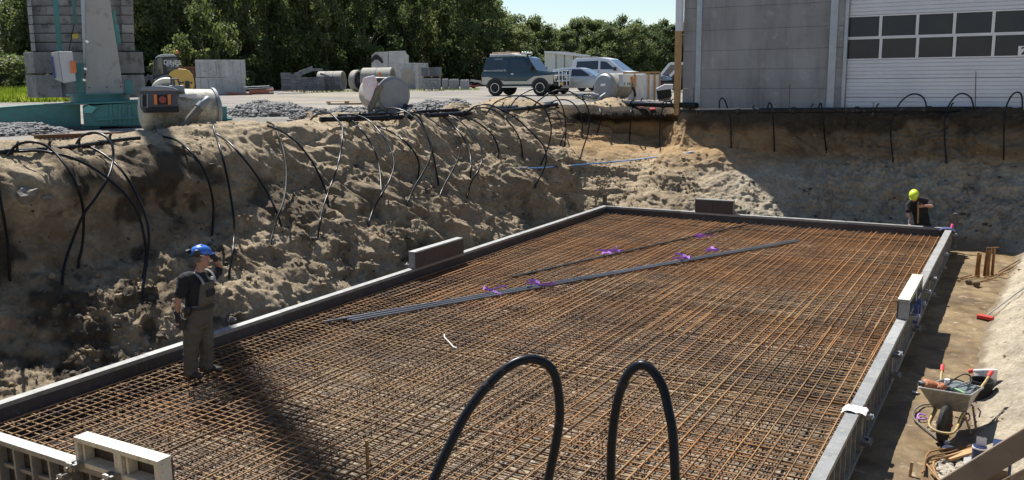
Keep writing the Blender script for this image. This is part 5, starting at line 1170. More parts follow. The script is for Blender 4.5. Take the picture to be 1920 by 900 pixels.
def vehicle(F, name, label, group, L_, Wd, lower, upper, paint, wheels, r, glass, yaw=0.0, lower2=None, arch=None, tumble=.86, wd=.22, spokes=5, lowpaint=None, front=None, shoulder=None):
    t = F.thing(name, label, 'car', group); t.rotation_euler[2] += yaw
    hw = Wd/2
    G().prism(lower, hw).build('body', paint, t, bev=.05, smooth=40)
    zt = max(z for _, z in upper); zb = min(z for _, z in upper)
    G().prism(upper, [hw*(1-(1-tumble)*(z-zb)/(zt-zb))-.02 for _, z in upper]).build('cabin', paint, t, bev=.035, smooth=40)
    def hwz(z): return hw*(1-(1-tumble)*(z-zb)/(zt-zb))-.02
    for nm, poly in glass:
        for s in (-1, 1):
            g = G(); n = len(poly)
            vs = [(x, s*(hwz(z)+o), z) for o in (.008, -.03) for x, z in poly]
            g.add(vs, [tuple(range(n)), tuple(range(2*n-1, n-1, -1))]+[(i, n+i, n+(i+1) % n, (i+1) % n) for i in range(n)]); g.build(nm, GLASS, t)
    if lower2:
        for s in (-1, 1):
            g = G(); g.prism(lower2, .012, c=(0, s*(hw+.004), 0)); g.build('lower_panel', lowpaint, t, bev=.006)
    for x in wheels:
        for s in (-1, 1):
            g = G(); pts = [(x+(r+.10)*math.cos(a), r+(r+.10)*math.sin(a)) for a in [PI*k/12 for k in range(13)]]
            g.prism(pts, .015, c=(0, s*(hw+.003), 0)); g.build('wheel_arch', arch or TRIM, t)
            wheel(t, x, s*(hw-wd/2+.05), r, wd, s, spokes)
    # screens
    def screen(p, q, nm, m):
        g = G(); n = Vector((q[1]-p[1], 0, p[0]-q[0])).normalized(); n = n if n.z > 0 else -n
        vs = [(x+n.x*o, s*(hwz(z)-.07), z+n.z*o) for o in (.012, -.02) for (x, z), s in ((p, -1), (p, 1), (q, 1), (q, -1))]
        g.add(vs, [(0, 1, 2, 3), (7, 6, 5, 4), (0, 4, 5, 1), (1, 5, 6, 2), (2, 6, 7, 3), (3, 7, 4, 0)]); g.build(nm, m, t)
    if front: screen(front[0], front[1], 'windscreen', WSHIELD)
    return t
GREEN = carpaint('dark_green_paint', (.018, .045, .055), (.015, .038, .048), .3, .28); BEIGE = carpaint('beige_paint', (.50, .48, .42), None, .2, .35)
F4 = LF(984, 179, ZY)
o4 = vehicle(F4, 'off_roader', 'dark green and beige off-roader with white roof rack and silver bull bar', None, 4.4, 1.9,
    [(-2.1, .62), (-2.15, .75), (-2.12, 1.28), (1.0, 1.28), (2.0, 1.20), (2.1, 1.1), (2.1, .62), (1.95, .52), (-1.9, .50)],
    [(-2.10, 1.27), (-1.92, 2.0), (-1.7, 2.06), (.35, 2.06), (.55, 1.98), (1.02, 1.27)], GREEN, (-1.32, 1.32), .43,
    [('rear_side_window', [(-1.93, 1.42), (-1.80, 1.90), (-.55, 1.92), (-.55, 1.42)]), ('door_window', [(-.42, 1.40), (-.42, 1.92), (.32, 1.92), (.78, 1.40)])], yaw=-.42,
    lower2=[(-2.1, .62), (-2.1, 1.0), (-1.75, 1.02), (-.75, .78), (.55, .78), (.95, 1.02), (2.06, 1.10), (2.06, .62)], lowpaint=BEIGE, tumble=.84, wd=.27, front=((.60, 1.93), (1.00, 1.32)))
G().prism([(1.02, 1.285), (1.98, 1.21), (2.02, 1.23), (1.0, 1.34)], .82).build('bonnet', GREEN, o4, bev=.02)
for s in (-1, 1):
    G().box((0, s*.97, .48), (1.75, .14, .06)).build('step_bar', CHROME, o4, bev=.01)
    G().box((2.06, s*.66, .98), (.1, .34, .2)).build('headlight', LAMPC, o4, bev=.015); G().box((2.04, s*.9, .98), (.12, .1, .2)).build('indicator', LAMPA, o4, bev=.01)
    G().box((-2.14, s*.84, .95), (.06, .14, .36)).build('tail_light', LAMPR, o4)
    G().box((.82, s*1.02, 1.42), (.12, .2, .18)).build('mirror', TRIM, o4, bev=.02); G().box((-.28, s*.965, 1.16), (.16, .03, .045)).build('door_handle', CHROME, o4)
    G().box((-.48, s*.957, 1.0), (.012, .01, .8)).build('door_seam', TRIM, o4); G().box((.9, s*.957, 1.0), (.012, .01, .5)).build('door_seam', TRIM, o4)
G().box((2.1, 0, 1.0), (.05, 1.0, .26)).build('grille', TRIM, o4, bev=.01)
G().box((2.16, 0, .62), (.2, 1.84, .2)).build('front_bumper', TRIM, o4, bev=.03); G().box((-2.2, 0, .6), (.2, 1.8, .18)).build('rear_bumper', TRIM, o4, bev=.03)
g = G()
for y in (-.78, -.3, .3, .78): g.cyl((2.32, y, .5), (2.3, y, 1.3), .032, seg=8)
for z in (.75, 1.05, 1.3): g.cyl((2.31, -.86, z), (2.31, .86, z), .032, seg=8)
for s in (-1, 1): g.tube([(2.31, s*.86, .75), (2.15, s*.94, .75), (2.1, s*.94, 1.05), (2.31, s*.86, 1.05)], .03, 8)
g.build('bull_bar', CHROME, o4, smooth=50)
G().box((2.34, -.55, .62), (.02, .42, .13)).build('number_plate', PLATEY, o4)
G().cyl((-2.2, .12, 1.1), (-2.42, .12, 1.1), .40, seg=24).build('spare_wheel', BLK, o4, bev=.03, smooth=40); G().cyl((-2.42, .12, 1.1), (-2.44, .12, 1.1), .36, seg=24).build('spare_cover', WHITE, o4, smooth=40)
g = G(); g.box((-.9, 0, 2.12), (1.75, 1.3, .04))
for y in (-.62, .62): g.cyl((-1.75, y, 2.2), (-.05, y, 2.2), .025, seg=6)
for x in (-1.7, -1.2, -.7, -.1): g.cyl((x, -.62, 2.08), (x, -.62, 2.2), .02, seg=6); g.cyl((x, .62, 2.08), (x, .62, 2.2), .02, seg=6); g.cyl((x, -.62, 2.2), (x, .62, 2.2), .02, seg=6)
g.build('roof_rack', WHITE, o4)
G().box((-1.05, -.1, 2.27), (1.2, 1.0, .10)).build('roof_board', mat('amber_board', (.62, .36, .16), (.7, .5, .34), rough=.4, scale=2), o4, bev=.02); G().box((-1.05, -.1, 2.19), (1.4, 1.1, .06)).build('roof_bin', WHITE, o4, bev=.02)
for k in range(4): G().cyl((.12, -.55+k*.37, 2.24), (.2, -.55+k*.37, 2.24), .085, seg=14).build('roof_lamp', LAMPC, o4, smooth=40)
G().bar((.06, -.65, 2.13), (.06, .65, 2.13), .05).build('lamp_bar', CHROME, o4)
G().tube(catmull([(1.1, -.9, 1.2), (1.02, -.93, 1.38), (.72, -.92, 1.8), (.58, -.9, 2.1), (.66, -.9, 2.18), (.78, -.9, 2.18)], 4), .055, 8).build('snorkel', TRIM, o4, smooth=50)
PRW = mat('white_print', (.7, .7, .7), rough=.6)
text_geo('www.crosswheel.dk', .165, 'lettering', PRW, o4, (-1.32, -.955, 1.355), (PI/2, 0, 0), .001)
text_geo('crosswheel.dk', .09, 'lettering', PRW, o4, (-1.15, -.865, 1.955), (PI/2-.18, 0, 0), .001)
SILV = carpaint('silver_paint', (.50, .52, .54), (.46, .48, .50), .55, .28); WPAINT = carpaint('white_car_paint', (.74, .75, .76), (.70, .71, .72), 0.0, .3)
def sedan(F, label, paint, yaw, group=None, name='silver_car', k=1.0):
    t = vehicle(F, name, label, group, 4.4, 1.75, [(-2.2, .45), (-2.25, .7), (-2.18, .92), (-1.2, .95), (1.0, .92), (2.0, .80), (2.22, .62), (2.2, .35), (-2.1, .32)],
      [(-1.95, .92), (-1.45, 1.36), (-.9, 1.45), (.05, 1.45), (.35, 1.38), (1.15, .90)], paint, (-1.32, 1.35), .32,
      [('rear_side_window', [(-1.35, 1.0), (-1.1, 1.34), (-.42, 1.37), (-.42, 1.0)]), ('door_window', [(-.34, 1.0), (-.34, 1.37), (.2, 1.36), (.82, .98)])], yaw=yaw, tumble=.74, wd=.2, front=((.36, 1.37), (1.12, .93)))
    for s in (-1, 1):
        G().box((2.14, s*.62, .68), (.16, .4, .14)).build('headlight', LAMPC, t, bev=.03); G().box((.8, s*.93, 1.02), (.12, .16, .1)).build('mirror', paint, t, bev=.02)
        G().box((-.38, s*.878, .66), (.012, .012, .5)).build('door_seam', TRIM, t); G().box((-.55, s*.885, .86), (.14, .02, .03)).build('door_handle', paint, t)
    G().box((2.23, 0, .46), (.05, 1.1, .16)).build('grille', TRIM, t); return t
sedan(LF(1090, 176, ZY), 'silver car with alloy wheels parked right of the green off-roader', SILV, -.30)
Fv = LF(1140, 170, ZY)
van = vehicle(Fv, 'white_van', 'white van with dark windows and roof rails behind the silver car', None, 4.3, 1.8, [(-2.1, .4), (-2.12, .9), (-2.1, 1.12), (1.15, 1.12), (1.95, .98), (2.15, .75), (2.12, .35), (-2.0, .32)],
   [(-2.08, 1.1), (-1.98, 1.72), (-1.75, 1.84), (-.2, 1.86), (.35, 1.76), (1.28, 1.09)], WPAINT, (-1.35, 1.33), .32,
   [('rear_side_window', [(-1.75, 1.2), (-1.68, 1.66), (-.32, 1.68), (-.32, 1.2)]), ('door_window', [(-.18, 1.2), (-.18, 1.66), (.18, 1.62), (.78, 1.18)])], yaw=-.36, tumble=.84, wd=.2, front=((.38, 1.73), (1.24, 1.13)))
van.scale = (1.08, 1.08, 1.14)
for s in (-1, 1):
    g = G(); g.tube([(-1.5, s*.66, 1.84), (-1.42, s*.66, 1.92), (-.9, s*.66, 1.93), (-.8, s*.66, 1.86)], .02, 6); g.build('roof_rail', TRIM, van)
    G().box((.78, s*.98, 1.22), (.14, .2, .2)).build('mirror', TRIM, van, bev=.03); G().box((2.02, s*.68, .82), (.2, .36, .2)).build('headlight', LAMPC, van, bev=.03)
    G().box((-.25, s*.905, .8), (.012, .012, .7)).build('door_seam', TRIM, van); G().box((-.4, s*.91, 1.02), (.16, .03, .04)).build('door_handle', TRIM, van)
G().box((2.13, 0, .52), (.06, 1.5, .2)).build('bumper', TRIM, van, bev=.02)
for k, (px, py, lab, pt, yw) in enumerate(((1192, 143, 'pale silver car behind the plastic screen, left one', SILV, -.4), (1212, 143, 'white car behind the plastic screen, right one', WPAINT, -.5), (1232, 139, 'dark blue car far back right of the plastic screen', carpaint('navy_paint', (.03, .04, .07)), .3), (1258, 140, 'white car far back near the hall corner post', WPAINT, .2))):
    sedan(LF(px, py+3, ZY), lab, pt, yw, 'cars parked beyond the plastic screen', 'parked_car')
# white box container and small far structures
f = LF(1062, 163, ZY); t = f.thing('white_container', 'white box container behind the silver car', 'container')
poly_part('container_side', f, [(1022, 99), (1075, 105), (1075, 160), (1022, 160)], .2, 2.2, mat('container_white', (.60, .62, .58), (.52, .54, .50), rough=.6, scale=1.5), t, .02)
poly_part('container_end', f, [(1075.4, 105), (1106, 107), (1106, 160), (1075.4, 160)], .6, 2.2, mat('container_white', (0, 0, 0)), t, .02)
poly_part('roof', f, [(1021, 96.5), (1060, 97.5), (1107, 104.5), (1107, 107), (1075, 105), (1021, 99)], .1, 2.8, mat('roof_white', (.75, .76, .76), rough=.5), t)
for x in (1042, 1058, 1075): poly_part('rib', f, [(x, 102), (x+1, 102), (x+1, 160), (x, 160)], -.93, .04, TRIM, t)
for k, (x0, x1, y0) in enumerate(((1170, 1178, 112), (1178, 1208, 117))):
    f = LF((x0+x1)/2, 146, ZY); t = f.thing('wire_cage', ('tall', 'long')[k]+' grey mesh crate far behind the white van', 'crate', 'mesh crates behind the van')
    a, b = f.at(x0, 146), f.at(x1, y0); G().box(((a.x+b.x)/2, .6, b.z/2), (b.x-a.x, 1.0, b.z)).build('crate_fill', mat('mesh_grey', (.16, .16, .165), (.11, .11, .115), rough=.7, scale=8), t)
    for x in (a.x, b.x): G().box((x, .06, b.z/2), (.08, .08, b.z+.1)).build('post', GALV, t)
    G().box(((a.x+b.x)/2, .06, b.z+.05), (b.x-a.x, .08, .06)).build('rim', GALV, t)
f = LF(1258, 172, ZY); t = f.thing('tipper_machine', 'machine with slanted white window frame and pale blue hood at the hall corner', 'machine')
poly_part('hood', f, [(1236, 147), (1240, 141), (1252, 143), (1262, 148), (1266, 152), (1236, 153)], .4, 1.2, carpaint('pale_blue_paint', (.30, .42, .58)), t, .06)
poly_part('chassis', f, [(1236, 153), (1275, 153), (1275, 156), (1236, 156)], .4, 1.3, TRIM, t); poly_part('red_skirt', f, [(1236, 156), (1275, 156), (1275, 168), (1236, 163)], .4, 1.2, mat('orange_red', (.50, .12, .06), rough=.5), t)
g = G()
for p, q in (((1239, 140), (1256, 119)), ((1256, 119), (1285, 119)), ((1256, 143), (1272, 126))): a, b = f.at(*p, -.3), f.at(*q, -.3); g.bar(a, b, .14, .14)
g.build('window_frame', WHITE, t); poly_part('window', f, [(1241, 140), (1257, 121), (1280, 121), (1280, 128), (1256, 142)], .1, .05, mat('tinted', (.10, .10, .11), rough=.2), t)
poly_part('cab_rear', f, [(1257, 121), (1290, 119), (1290, 153), (1257, 150)], .8, .9, GLASS, t)
for x in (1244, 1270): a = f.at(x, 166, .0); G().cyl((a.x, -.2, .45), (a.x, .1, .45), .45, seg=20).build('wheel', BLK, t)

# yellow mini excavator behind the first pump
YEL = mat('machine_yellow', (.66, .43, .10), (.58, .36, .08), rough=.4, scale=2, c3=(.4, .27, .09), s3=.7)
f = LF(325, 192, ZY); t = f.thing('mini_excavator', 'yellow mini excavator with dark cab behind the cream pump tank', 'excavator')
poly_part('cab_frame', f, [(286, 150), (288, 117), (294, 107), (304, 104.5), (326, 104.5), (331, 108), (337, 130), (338, 152), (300, 156)], .5, 1.1, mat('cab_dark', (.018, .02, .026), (.012, .014, .02), rough=.35), t, .05)
poly_part('side_window', f, [(289, 140), (290.5, 118), (296, 109.5), (304, 108), (306, 138), (296, 141)], -.06, .04, GLASS, t); poly_part('rear_window', f, [(311, 110.5), (331, 109), (336.5, 128), (332, 133), (314, 134)], -.06, .04, mat('blue_glass', (.035, .05, .08), (.025, .035, .06), rough=.08), t)
poly_part('cab_roof', f, [(291, 109), (297, 104.5), (306, 102), (326, 102.6), (331, 107), (326, 106), (300, 107.5)], .5, 1.25, mat('roof_grey', (.42, .43, .45), rough=.4), t, .03)
for s, sz, px, py in (('DINES', .30, 323, 117.5), ('87 55 36', .17, 323.5, 122.5)): a = f.at(px, py, -.09); text_geo(s, sz, 'lettering', PRW, t, (a.x, -.095, a.z), (PI/2, .05, 0), .001, True)
hood = poly_part('engine_hood', f, [(316, 141), (318, 136), (326, 131), (336, 129), (348, 130), (356, 134), (361, 141), (363.5, 152), (364, 162), (360, 168), (330, 168), (327, 150), (321, 144)], .2, 1.5, YEL, t, .12)
poly_part('hood_grille', f, [(347, 152), (355, 152), (356, 167), (347, 167)], -.58, .06, TRIM, t)
for x in (338, 342.5, 359): a = f.at(x, 155, -.58); G().cyl((a.x, -.58, a.z), (a.x, -.54, a.z), .05, seg=10).build('lamp', TRIM, t)
poly_part('side_skirt', f, [(289, 150), (300, 143), (316, 139), (320, 146), (327, 152), (327, 172), (292, 172)], -.0, .9, mat('skirt_blue_grey', (.16, .18, .22), rough=.5), t, .04)
a = f.at(332, 97.5, .5); g = G(); g.cyl((a.x, .5, a.z-.35), (a.x, .5, a.z-.08), .02, seg=6); g.build('beacon_stem', TRIM, t); G().lathe((a.x, .5, a.z-.08), (0, 0, 1), [(0, .085), (.12, .08), (.17, .03)], 14).build('beacon', ORNG, t, smooth=50)
for dy in (-.1, 1.1): P = [f.at(x, y, dy) for x, y in ((288, 178), (292, 172), (352, 172), (358, 178), (355, 192), (292, 192))]; G().prism([(p.x, p.z) for p in P], .18, c=(0, dy, 0)).build('track', BLK, t, bev=.04)
g = G(); P = [f.at(x, y, -.2) for x, y in ((290, 158), (281, 142), (272, 150), (268, 164))]
for a, b in zip(P, P[1:]): g.bar(a, b, .16, .2)
g.build('digger_arm', DGREY, t, bev=.02)
f = LF(352, 175, ZY); t = f.thing('rusty_skip', 'rusty brown steel skip between excavator and block wall', 'skip')
poly_part('skip_wall', f, [(330, 127), (372, 127), (374, 172), (330, 172)], .8, 1.6, mat('rusty_brown', (0, 0, 0)), t, .02); poly_part('skip_rim', f, [(329, 125), (373, 125), (373, 128), (329, 128)], .8, 1.75, mat('rust_red', (.22, .085, .04), rough=.8), t)
for x in (345, 360): poly_part('rib', f, [(x, 128), (x+3, 128), (x+3, 172), (x, 172)], -.06, .1, mat('rust_red', (0, 0, 0)), t)

# ================================================================ TREES
def leaf_material(name, a, b_, c):
    m, t, b = nodes(name); geo = N(t, 'ShaderNodeNewGeometry'); oi = N(t, 'ShaderNodeObjectInfo')
    n = N(t, 'ShaderNodeTexNoise', i_Scale=0.55, i_Detail=5.0, i_Roughness=0.7); t.links.new(geo.outputs['Position'], n.inputs['Vector'])
    ad = N(t, 'ShaderNodeMath', operation='MULTIPLY_ADD', i_1=0.35, i_2=-0.17); t.links.new(oi.outputs['Random'], ad.inputs[0])
    a2 = N(t, 'ShaderNodeMath', operation='ADD'); t.links.new(ad.outputs[0], a2.inputs[0]); t.links.new(n.outputs[0], a2.inputs[1])
    r = ramp(t, a2.outputs[0], [(0.28, a), (0.5, b_), (0.72, c)])
    b.inputs['Roughness'].default_value = 0.55; b.inputs['Specular IOR Level'].default_value = 0.3; t.links.new(r.outputs[0], b.inputs['Base Color'])
    tr = N(t, 'ShaderNodeBsdfTranslucent'); hs = N(t, 'ShaderNodeHueSaturation', i_Value=1.15, i_Saturation=1.1); t.links.new(r.outputs[0], hs.inputs['Color']); t.links.new(hs.outputs[0], tr.inputs[0])
    mx = N(t, 'ShaderNodeMixShader', i_0=0.5); t.links.new(b.outputs[0], mx.inputs[1]); t.links.new(tr.outputs[0], mx.inputs[2])
    t.links.new(mx.outputs[0], t.nodes['Material Output'].inputs[0]); return m
LEAF = leaf_material('leaves', (.055, .082, .03), (.112, .145, .052), (.19, .215, .09))
LEAFL = leaf_material('light_leaves', (.075, .10, .035), (.13, .158, .056), (.19, .21, .09))
BARK = mat('bark', (.11, .09, .07), (.065, .055, .042), rough=.9, scale=3, bump=.3)
def tree_meshes(seed, h, spread, nclump, nleaf, ls, lm=LEAF, low=.12):
    r = random.Random(seed); tg = G(); pts = [Vector((0, 0, -.2))]
    for k in range(1, 6): pts.append(Vector((r.uniform(-.25, .25)*k*.5, r.uniform(-.25, .25)*k*.5, h*.8*k/5)))
    tg.tube(pts, [.20*h/9*(1-.16*k) for k in range(6)], 8)
    V = []; Fc = []
    cl = []
    for k in range(nclump):
        u = r.random(); z = h*(low+(1-low)*u); prof = math.sin(min(1, (u+.12))*PI*.93)**.7; rad = spread*prof*math.sqrt(r.random())*1.0
        a = r.uniform(0, 2*PI); c = Vector((rad*math.cos(a), rad*math.sin(a), z)); cr_ = r.uniform(.5, 1.15)*spread*.30; cl.append((c, cr_))
    for c, cr_ in cl[::3]:
        b0 = pts[min(5, max(1, int(c.z/h*5)))]; tg.tube([b0*1.0, b0.lerp(c, .5)+Vector((0, 0, .2)), c], [.06*h/9, .04*h/9, .015], 5)
    for c, cr_ in cl:
        for k in range(nleaf):
            d = Vector((r.gauss(0, 1), r.gauss(0, 1), r.gauss(0, .75))); d = d.normalized()*cr_*r.random()**.45
            p = c+d; s = ls*r.uniform(.6, 1.35); n = (d.normalized()*.4+Vector((r.gauss(0, .6), r.gauss(0, .6), r.gauss(.35, .6)))).normalized()
            u_ = n.orthogonal().normalized(); v_ = n.cross(u_); an = r.uniform(0, 6.28); u2 = u_*math.cos(an)+v_*math.sin(an); v2 = n.cross(u2); i = len(V)
            V += [tuple(p-u2*s*.5), tuple(p+v2*s*.32+n*s*.06), tuple(p+u2*s*.5), tuple(p-v2*s*.32+n*s*.06)]; Fc.append((i, i+1, i+2, i+3))
    g = G(); g.v = V; g.f = Fc; g.mi = [0]*len(Fc)
    return tg.mesh('trunk', BARK, smooth=60, fix=False), g.mesh('crown', lm, fix=False)
TV = [tree_meshes(11, 9, 3.0, 50, 150, .27), tree_meshes(12, 9, 2.6, 46, 150, .26, LEAF, .2), tree_meshes(13, 9, 3.3, 56, 145, .28, LEAF, .06), tree_meshes(14, 9, 2.3, 44, 150, .25, LEAFL, .1)]
BV = [tree_meshes(21, 3.2, 2.0, 26, 90, .26, LEAFL, .02), tree_meshes(22, 3.2, 2.3, 28, 90, .27, LEAF, .02)]
TH_ = [tree_meshes(31, 9, 2.6, 17, 70, .30, LEAFL, .3), tree_meshes(32, 9, 2.2, 15, 70, .28, LEAF, .35)]
rt = random.Random(5)
def tree(var, p, s, sz, label, group, name='tree', cat='tree'):
    t = thing(name, label, cat, (p[0], p[1], ZY-.05), rt.uniform(0, 6.28), group); t.scale = (s, s, sz)
    inst(var[0], 'trunk', t); inst(var[1], 'crown', t); return t
def at_depth(px, D):
    q = PD(px, 150, D); return (q.x, q.y)
LANDM = [(-999, 40, 'far left grass'), (40, 150, 'crane cabinet'), (150, 275, 'crane mast'), (275, 365, 'yellow excavator'), (365, 465, 'block wall'), (465, 525, 'tarpaulin heap'), (525, 605, 'paving pallets'), (605, 665, 'long concrete pipe'), (665, 745, 'wrapped pump'), (745, 830, 'arch slab'), (830, 905, 'low walls'), (905, 1020, 'green off-roader'), (1020, 1100, 'white container'), (1100, 1180, 'white van'), (1180, 1240, 'plastic screen'), (1240, 9999, 'hall corner')]
top = lambda px: 8.9 if px < 860 else (8.9-(px-860)*.012 if px < 960 else 7.2)
for row, (D0, D1, dpx) in enumerate(((70, 92, 35), (76, 99, 38), (83, 108, 40), (92, 118, 40))):
    px = -120+row*17
    while px < 1420:
        D = D0+6+(D1-D0+8)*max(0, px)/1270+rt.uniform(-2, 2); x, y = at_depth(px, D)
        if px < 900: hh = rt.uniform(10.2, 13.8)
        elif px < 965: hh = rt.uniform(9.2, 11.2)-(px-900)*.02
        else: hh = rt.uniform(5.6, 7.3)*D/105*1.0
        if px < 70: v = rt.choice(TH_); hh = rt.uniform(8, 12)
        else: v = TV[rt.choices((0, 1, 2, 3), (3, 2.5, 5, 1.8 if px < 880 else 5))[0]]
        s = rt.uniform(.9, 1.2)*(.9 if px > 960 else 1.0)
        lm = next((n_, ' left part' if px < (a_+b_)/2 else ' right part') for a_, b_, n_ in LANDM if a_ <= px < b_)
        k = ('light green' if v in (TV[3], TH_[0]) else 'dark green')+(' thin open' if px < 70 else '')+' tree, '+('front', 'second', 'third', 'rear')[row]+' row of the wood, above '+lm[0]+lm[1]
        tree(v, (x, y), s, hh/9, k, 'trees of the wood beyond the yard', 'broadleaf_tree')
        px += dpx*rt.uniform(.7, 1.3)
for px, D, s, hz_, v, lab in ((385, 66, 1.3, 2.5, 0, 'pale green bush tree leaning out above the block wall'), (425, 68, 1.2, 1.9, 0, 'pale green bush tree right of the block wall top'), (340, 66, 1.2, 1.3, 1, 'dark bush behind the excavator'),
    (470, 72, 1.2, 1.0, 1, 'dark bush behind the tarpaulin heap'), (950, 84, 1.2, 1.0, 0, 'pale bush above the green off-roader roof'), (1010, 88, 1.3, 1.0, 1, 'dark bush behind the white container left end'),
    (1120, 92, 1.3, 1.2, 0, 'pale bush behind the white van'), (1180, 94, 1.3, 1.1, 1, 'dark bush behind the mesh crates'), (1240, 96, 1.3, 1.2, 1, 'dark bush at the hall corner post'), (1065, 90, 1.3, 1.1, 1, 'dark bush behind the white container'),
    (15, 58, 1.2, .95, 0, 'pale green bush at far left beyond the grass'), (-20, 60, 1.3, 1.1, 1, 'dark bush at the far left photo edge'), (48, 60, 1.0, 1.0, 1, 'dark bush directly left of the crane ballast')):
    D = D+9 if px > 100 else D+2; x, y = at_depth(px, D); tree(BV[v], (x, y), s*.9, hz_*.85, lab, 'bushes along the edge of the wood', 'bush', 'bush')
# forest floor behind: dark undergrowth mass
g = G(); rr = random.Random(77)
for k in range(5200):
    px = rr.uniform(-150, 1420); D = 83+28*max(0, px)/1270+rr.uniform(-1, 16); x, y = at_depth(px, D); s = rr.uniform(.3, .6); p = Vector((x, y, ZY+rr.random()**1.3*3.0)); n = Vector((rr.gauss(0, 1), rr.gauss(0, 1), rr.gauss(.3, 1))).normalized(); u = n.orthogonal()*s*.5; v = n.cross(u)*.8
    g.add([p-u, p+v, p+u, p-v], [(0, 1, 2, 3)])
tg_ = stuff(g.build('undergrowth', LEAF, fix=False)); tg_['label'] = 'dark leafy undergrowth between the trees'
# grass and weeds at far left
GRASS = leaf_material('grass', (.10, .15, .022), (.17, .23, .035), (.26, .30, .06))
g = G()
for k in range(9000):
    px = rr.uniform(-60, 150); D = rr.uniform(50, 62); x, y = at_depth(px, D); h = rr.uniform(.25, .8)*(1.2 if D > 55 else .7); a = rr.uniform(0, 6.3); dx, dy = math.cos(a)*.05, math.sin(a)*.05; lx, ly = rr.uniform(-.2, .2), rr.uniform(-.2, .2)
    g.add([(x-dx, y-dy, ZY-.02), (x+dx, y+dy, ZY-.02), (x+lx, y+ly, ZY+h)], [(0, 1, 2)])
for k in range(700):
    px = rr.uniform(560, 900); D = 68+rr.uniform(-1, 6); x, y = at_depth(px, D); h = rr.uniform(.05, .22); a = rr.uniform(0, 6.3); dx, dy = math.cos(a)*.03, math.sin(a)*.03
    g.add([(x-dx, y-dy, ZY-.02), (x+dx, y+dy, ZY-.02), (x+rr.uniform(-.05, .05), y, ZY+h)], [(0, 1, 2)])
q_ = stuff(g.build('grass', GRASS, fix=False)); q_['label'] = 'bright green grass and weeds at the edge of the yard'
# ================================================================ PEOPLE
def organic(name, g, m, parent, vox=.012, it=4, label=None):
    "fuse overlapping volumes into one continuous skin"
    me = g.mesh('tmp', m); o = bpy.data.objects.new('tmp', me); TMP.objects.link(o)
    r = o.modifiers.new('r', 'REMESH'); r.mode = 'VOXEL'; r.voxel_size = vox; r.use_smooth_shade = True
    s = o.modifiers.new('s', 'SMOOTH'); s.iterations = it; s.factor = .5
    q = bpy.data.objects.new(name, bpy.data.meshes.new(name)); COL.objects.link(q); q.parent = parent; LATE.append((q, o, m, [(0, 1, 0)]))
    if label: q['label'] = label
    return q
def limb(g, pts, rs, seg=12, n=4):
    C = catmull(pts, n); R = np.interp(np.linspace(0, len(pts)-1, len(C)), range(len(pts)), rs); g.tube(C, [float(x) for x in R], seg)
    for p, r in ((pts[0], rs[0]), (pts[-1], rs[-1])): g.blob(tuple(p), r, 0, 1, 0)
def eloft(g, rings, seg=20):
    "rings: centre, half-axis vectors u and v"
    vs = []
    for c, u, v in rings:
        for k in range(seg): a = 2*PI*k/seg; vs.append(Vector(c)+Vector(u)*math.cos(a)+Vector(v)*math.sin(a))
    n = len(rings); g.add(vs, [(i*seg+k, i*seg+(k+1) % seg, (i+1)*seg+(k+1) % seg, (i+1)*seg+k) for i in range(n-1) for k in range(seg)]+[tuple(range(seg-1, -1, -1)), tuple(range((n-1)*seg, n*seg))])
def wrinkle(o, amp, sc, seed=0):
    next(l for l in LATE if l[0] == o)[3].append((amp, sc, seed))
SKIN = mat('skin', (.46, .26, .18), (.38, .20, .14), rough=.55, scale=12)
BTEE = mat('black_tshirt', (.012, .012, .014), (.02, .02, .022), rough=.9, scale=12, bump=.2)
OVER = mat('grey_overalls', (.125, .115, .092), (.09, .083, .068), rough=.92, scale=5, bump=.25, c3=(.085, .072, .055), s3=.68)
GLOVE = mat('dark_glove', (.018, .022, .035), (.012, .014, .02), rough=.7, scale=15)
BOOT = mat('work_boot', (.03, .028, .026), (.05, .045, .04), rough=.75, scale=12, c3=(.2, .18, .15), s3=.7)
HBLUE = mat('helmet_blue', (.035, .15, .55), (.03, .13, .48), rough=.3, scale=3, coat=.3); HYEL = mat('helmet_yellow', (.62, .78, .04), (.58, .72, .03), rough=.35, scale=3, coat=.3)
STRAPG = mat('grey_strap', (.36, .35, .33), (.28, .27, .25), rough=.8, scale=10)
HAIR = mat('grey_hair', (.16, .14, .12), (.10, .09, .08), rough=.8, scale=30)
def hand(g, w_, d, side, curl=.6, s=1.0, out=None):
    "w_ wrist point, d finger direction, side = thumb side vector"
    d = Vector(d).normalized(); t = (Vector(side)-d*Vector(side).dot(d)).normalized(); nrm = d.cross(t)
    palm = [w_, w_+d*.045*s, w_+d*.085*s]; limb(g, palm, [.028*s, .033*s, .032*s], 10, 2)
    eloft(g, [(w_+d*k*s, t*.042*s, nrm*.017*s) for k in (.015, .05, .09)], 12)
    for k, (o, L_) in enumerate(((.032, .072), (.011, .082), (-.011, .076), (-.031, .060))):
        b = w_+d*.088*s+t*o*s; p1 = b+(d*math.cos(curl*.5)+nrm*math.sin(curl*.5))*L_*.5*s; p2 = p1+(d*math.cos(curl*1.5)+nrm*math.sin(curl*1.5))*L_*.5*s
        g.tube([b-d*.02*s, b, p1, p2], [.010*s, .0105*s, .0095*s, .008*s], 8)
    b = w_+d*.03*s+t*.034*s; p1 = b+(d*.6+t*.75).normalized()*.04*s; p2 = p1+(d*.9+t*.25+nrm*.3).normalized()*.035*s; g.tube([b-t*.015*s, b, p1, p2], [.012*s, .0125*s, .011*s, .009*s], 8)
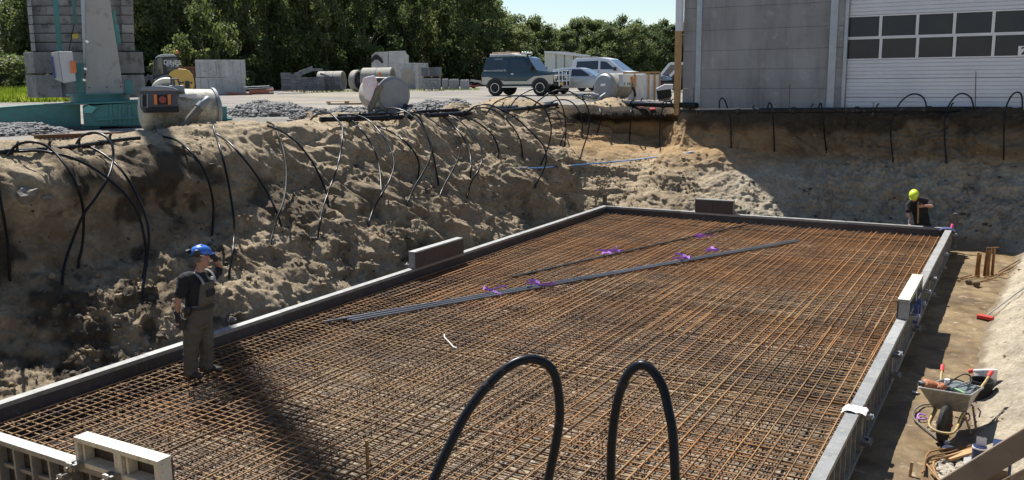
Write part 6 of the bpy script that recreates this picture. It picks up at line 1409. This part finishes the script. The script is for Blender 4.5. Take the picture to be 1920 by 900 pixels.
def head_geo(g, c, fwd, k=1.0):
    f = Vector(fwd).normalized(); s = Vector((0, 0, 1)).cross(f).normalized(); u = f.cross(s)
    if u.z < 0: u = -u
    c = Vector(c)
    eloft(g, [(c+u*z*k+f*o*k, s*w1*k, f*d1*k) for z, o, w1, d1 in ((-.125, .045, .02, .02), (-.115, .035, .045, .045), (-.085, .02, .060, .072), (-.045, .008, .068, .088), (0, .0, .074, .096), (.045, -.004, .076, .098), (.085, -.008, .066, .085), (.115, -.01, .035, .05))], 20)
    g.tube([c+f*.088*k+u*.015*k, c+f*.112*k-u*.022*k, c+f*.098*k-u*.036*k], [.010*k, .016*k, .012*k], 8)          # nose
    for y in (-1, 1):
        g.blob(tuple(c+s*y*.078*k-f*.005*k-u*.012*k), .026*k, 0, 1, 0, (.6, .6, 1.25))          # ears
        g.blob(tuple(c+f*.088*k+s*y*.03*k+u*.022*k), .014*k, 0, 1, 0, (1, 1.3, .6))            # brow
    g.blob(tuple(c+f*.092*k-u*.066*k), .018*k, 0, 1, 0, (.7, 1.5, .45)); g.blob(tuple(c+f*.078*k-u*.10*k), .024*k, 0, 1, 0)   # lips, chin
    return f, s, u
def face_bits(parent, c, f, s, u):
    for y in (-1, 1):
        p = c+f*.088+s*y*.031+u*.002; G().blob(tuple(p), .0125, 0, 1, 0).build('eye', mat('eye_white', (.6, .58, .55), rough=.2), parent, smooth=60)
    g = G(); g.bar(c+f*.101-u*.067-s*.022, c+f*.101-u*.067+s*.022, .006, .005); g.build('mouth', mat('lips', (.28, .11, .09), rough=.5), parent)
def helmet(parent, c, f, s, u, m, brim=.06, muffs=True):
    c = Vector(c)+u*.035; g = G()
    eloft(g, [(c+u*z, s*w1, f*d1) for z, w1, d1 in ((0, .112, .138), (.012, .114, .14), (.05, .108, .132), (.088, .088, .108), (.112, .055, .068), (.122, .015, .02))], 28)
    g.v = [tuple(v) for v in g.v]; o = g.build('helmet', m, parent, smooth=50)
    g = G(); eloft(g, [(c+f*brim*.62-u*.003, s*.100, f*(.118+brim*.5)), (c+f*brim*.62+u*.008, s*.100, f*(.118+brim*.5))], 28); g.build('brim', m, o, smooth=40)
    for k in (-.04, 0, .04): G().tube([c+s*k+f*.09+u*.085, c+s*k+u*.121, c+s*k-f*.09+u*.085], .007, 6).build('ridge', m, o, smooth=60)
    g = G(); g.ring(tuple(c+u*.0), tuple(u), .128, .005, 24, 5); g.build('headband', TRIM, o)
    return o

# ---- worker with the blue helmet
M1 = LF(367, 703, ZF+ZT+.03); t1 = M1.thing('person', 'worker in blue helmet, black t-shirt and grey overalls shading his eyes', 'person')
A = M1.at
fw = Vector((.74, -.67, 0)); lf = Vector((.67, .74, 0)); Zu = Vector((0, 0, 1))
pel = A(372, 600, 0); wst = A(373, 572, 0); chs = A(374, 538, 0); nkb = A(374, 513, .01); hdc = A(377, 484, .0)
RS, RE, RW = A(347, 522, -.12), A(335, 560, -.17), A(332, 589, -.14)
LS, LE, LW = A(398, 518, .13), A(412, 504, .27), A(402, 483, .06)
RHp, LHp = A(362, 604, -.06), A(382, 603, .06); RK, LK = A(358, 650, -.09), A(386, 647, .05); RA, LA = A(357, 694, -.06), A(387, 686, .09)
RA.z = max(RA.z, .10); LA.z = max(LA.z, .10)
g = G(); limb(g, [pel, wst, chs, nkb], [.12, .12, .13, .075]); limb(g, [nkb, A(375, 504, .01), hdc-Zu*.06], [.07, .058, .056])
f1, s1, u1 = head_geo(g, hdc, (.92, .12, -.06))
limb(g, [nkb-Zu*.05, RS, RE, RW], [.07, .062, .045, .032]); limb(g, [nkb-Zu*.05, LS, LE, LW], [.07, .058, .045, .032])
limb(g, [pel, RHp, RK, RA], [.11, .095, .06, .045]); limb(g, [pel, LHp, LK, LA], [.11, .095, .06, .045])
rd = Vector((.05, -.02, -1)); ld = (hdc+Zu*.06+f1*.12-LW)
hand(g, RW, rd, (.6, -.6, 0), .5); hand(g, LW, ld, (-.2, 0, 1), .2)
organic('body', g, SKIN, t1, .0095, 3)
face_bits(t1, hdc, f1, s1, u1)
g = G(); eloft(g, [(hdc-f1*.03+u1*z, s1*w1, f1*d1) for z, w1, d1 in ((-.05, .066, .075), (-.01, .080, .080), (.04, .083, .085))], 18); organic('hair', g, HAIR, t1, .01, 2)
hm = helmet(t1, hdc+u1*.025, f1, s1, u1, HBLUE)
g = G(); 
for y in (-1, 1): g = G(); g.blob(tuple(hdc+s1*y*.12-f1*.07+u1*.085), .05, 3, 2, 0, (1, .6, 1.1)); g.tube([hdc+s1*y*.125+u1*.06, hdc+s1*y*.13-f1*.05+u1*.09], .012, 6); g.build('ear_defender', TRIM, hm, smooth=50); G().blob(tuple(hdc-f1*.15+u1*.10), .045, 5, 1, .2, (1.2, 1, .8)).build('visor_clip', TRIM, hm, smooth=50)
G().bar(hdc-s1*.125+u1*.055+f1*.02, hdc-s1*.125+u1*.062-f1*.03, .02, .012).build('helmet_clip', GLOSS, hm)
# t-shirt
g = G(); eloft(g, [(wst-Zu*.06, lf*.19, fw*.165), (wst+Zu*.06, lf*.195, fw*.17), (chs, lf*.21, fw*.165), (chs+Zu*.10, lf*.20, fw*.14), (nkb-Zu*.02, lf*.11, fw*.085), (nkb+Zu*.025, lf*.066, fw*.066)], 24)
limb(g, [nkb-Zu*.04-lf*.06, RS, RS.lerp(RE, .45), RS.lerp(RE, .80)], [.08, .083, .078, .080]); limb(g, [nkb-Zu*.04+lf*.06, LS, LS.lerp(LE, .45), LS.lerp(LE, .80)], [.08, .080, .074, .076])
o = organic('t_shirt', g, BTEE, t1, .011, 3); wrinkle(o, .012, 9)
# overalls
g = G(); eloft(g, [(pel-Zu*.10, lf*.185, fw*.14), (pel, lf*.205, fw*.175), (wst-Zu*.02, lf*.205, fw*.18), (wst+Zu*.04, lf*.203, fw*.175)], 24)
for Hp, K, An in ((RHp, RK, RA), (LHp, LK, LA)): limb(g, [Hp+Zu*.02, Hp.lerp(K, .5), K, K.lerp(An, .5), An-Zu*.035], [.125, .12, .105, .10, .102])
o = organic('overalls', g, OVER, t1, .011, 3); wrinkle(o, .016, 8, 3); wrinkle(o, .006, 22, 7)
g = G(); vs = []                                # bib over the chest
nb = 9
for j in range(8):
    z = wst.z+.03+(chs.z+.09-wst.z-.03)*j/7; hw_ = .165-.03*j/7
    for i in range(nb):
        a = (i/(nb-1)-.5)*2; c = wst.lerp(chs, j/7*.95); rr_ = .187+.006*math.sin(j); p = Vector((c.x, c.y, z))+lf*a*hw_+fw*(rr_*math.sqrt(max(0, 1-(a*hw_/.22)**2)))
        vs.append(p)
g.add(vs, [(j*nb+i, j*nb+i+1, (j+1)*nb+i+1, (j+1)*nb+i) for j in range(7) for i in range(nb-1)]); bib = g.build('bib', OVER, t1, smooth=60, fix=False)
md = bib.modifiers.new('s', 'SOLIDIFY'); md.thickness = .012
G().box((0, 0, 0), (.15, .012, .09), rz=math.atan2(lf.y, lf.x)).build('bib_pocket', mat('dark_cloth', (.03, .03, .032), rough=.9), t1, bev=.004).location = wst.lerp(chs, .75)+fw*.196+Zu*.0
for y in (-1, 1):
    p0 = wst.lerp(chs, .95)+lf*y*.11+fw*.175+Zu*.08; p1 = nkb+lf*y*.125+fw*.085-Zu*.01; p2 = nkb+lf*y*.11-fw*.02+Zu*.005; p3 = chs+lf*y*.08-fw*.16
    C = catmull([p0, p0.lerp(p1, .5)+fw*.02, p1+Zu*.012, p2+Zu*.02, p3], 4); g = G()
    for a, b in zip(C, C[1:]): g.bar(a, b, .035, .012, up=tuple(fw+Zu))
    g.build('shoulder_strap', STRAPG, t1)
g = G(); eloft(g, [(wst-Zu*.03, lf*.216, fw*.19), (wst+Zu*.012, lf*.215, fw*.189)], 28); g.build('belt', TRIM, t1, smooth=40)
G().box((0, 0, 0), (.05, .02, .04), rz=math.atan2(lf.y, lf.x)).build('chest_badge', WHITE, t1).location = chs+fw*.165+lf*.06+Zu*.12
g = G(); g.blob(tuple(A(352, 583, -.2)), .06, 2, 2, .2, (.8, .8, 1.4)); g.build('tool_pouch', TRIM, t1, smooth=50)
# gloves and boots
for w_, d, sd, k in ((RW, rd, (.6, -.6, 0), .5), (LW, ld, (-.2, 0, 1), .2)):
    g = G(); hand(g, w_, d, sd, k, 1.13); dd = Vector(d).normalized(); g.tube([w_-dd*.05, w_+dd*.03], [.042, .036], 12); organic('glove', g, GLOVE, t1, .007, 1)
G().box((0, 0, 0), (.07, .05, .16), ry=.3).build('hand_tool', TRIM, t1, bev=.012).location = RW+Vector((.06, -.03, -.14))
for An, d in ((RA, Vector((.62, -.78, 0))), (LA, Vector((.93, -.36, 0)))):
    g = G(); b0 = Vector((An.x, An.y, 0)); sd = Vector((-d.y, d.x, 0)).normalized()
    eloft(g, [(b0-d*.07+Zu*.05, sd*.045, Zu*.05), (b0+d*.02+Zu*.055, sd*.05, Zu*.055), (b0+d*.11+Zu*.042, sd*.052, Zu*.042), (b0+d*.19+Zu*.035, sd*.044, Zu*.034), (b0+d*.215+Zu*.03, sd*.02, Zu*.02)], 16); g.tube([b0+Zu*.05, An+Zu*.08], [.056, .058], 14); organic('boot', g, BOOT, t1, .009, 2)

# ---- worker bending at the far form
M2 = LF(loc=(8.2, .62, ZF)); t2 = M2.thing('person', 'worker in bright yellow helmet and black clothes bending over the far formwork', 'person'); A = M2.at
pel = A(1730, 424, .12); chs = A(1723, 385, -.05); nkb = A(1718, 373, -.16); hdc = A(1714, 368, -.26)
S1, E1, W1 = A(1705, 384, -.14), A(1703, 400, -.24), A(1706, 411, -.27); S2, E2, W2 = A(1741, 379, -.10), A(1748, 386, -.24), A(1732, 386, -.36)
ft = [Vector((pel.x-.11, .12, .07)), Vector((pel.x+.13, .16, .07))]; hp_ = [pel+Vector((-.09, 0, -.02)), pel+Vector((.10, 0, -.02))]
g = G(); limb(g, [pel, pel.lerp(chs, .5), chs, nkb], [.12, .12, .13, .08]); limb(g, [nkb, hdc], [.065, .06]); f2, s2, u2 = head_geo(g, hdc, (-.12, -.72, -.70))
limb(g, [nkb, S1, E1, W1], [.07, .06, .044, .032]); limb(g, [nkb, S2, E2, W2], [.07, .06, .046, .032])
for h_, a in zip(hp_, ft): limb(g, [pel, h_, h_.lerp(a, .5)+Vector((0, -.05, 0)), a], [.11, .095, .06, .045])
hand(g, W1, (.1, -.2, -1), (1, -.3, 0), .7); hand(g, W2, (-1, -.3, -.15), (0, -.4, 1), .8); organic('body', g, SKIN, t2, .0105, 3); face_bits(t2, hdc, f2, s2, u2)
helmet(t2, hdc+u2*.02, f2, s2, u2, HYEL, .05)
g = G(); ax_ = Vector((1, .12, 0)).normalized(); fr_ = Vector((0, -.8, -.3)).normalized()
eloft(g, [(pel, ax_*.19, fr_*.15), (pel.lerp(chs, .5), ax_*.185, fr_*.15), (chs, ax_*.205, fr_*.15), (chs.lerp(nkb, .6), ax_*.19, fr_*.12), (nkb, ax_*.10, fr_*.08)], 22)
limb(g, [nkb, S1, S1.lerp(E1, .75)], [.08, .085, .078]); limb(g, [nkb, S2, S2.lerp(E2, .8)], [.08, .085, .078]); o = organic('t_shirt', g, BTEE, t2, .012, 3); wrinkle(o, .012, 9)
g = G(); eloft(g, [(pel-Zu*.12, ax_*.17, fr_*.13), (pel+Zu*.05, ax_*.195, fr_*.16)], 20)
for h_, a in zip(hp_, ft): limb(g, [h_, h_.lerp(a, .5)+Vector((0, -.05, 0)), a], [.115, .095, .085])
organic('trousers', g, mat('dark_cloth', (0, 0, 0)), t2, .012, 3)
g = G(); hand(g, W1, (.1, -.2, -1), (1, -.3, 0), .7, 1.13); organic('glove', g, mat('pale_glove', (.30, .29, .28), (.15, .15, .15), rough=.8, scale=25), t2, .008, 1)
for a in ft: g = G(); b0 = Vector((a.x, a.y, 0)); eloft(g, [(b0+Vector((0, .06, .05)), Vector((.045, 0, 0)), Zu*.05), (b0+Vector((0, -.06, .045)), Vector((.05, 0, 0)), Zu*.045), (b0+Vector((0, -.17, .03)), Vector((.035, 0, 0)), Zu*.028)], 14); g.tube([b0+Zu*.05, a+Zu*.08], .055, 12); organic('boot', g, BOOT, t2, .011, 2)
a, b = A(1722, 378, -.3), A(1721, 419, -.3); tag(G().bar(M2.M @ a, M2.M @ b, .035).build('wooden_rod', TIMB, bev=.003), 'thin wooden rod held upright by the yellow helmeted worker', 'rod')

# ================================================================ THE PATH ON THE RIGHT
ZINC = mat('barrow_zinc', (.34, .33, .30), (.22, .21, .19), rough=.5, metal=.4, scale=4, bump=.1, c3=(.42, .38, .3), s3=.62); YTUBE = mat('yellow_tube', (.46, .33, .09), (.34, .24, .08), rough=.55, scale=6, c3=(.22, .18, .11), s3=.58); REDG = mat('red_grip', (.62, .05, .04), (.5, .04, .03), rough=.5)
WB = LF(1790, 812, ZF); wb = WB.thing('wheelbarrow', 'dusty grey wheelbarrow with yellow frame and red grips full of tools', 'wheelbarrow'); A = WB.at
def sheet(g, pts, th=.006):
    n = len(pts); c = sum((Vector(p) for p in pts), Vector())/n; nr = (Vector(pts[1])-Vector(pts[0])).cross(Vector(pts[2])-Vector(pts[0])).normalized()*th
    g.add([Vector(p) for p in pts]+[Vector(p)+nr for p in pts], [tuple(range(n)), tuple(range(2*n-1, n-1, -1))]+[(i, n+i, n+(i+1) % n, (i+1) % n) for i in range(n)])
FL, FR, RR, RL = A(1724, 727, -.30), A(1820, 742, -.26), A(1843, 727, .34), A(1772, 711, .38)
bFL, bFR, bRR, bRL = A(1750, 766, -.14), A(1812, 774, -.10), A(1818, 758, .22), A(1773, 752, .24)
g = G()
for q in ((FL, FR, bFR, bFL), (FR, RR, bRR, bFR), (RR, RL, bRL, bRR), (RL, FL, bFL, bRL), (bFL, bFR, bRR, bRL)): sheet(g, q)
g.build('tray', ZINC, wb); g = G(); P = [FL, FR, RR, RL]
for a, b in zip(P, P[1:]+P[:1]): g.tube([a, b], .014, 8)
for p in P: g.blob(tuple(p), .0145, 0, 1, 0)
g.build('tray_rim', GLOSS if False else ZINC, wb, smooth=50)
wc = A(1771, 795, -.36); r_ = max(.15, wc.z); wx = Vector((.97, -.24, 0))
g = G(); g.lathe(wc-wx*.045, wx, [(0, r_*.7), (.012, r_*.93), (.03, r_), (.06, r_), (.078, r_*.93), (.09, r_*.7)], 28); wt = g.build('tyre', BLK, wb, smooth=35)
g = G(); g.cyl(wc-wx*.03, wc+wx*.03, r_*.7, seg=20); g.cyl(wc-wx*.09, wc+wx*.09, .018, seg=8); g.build('rim', mat('dull_red', (0, 0, 0)), wt, smooth=35)
g = G(); g.tube(catmull([A(1754, 764, -.1), A(1748, 778, -.3), A(1742, 794, -.45), A(1748, 804, -.55), A(1765, 811, -.6), A(1785, 812, -.6), A(1794, 803, -.5), A(1800, 786, -.25), A(1806, 775, -.1)], 4), .0155, 8); g.build('front_loop', YTUBE, wb, smooth=60)
for k, P in enumerate((((1806, 774, 0), (1812, 788, .05), (1822, 806, .02)), ((1824, 762, .25), (1827, 782, .22), (1831, 803, .15)), ((1757, 766, .0), (1750, 780, .02), (1739, 796, .0)), ((1780, 760, -.1), (1786, 782, -.3)))):
    pts = [A(*p) for p in P]
    if k < 3: pts[-1].z = .01
    g = G(); g.tube(catmull(pts, 4), .014, 8); g.build('leg', YTUBE, wb, smooth=60)
for (a, b, c_) in (((1800, 765, .1), (1839, 727, .42), (1858, 699, .78)), ((1765, 752, .2), (1764, 716, .45), (1767, 688, .78))):
    p0, p1, p2 = A(*a), A(*b), A(*c_); g = G(); g.tube(catmull([p0, p1, p2], 5), .017, 8); hb = g.build('handle', YTUBE if a[0] == 1800 else YTUBE, wb, smooth=60)
    d = (p2-p1).normalized(); G().cyl(p2-d*.10, p2+d*.03, .026, seg=10).build('grip', REDG, hb, smooth=50)
d = (A(1767, 688, .78)-A(1764, 716, .45)).normalized()
def W_(F, p): return F.M @ Vector(p)
# what lies in the barrow
def lump(F, px, py, dy, r, m, name, lab, cat, sq=(1, 1, 1), amp=.35, seed=1): p = W_(F, A(px, py, dy)); return tag(G().blob(tuple(p), r, seed, 2, amp, sq).build(name, m, smooth=60), lab, cat)
lump(WB, 1740, 722, -.18, .085, mat('bag_orange', (.58, .20, .06), (.34, .11, .04), rough=.7, scale=14, c3=(.03, .03, .03), s3=.58), 'orange_bag', 'orange and black tool bag at the left end of the wheelbarrow', 'bag', (1.2, 1, .7))
lump(WB, 1758, 725, -.14, .09, mat('bag_orange', (0, 0, 0)), 'orange_glove', 'crumpled orange work glove lying in the wheelbarrow', 'glove', (1.2, 1, .6), .4, 4)
lump(WB, 1731, 719, -.2, .05, TRIM, 'black_pouch', 'black pouch at the wheelbarrow left corner', 'pouch', (1.2, 1, .8), .3, 8)
t = thing('tool_case', 'dark green grey tool case lying open in the wheelbarrow', 'case', W_(WB, A(1802, 727, .1)-Vector((0, 0, .06))), WB.rz-.3); g = G(); g.box((0, 0, 0), (.30, .26, .12)); g.build('case_body', mat('case_grey', (.09, .11, .115), (.06, .075, .08), rough=.5, scale=5), t, bev=.02); G().box((0, .03, .065), (.27, .22, .02), rx=.15).build('lid', mat('case_lid', (.13, .155, .16), rough=.45), t, bev=.008)
tag(G().cyl(W_(WB, A(1776, 722, .05)), W_(WB, A(1776, 711, .05)), .035, .03, 14).build('white_can', WHITE, smooth=40), 'small white can standing among tools in the wheelbarrow', 'can')
for k, pts in enumerate((((1777, 722, .0), (1788, 712, .1), (1806, 702, .2), (1818, 704, .25), (1822, 714, .2), (1814, 728, .1)), ((1765, 718, .1), (1785, 712, .2), (1800, 713, .2), (1818, 722, .1)), ((1782, 730, -.05), (1800, 722, .0), (1815, 716, .1), (1819, 722, .1), (1810, 735, -.0)))):
    P = [W_(WB, A(*p)) for p in pts]; tag(G().tube(catmull(P, 5), .009, 6).build('tool_cable', BLK if k < 2 else mat('grey_cable', (.22, .24, .23), rough=.5), smooth=60), ('black cable arching above the wheelbarrow tray', 'black cable lying across the wheelbarrow tools', 'grey green cable coiled in the wheelbarrow')[k], 'cable')
tag(G().bar(W_(WB, A(1790, 729, -.05)), W_(WB, A(1808, 737, -.1)), .03, .02).build('green_tool', mat('light_green', (.30, .52, .26), rough=.5)), 'small pale green handle among tools in the wheelbarrow', 'tool')
tag(G().bar(W_(WB, A(1816, 697, .6)), W_(WB, A(1824, 695, .6)), .05, .04).build('red_tool', REDG), 'small red object behind the wheelbarrow tray', 'tool')
# buckets
BK = LF(1838, 752, ZF+.01); t = BK.thing('black_bucket', 'black bucket on the path behind the wheelbarrow', 'bucket'); a = BK.at(1838, 712); h = a.z
g = G(); g.pipe((0, 0, 0.01), (0, 0, h), .145, .135, 24); g.v = [(x*(.8+.2*z/h), y*(.8+.2*z/h), z) for x, y, z in g.v]; g.build('bucket_wall', BLK, t, smooth=40); G().cyl((0, 0, .012), (0, 0, .03), .112, seg=24).build('bucket_floor', BLK, t); G().ring((0, 0, h), (0, 0, 1), .145, .008, 28).build('rim', TRIM, t, smooth=60)
WBK = LF(1852, 742, ZF+.02); t = WBK.thing('white_bucket', 'white plastic bucket tilted behind the black bucket', 'bucket'); p0, p1 = Vector((-.01, .05, .02)), WBK.at(1848, 697, .12)
g = G(); ax = (p1-p0).normalized(); g.lathe(p0, ax, [(0, .11), ((p1-p0).length*.5, .125), ((p1-p0).length, .145), ((p1-p0).length+.012, .145)], 26); g.build('bucket_wall', mat('bucket_white', (.70, .69, .64), (.6, .59, .54), rough=.4, scale=4), t, smooth=40); G().lathe(p1, ax, [(.013, .15), (.03, .15), (.032, .13)], 26).build('lid', WHITE, t, smooth=40)
# hose and straps on the ground
def ground_line(pts, r, m, name, lab, cat, lift=0.012, n=5):
    P = []
    for x, y in pts:
        q = Vector(HIT(x, y)); P.append(q+Vector((0, 0, r+lift)))
    return tag(G().tube(catmull(P, n), r, 7).build(name, m, smooth=60), lab, cat)
ground_line([(1748, 761), (1728, 763), (1715, 772), (1712, 784), (1722, 797), (1740, 811), (1757, 826), (1768, 838), (1776, 842)], .012, BROWNP, 'ground_hose', 'thin dusty hose curving on the brown path left of the wheelbarrow', 'hose')
ground_line([(1850, 800), (1860, 795), (1868, 785), (1878, 775), (1884, 768)], .010, BROWNP, 'ground_cable', 'thin dark cable on the sand right of the wheelbarrow', 'cable')
P = [Vector(HIT(x, y))+Vector((0, 0, .02)) for x, y in ((1735, 781), (1725, 779), (1720, 784), (1725, 789), (1738, 788))]; tag(G().tube(catmull(P, 5), .012, 6).build('purple_strap', PURPLE, smooth=60), 'purple strap loop on the path left of the wheelbarrow wheel', 'strap')
g = G()
for k in range(16): p = W_(WB, A(1800+rnd.uniform(-3, 34), 784+rnd.uniform(-30, 8), .18)); q = p+Vector((rnd.uniform(-.08, .08), rnd.uniform(-.08, .08), rnd.uniform(-.1, .1))); g.tube([p, p.lerp(q, .5)+Vector((.02, 0, .02)), q], .009, 5)
tag(g.build('purple_bundle', mat('deep_purple', (.12, .04, .18), (.2, .09, .3), rough=.5, scale=20)), 'tangle of dark purple straps hanging under the wheelbarrow', 'straps')
q = HIT(1716, 737); tag(G().blob(tuple(Vector(q)+Vector((0, 0, .012))), .035, 2, 1, .4, (1.3, .8, .4)).build('white_scrap', WHITE, smooth=60), 'white scrap on the shadow edge left of the wheelbarrow', 'scrap')
# rusty bent bars in the foreground and debris
for k, (pts, lab) in enumerate((([(1830, 838), (1790, 846), (1742, 854), (1733, 880), (1729, 893)], 'rusty bent bar around the debris heap, outermost'), ([(1826, 842), (1785, 855), (1738, 867), (1733, 893)], 'rusty bent bar inside the outermost one'), ([(1828, 846), (1788, 862), (1750, 876), (1756, 905)], 'rusty bent bar nearest the wooden rail'), ([(1825, 852), (1790, 864), (1745, 875)], 'straight rusty bar across the debris heap'), ([(1737, 885), (1752, 905), (1760, 915)], 'short rusty bar at the lower photo edge'))):
    ground_line(pts, .011, RUST, 'rusty_bar', lab, 'bar', .03+.012*k, 3)['group'] = 'rusty bars in the lower right corner'
a, b = HIT(1775, 868), HIT(1832, 852); tag(G().bar(Vector(a)+Vector((0, 0, .05)), Vector(b)+Vector((0, 0, .06)), .09, .03).build('short_board', TIMB, bev=.004), 'short pale board beside the blue can', 'board')
a = HIT(1706, 893); tag(G().bar(Vector(a), Vector(a)+Vector((.01, .02, .16)), .03, .03).build('wood_peg', TIMB, bev=.003), 'short wooden peg in the path at the lower edge', 'peg')
g = G()
for k in range(150):
    x, y = rnd.uniform(1755, 1840), rnd.uniform(862, 900); q = Vector(HIT(x, y)); g.blob(tuple(q+Vector((0, 0, .015))), rnd.uniform(.012, .04), k, 1 if k % 3 == 0 else 0, .5, (1.3, 1, .6))
stuff(g.build('debris', mat('pale_stone', (0, 0, 0)), fix=False))['label'] = 'pale broken debris among the rusty bars'
for k, (x, y) in enumerate(((1763, 838), (1772, 834), (1776, 843))): tag(G().blob(tuple(Vector(HIT(x, y))+Vector((0, 0, .03))), .045, k+5, 1, .5, (1.2, .8, .6)).build('white_scrap', WHITE if k else BLK, smooth=50), ('black', 'upper white', 'lower white')[k]+' scrap below the wheelbarrow wheel', 'scrap')
# blue can with tissue, on the low stack
BC = LF(1835, 866, ZF+.06); t = BC.thing('blue_can', 'dark blue can with white tissue sticking out beside the wooden rail', 'can'); a = BC.at(1835, 833); h = a.z
BCM = mat('can_blue', (.02, .035, .10), (.015, .025, .07), rough=.4, scale=6); g = G(); g.cyl((0, 0, 0), (0, 0, h*.8), .075, seg=24); g.build('can_wall', BCM, t, smooth=40); g = G(); g.cyl((0, 0, h*.80), (0, 0, h*.88), .077, seg=24); g.build('can_band', WHITE, t, smooth=40); g = G(); g.cyl((0, 0, h*.88), (0, 0, h*.93), .07, seg=24); g.build('can_top', BCM, t, smooth=40)
g = G(); vs = []
for i in range(6):
    for j in range(5): vs.append((-.04+.02*i+.02*mnoise.noise(Vector((i, j, 1))), .03*mnoise.noise(Vector((i, j, 4))), h*.9+.028*j+.02*mnoise.noise(Vector((i*1.5, j, 9)))))
g.add(vs, [(i*5+j, i*5+j+1, (i+1)*5+j+1, (i+1)*5+j) for i in range(5) for j in range(4)]); g.build('tissue', mat('white_cloth', (0, 0, 0)), t, smooth=60, fix=False)
G().box((0, 0, -.03), (.3, .24, .06)).build('stand_block', CONC, t)
# wooden stair rail close by
RAILM = mat('rail_wood', (.21, .155, .105), (.145, .105, .07), rough=.8, scale=7, bump=.25, c3=(.17, .12, .08), s3=.66)
rl_ = thing('stair_rail', 'weathered wooden stair rail crossing the lower right corner', 'handrail', PD(1850, 900, 2.9))
def rp(v): return Vector(v)-rl_.location
def board(a, b, w_, h_, name='rail_board'): 
    a, b = rp(a), rp(b); g = G(); g.bar(a, b, w_, h_); return g.build(name, RAILM, rl_, bev=.004)
board(PD(1725, 947, 3.1), PD(1990, 787, 2.75), .034, .072); board(PD(1840, 945, 3.05), PD(2010, 860, 2.75), .034, .072)
p = PD(1853, 900, 3.0); board(p+Vector((.02, .02, .05)), p+Vector((.02, .02, -1.3)), .07, .07, 'rail_post'); p = PD(2010, 870, 2.62); board(p+Vector((0, 0, .2)), p+Vector((0, 0, -1.2)), .095, .095, 'rail_post')
BN = LF(1880, 905, ZF+.3); t = BN.thing('blue_crate', 'dark blue crate standing below the wooden stair rail', 'crate'); a, b = BN.at(1858, 905), BN.at(1899, 852); G().box(((a.x+b.x)/2, .15, b.z/2), (b.x-a.x, .3, b.z)).build('crate_body', BCM, t, bev=.01); G().box(((a.x+b.x)/2, .15, b.z), (b.x-a.x+.03, .33, .03)).build('rim', BCM, t, bev=.006)
# broom, upright bars
q = Vector(HIT(1847, 601)); t = thing('broom', 'red broom lying with its long handle up the sand slope', 'broom', q+Vector((0, 0, .03)), heading(q)); e = Vector(HIT(1925, 543))+Vector((0, 0, .08))
M_ = (Matrix.Translation(t.location) @ Matrix.Rotation(t.rotation_euler[2], 4, 'Z')).inverted(); e = M_ @ e; d = e.normalized(); G().box((0, 0, .03), (.10, .26, .06), rz=math.atan2(d.y, d.x)).build('broom_head', REDG, t, bev=.012); G().box((0, 0, -.01), (.09, .25, .05), rz=math.atan2(d.y, d.x)).build('bristles', BLK, t); G().tube([d*.03+Vector((0, 0, .04)), e], .013, 8).build('handle', mat('grey_handle', (.3, .29, .27), rough=.6), t)
for k, (x0, y0, x1, y1, nb_, lab) in enumerate(((1832, 519, 1837, 474, 5, 'short upright bundle of rusty bars on the path, left one'), (1849, 517, 1855, 465, 6, 'taller upright bundle of rusty bars on the path, right one'), (1860, 517, 1865, 462, 3, 'thin pair of rusty bars right of the taller bundle'))):
    F = LF(x0, y0, ZF); t = F.thing('rebar_bundle', lab, 'rebar', 'upright rusty bars on the path'); a = F.at(x1, y1, .05)
    for i in range(nb_): o = (i-(nb_-1)/2)*.018; G().tube([(o*1.2, rnd.uniform(-.03, .03), -.05), (o, 0, a.z*.5), (a.x+o, .05+rnd.uniform(-.03, .03), a.z*rnd.uniform(.9, 1.03))], .011, 6).build('bar', RUST, t)
    if k == 1: G().tube([(a.x-.05, .05, a.z), (a.x+.18, .1, a.z+.02)], .011, 6).build('bent_bar', RUST, t)
for k, (x0, y0, x1, y1) in enumerate(((1795, 528, 1832, 521), (1800, 523, 1822, 519), (1838, 530, 1868, 524), (1872, 512, 1912, 490), (1868, 518, 1905, 500), (1845, 522, 1880, 516))):
    a, b = Vector(HIT(x0, y0))+Vector((0, 0, .02)), Vector(HIT(x1, y1))+Vector((0, 0, .04)); tag(G().tube([a, b], .013, 6).build('rusty_bar', RUST2), 'rusty bar lying flat by the upright bundles, '+('lowest left', 'upper left', 'below the bundles', 'upper right', 'lower right', 'right of the bundle foot')[k], 'bar', 'rusty bars lying by the upright bundles')
for k, (x, y) in enumerate(((1816, 533), (1831, 537))): tag(G().blob(tuple(Vector(HIT(x, y))+Vector((0, 0, .05))), .07, k+61, 2, .4, (.9, .9, 1)).build('mud_lump', mat('mud', (.16, .115, .07), (.1, .07, .045), rough=.9, scale=8), smooth=60), ('left', 'right')[k]+' brown mud lump before the upright rusty bars', 'mud lump')
# concrete lump stuck in the left bank
for k, (x, y, r, lab) in enumerate(((48, 365, .16, 'rough pale concrete lump stuck in the left bank, larger one'), (88, 372, .08, 'small angular concrete piece right of the larger lump'), (435, 600, .07, 'pale stone behind the left formwork near the blue helmeted worker'))):
    tag(G().blob(tuple(HIT(x, y)), r, k+81, 2, .45, (1, 1, .8)).build('concrete_lump', mat('lump_concrete', (.25, .225, .19), (.15, .13, .105), rough=.95, scale=9, bump=.4)), lab, 'concrete lump')

finish_late()
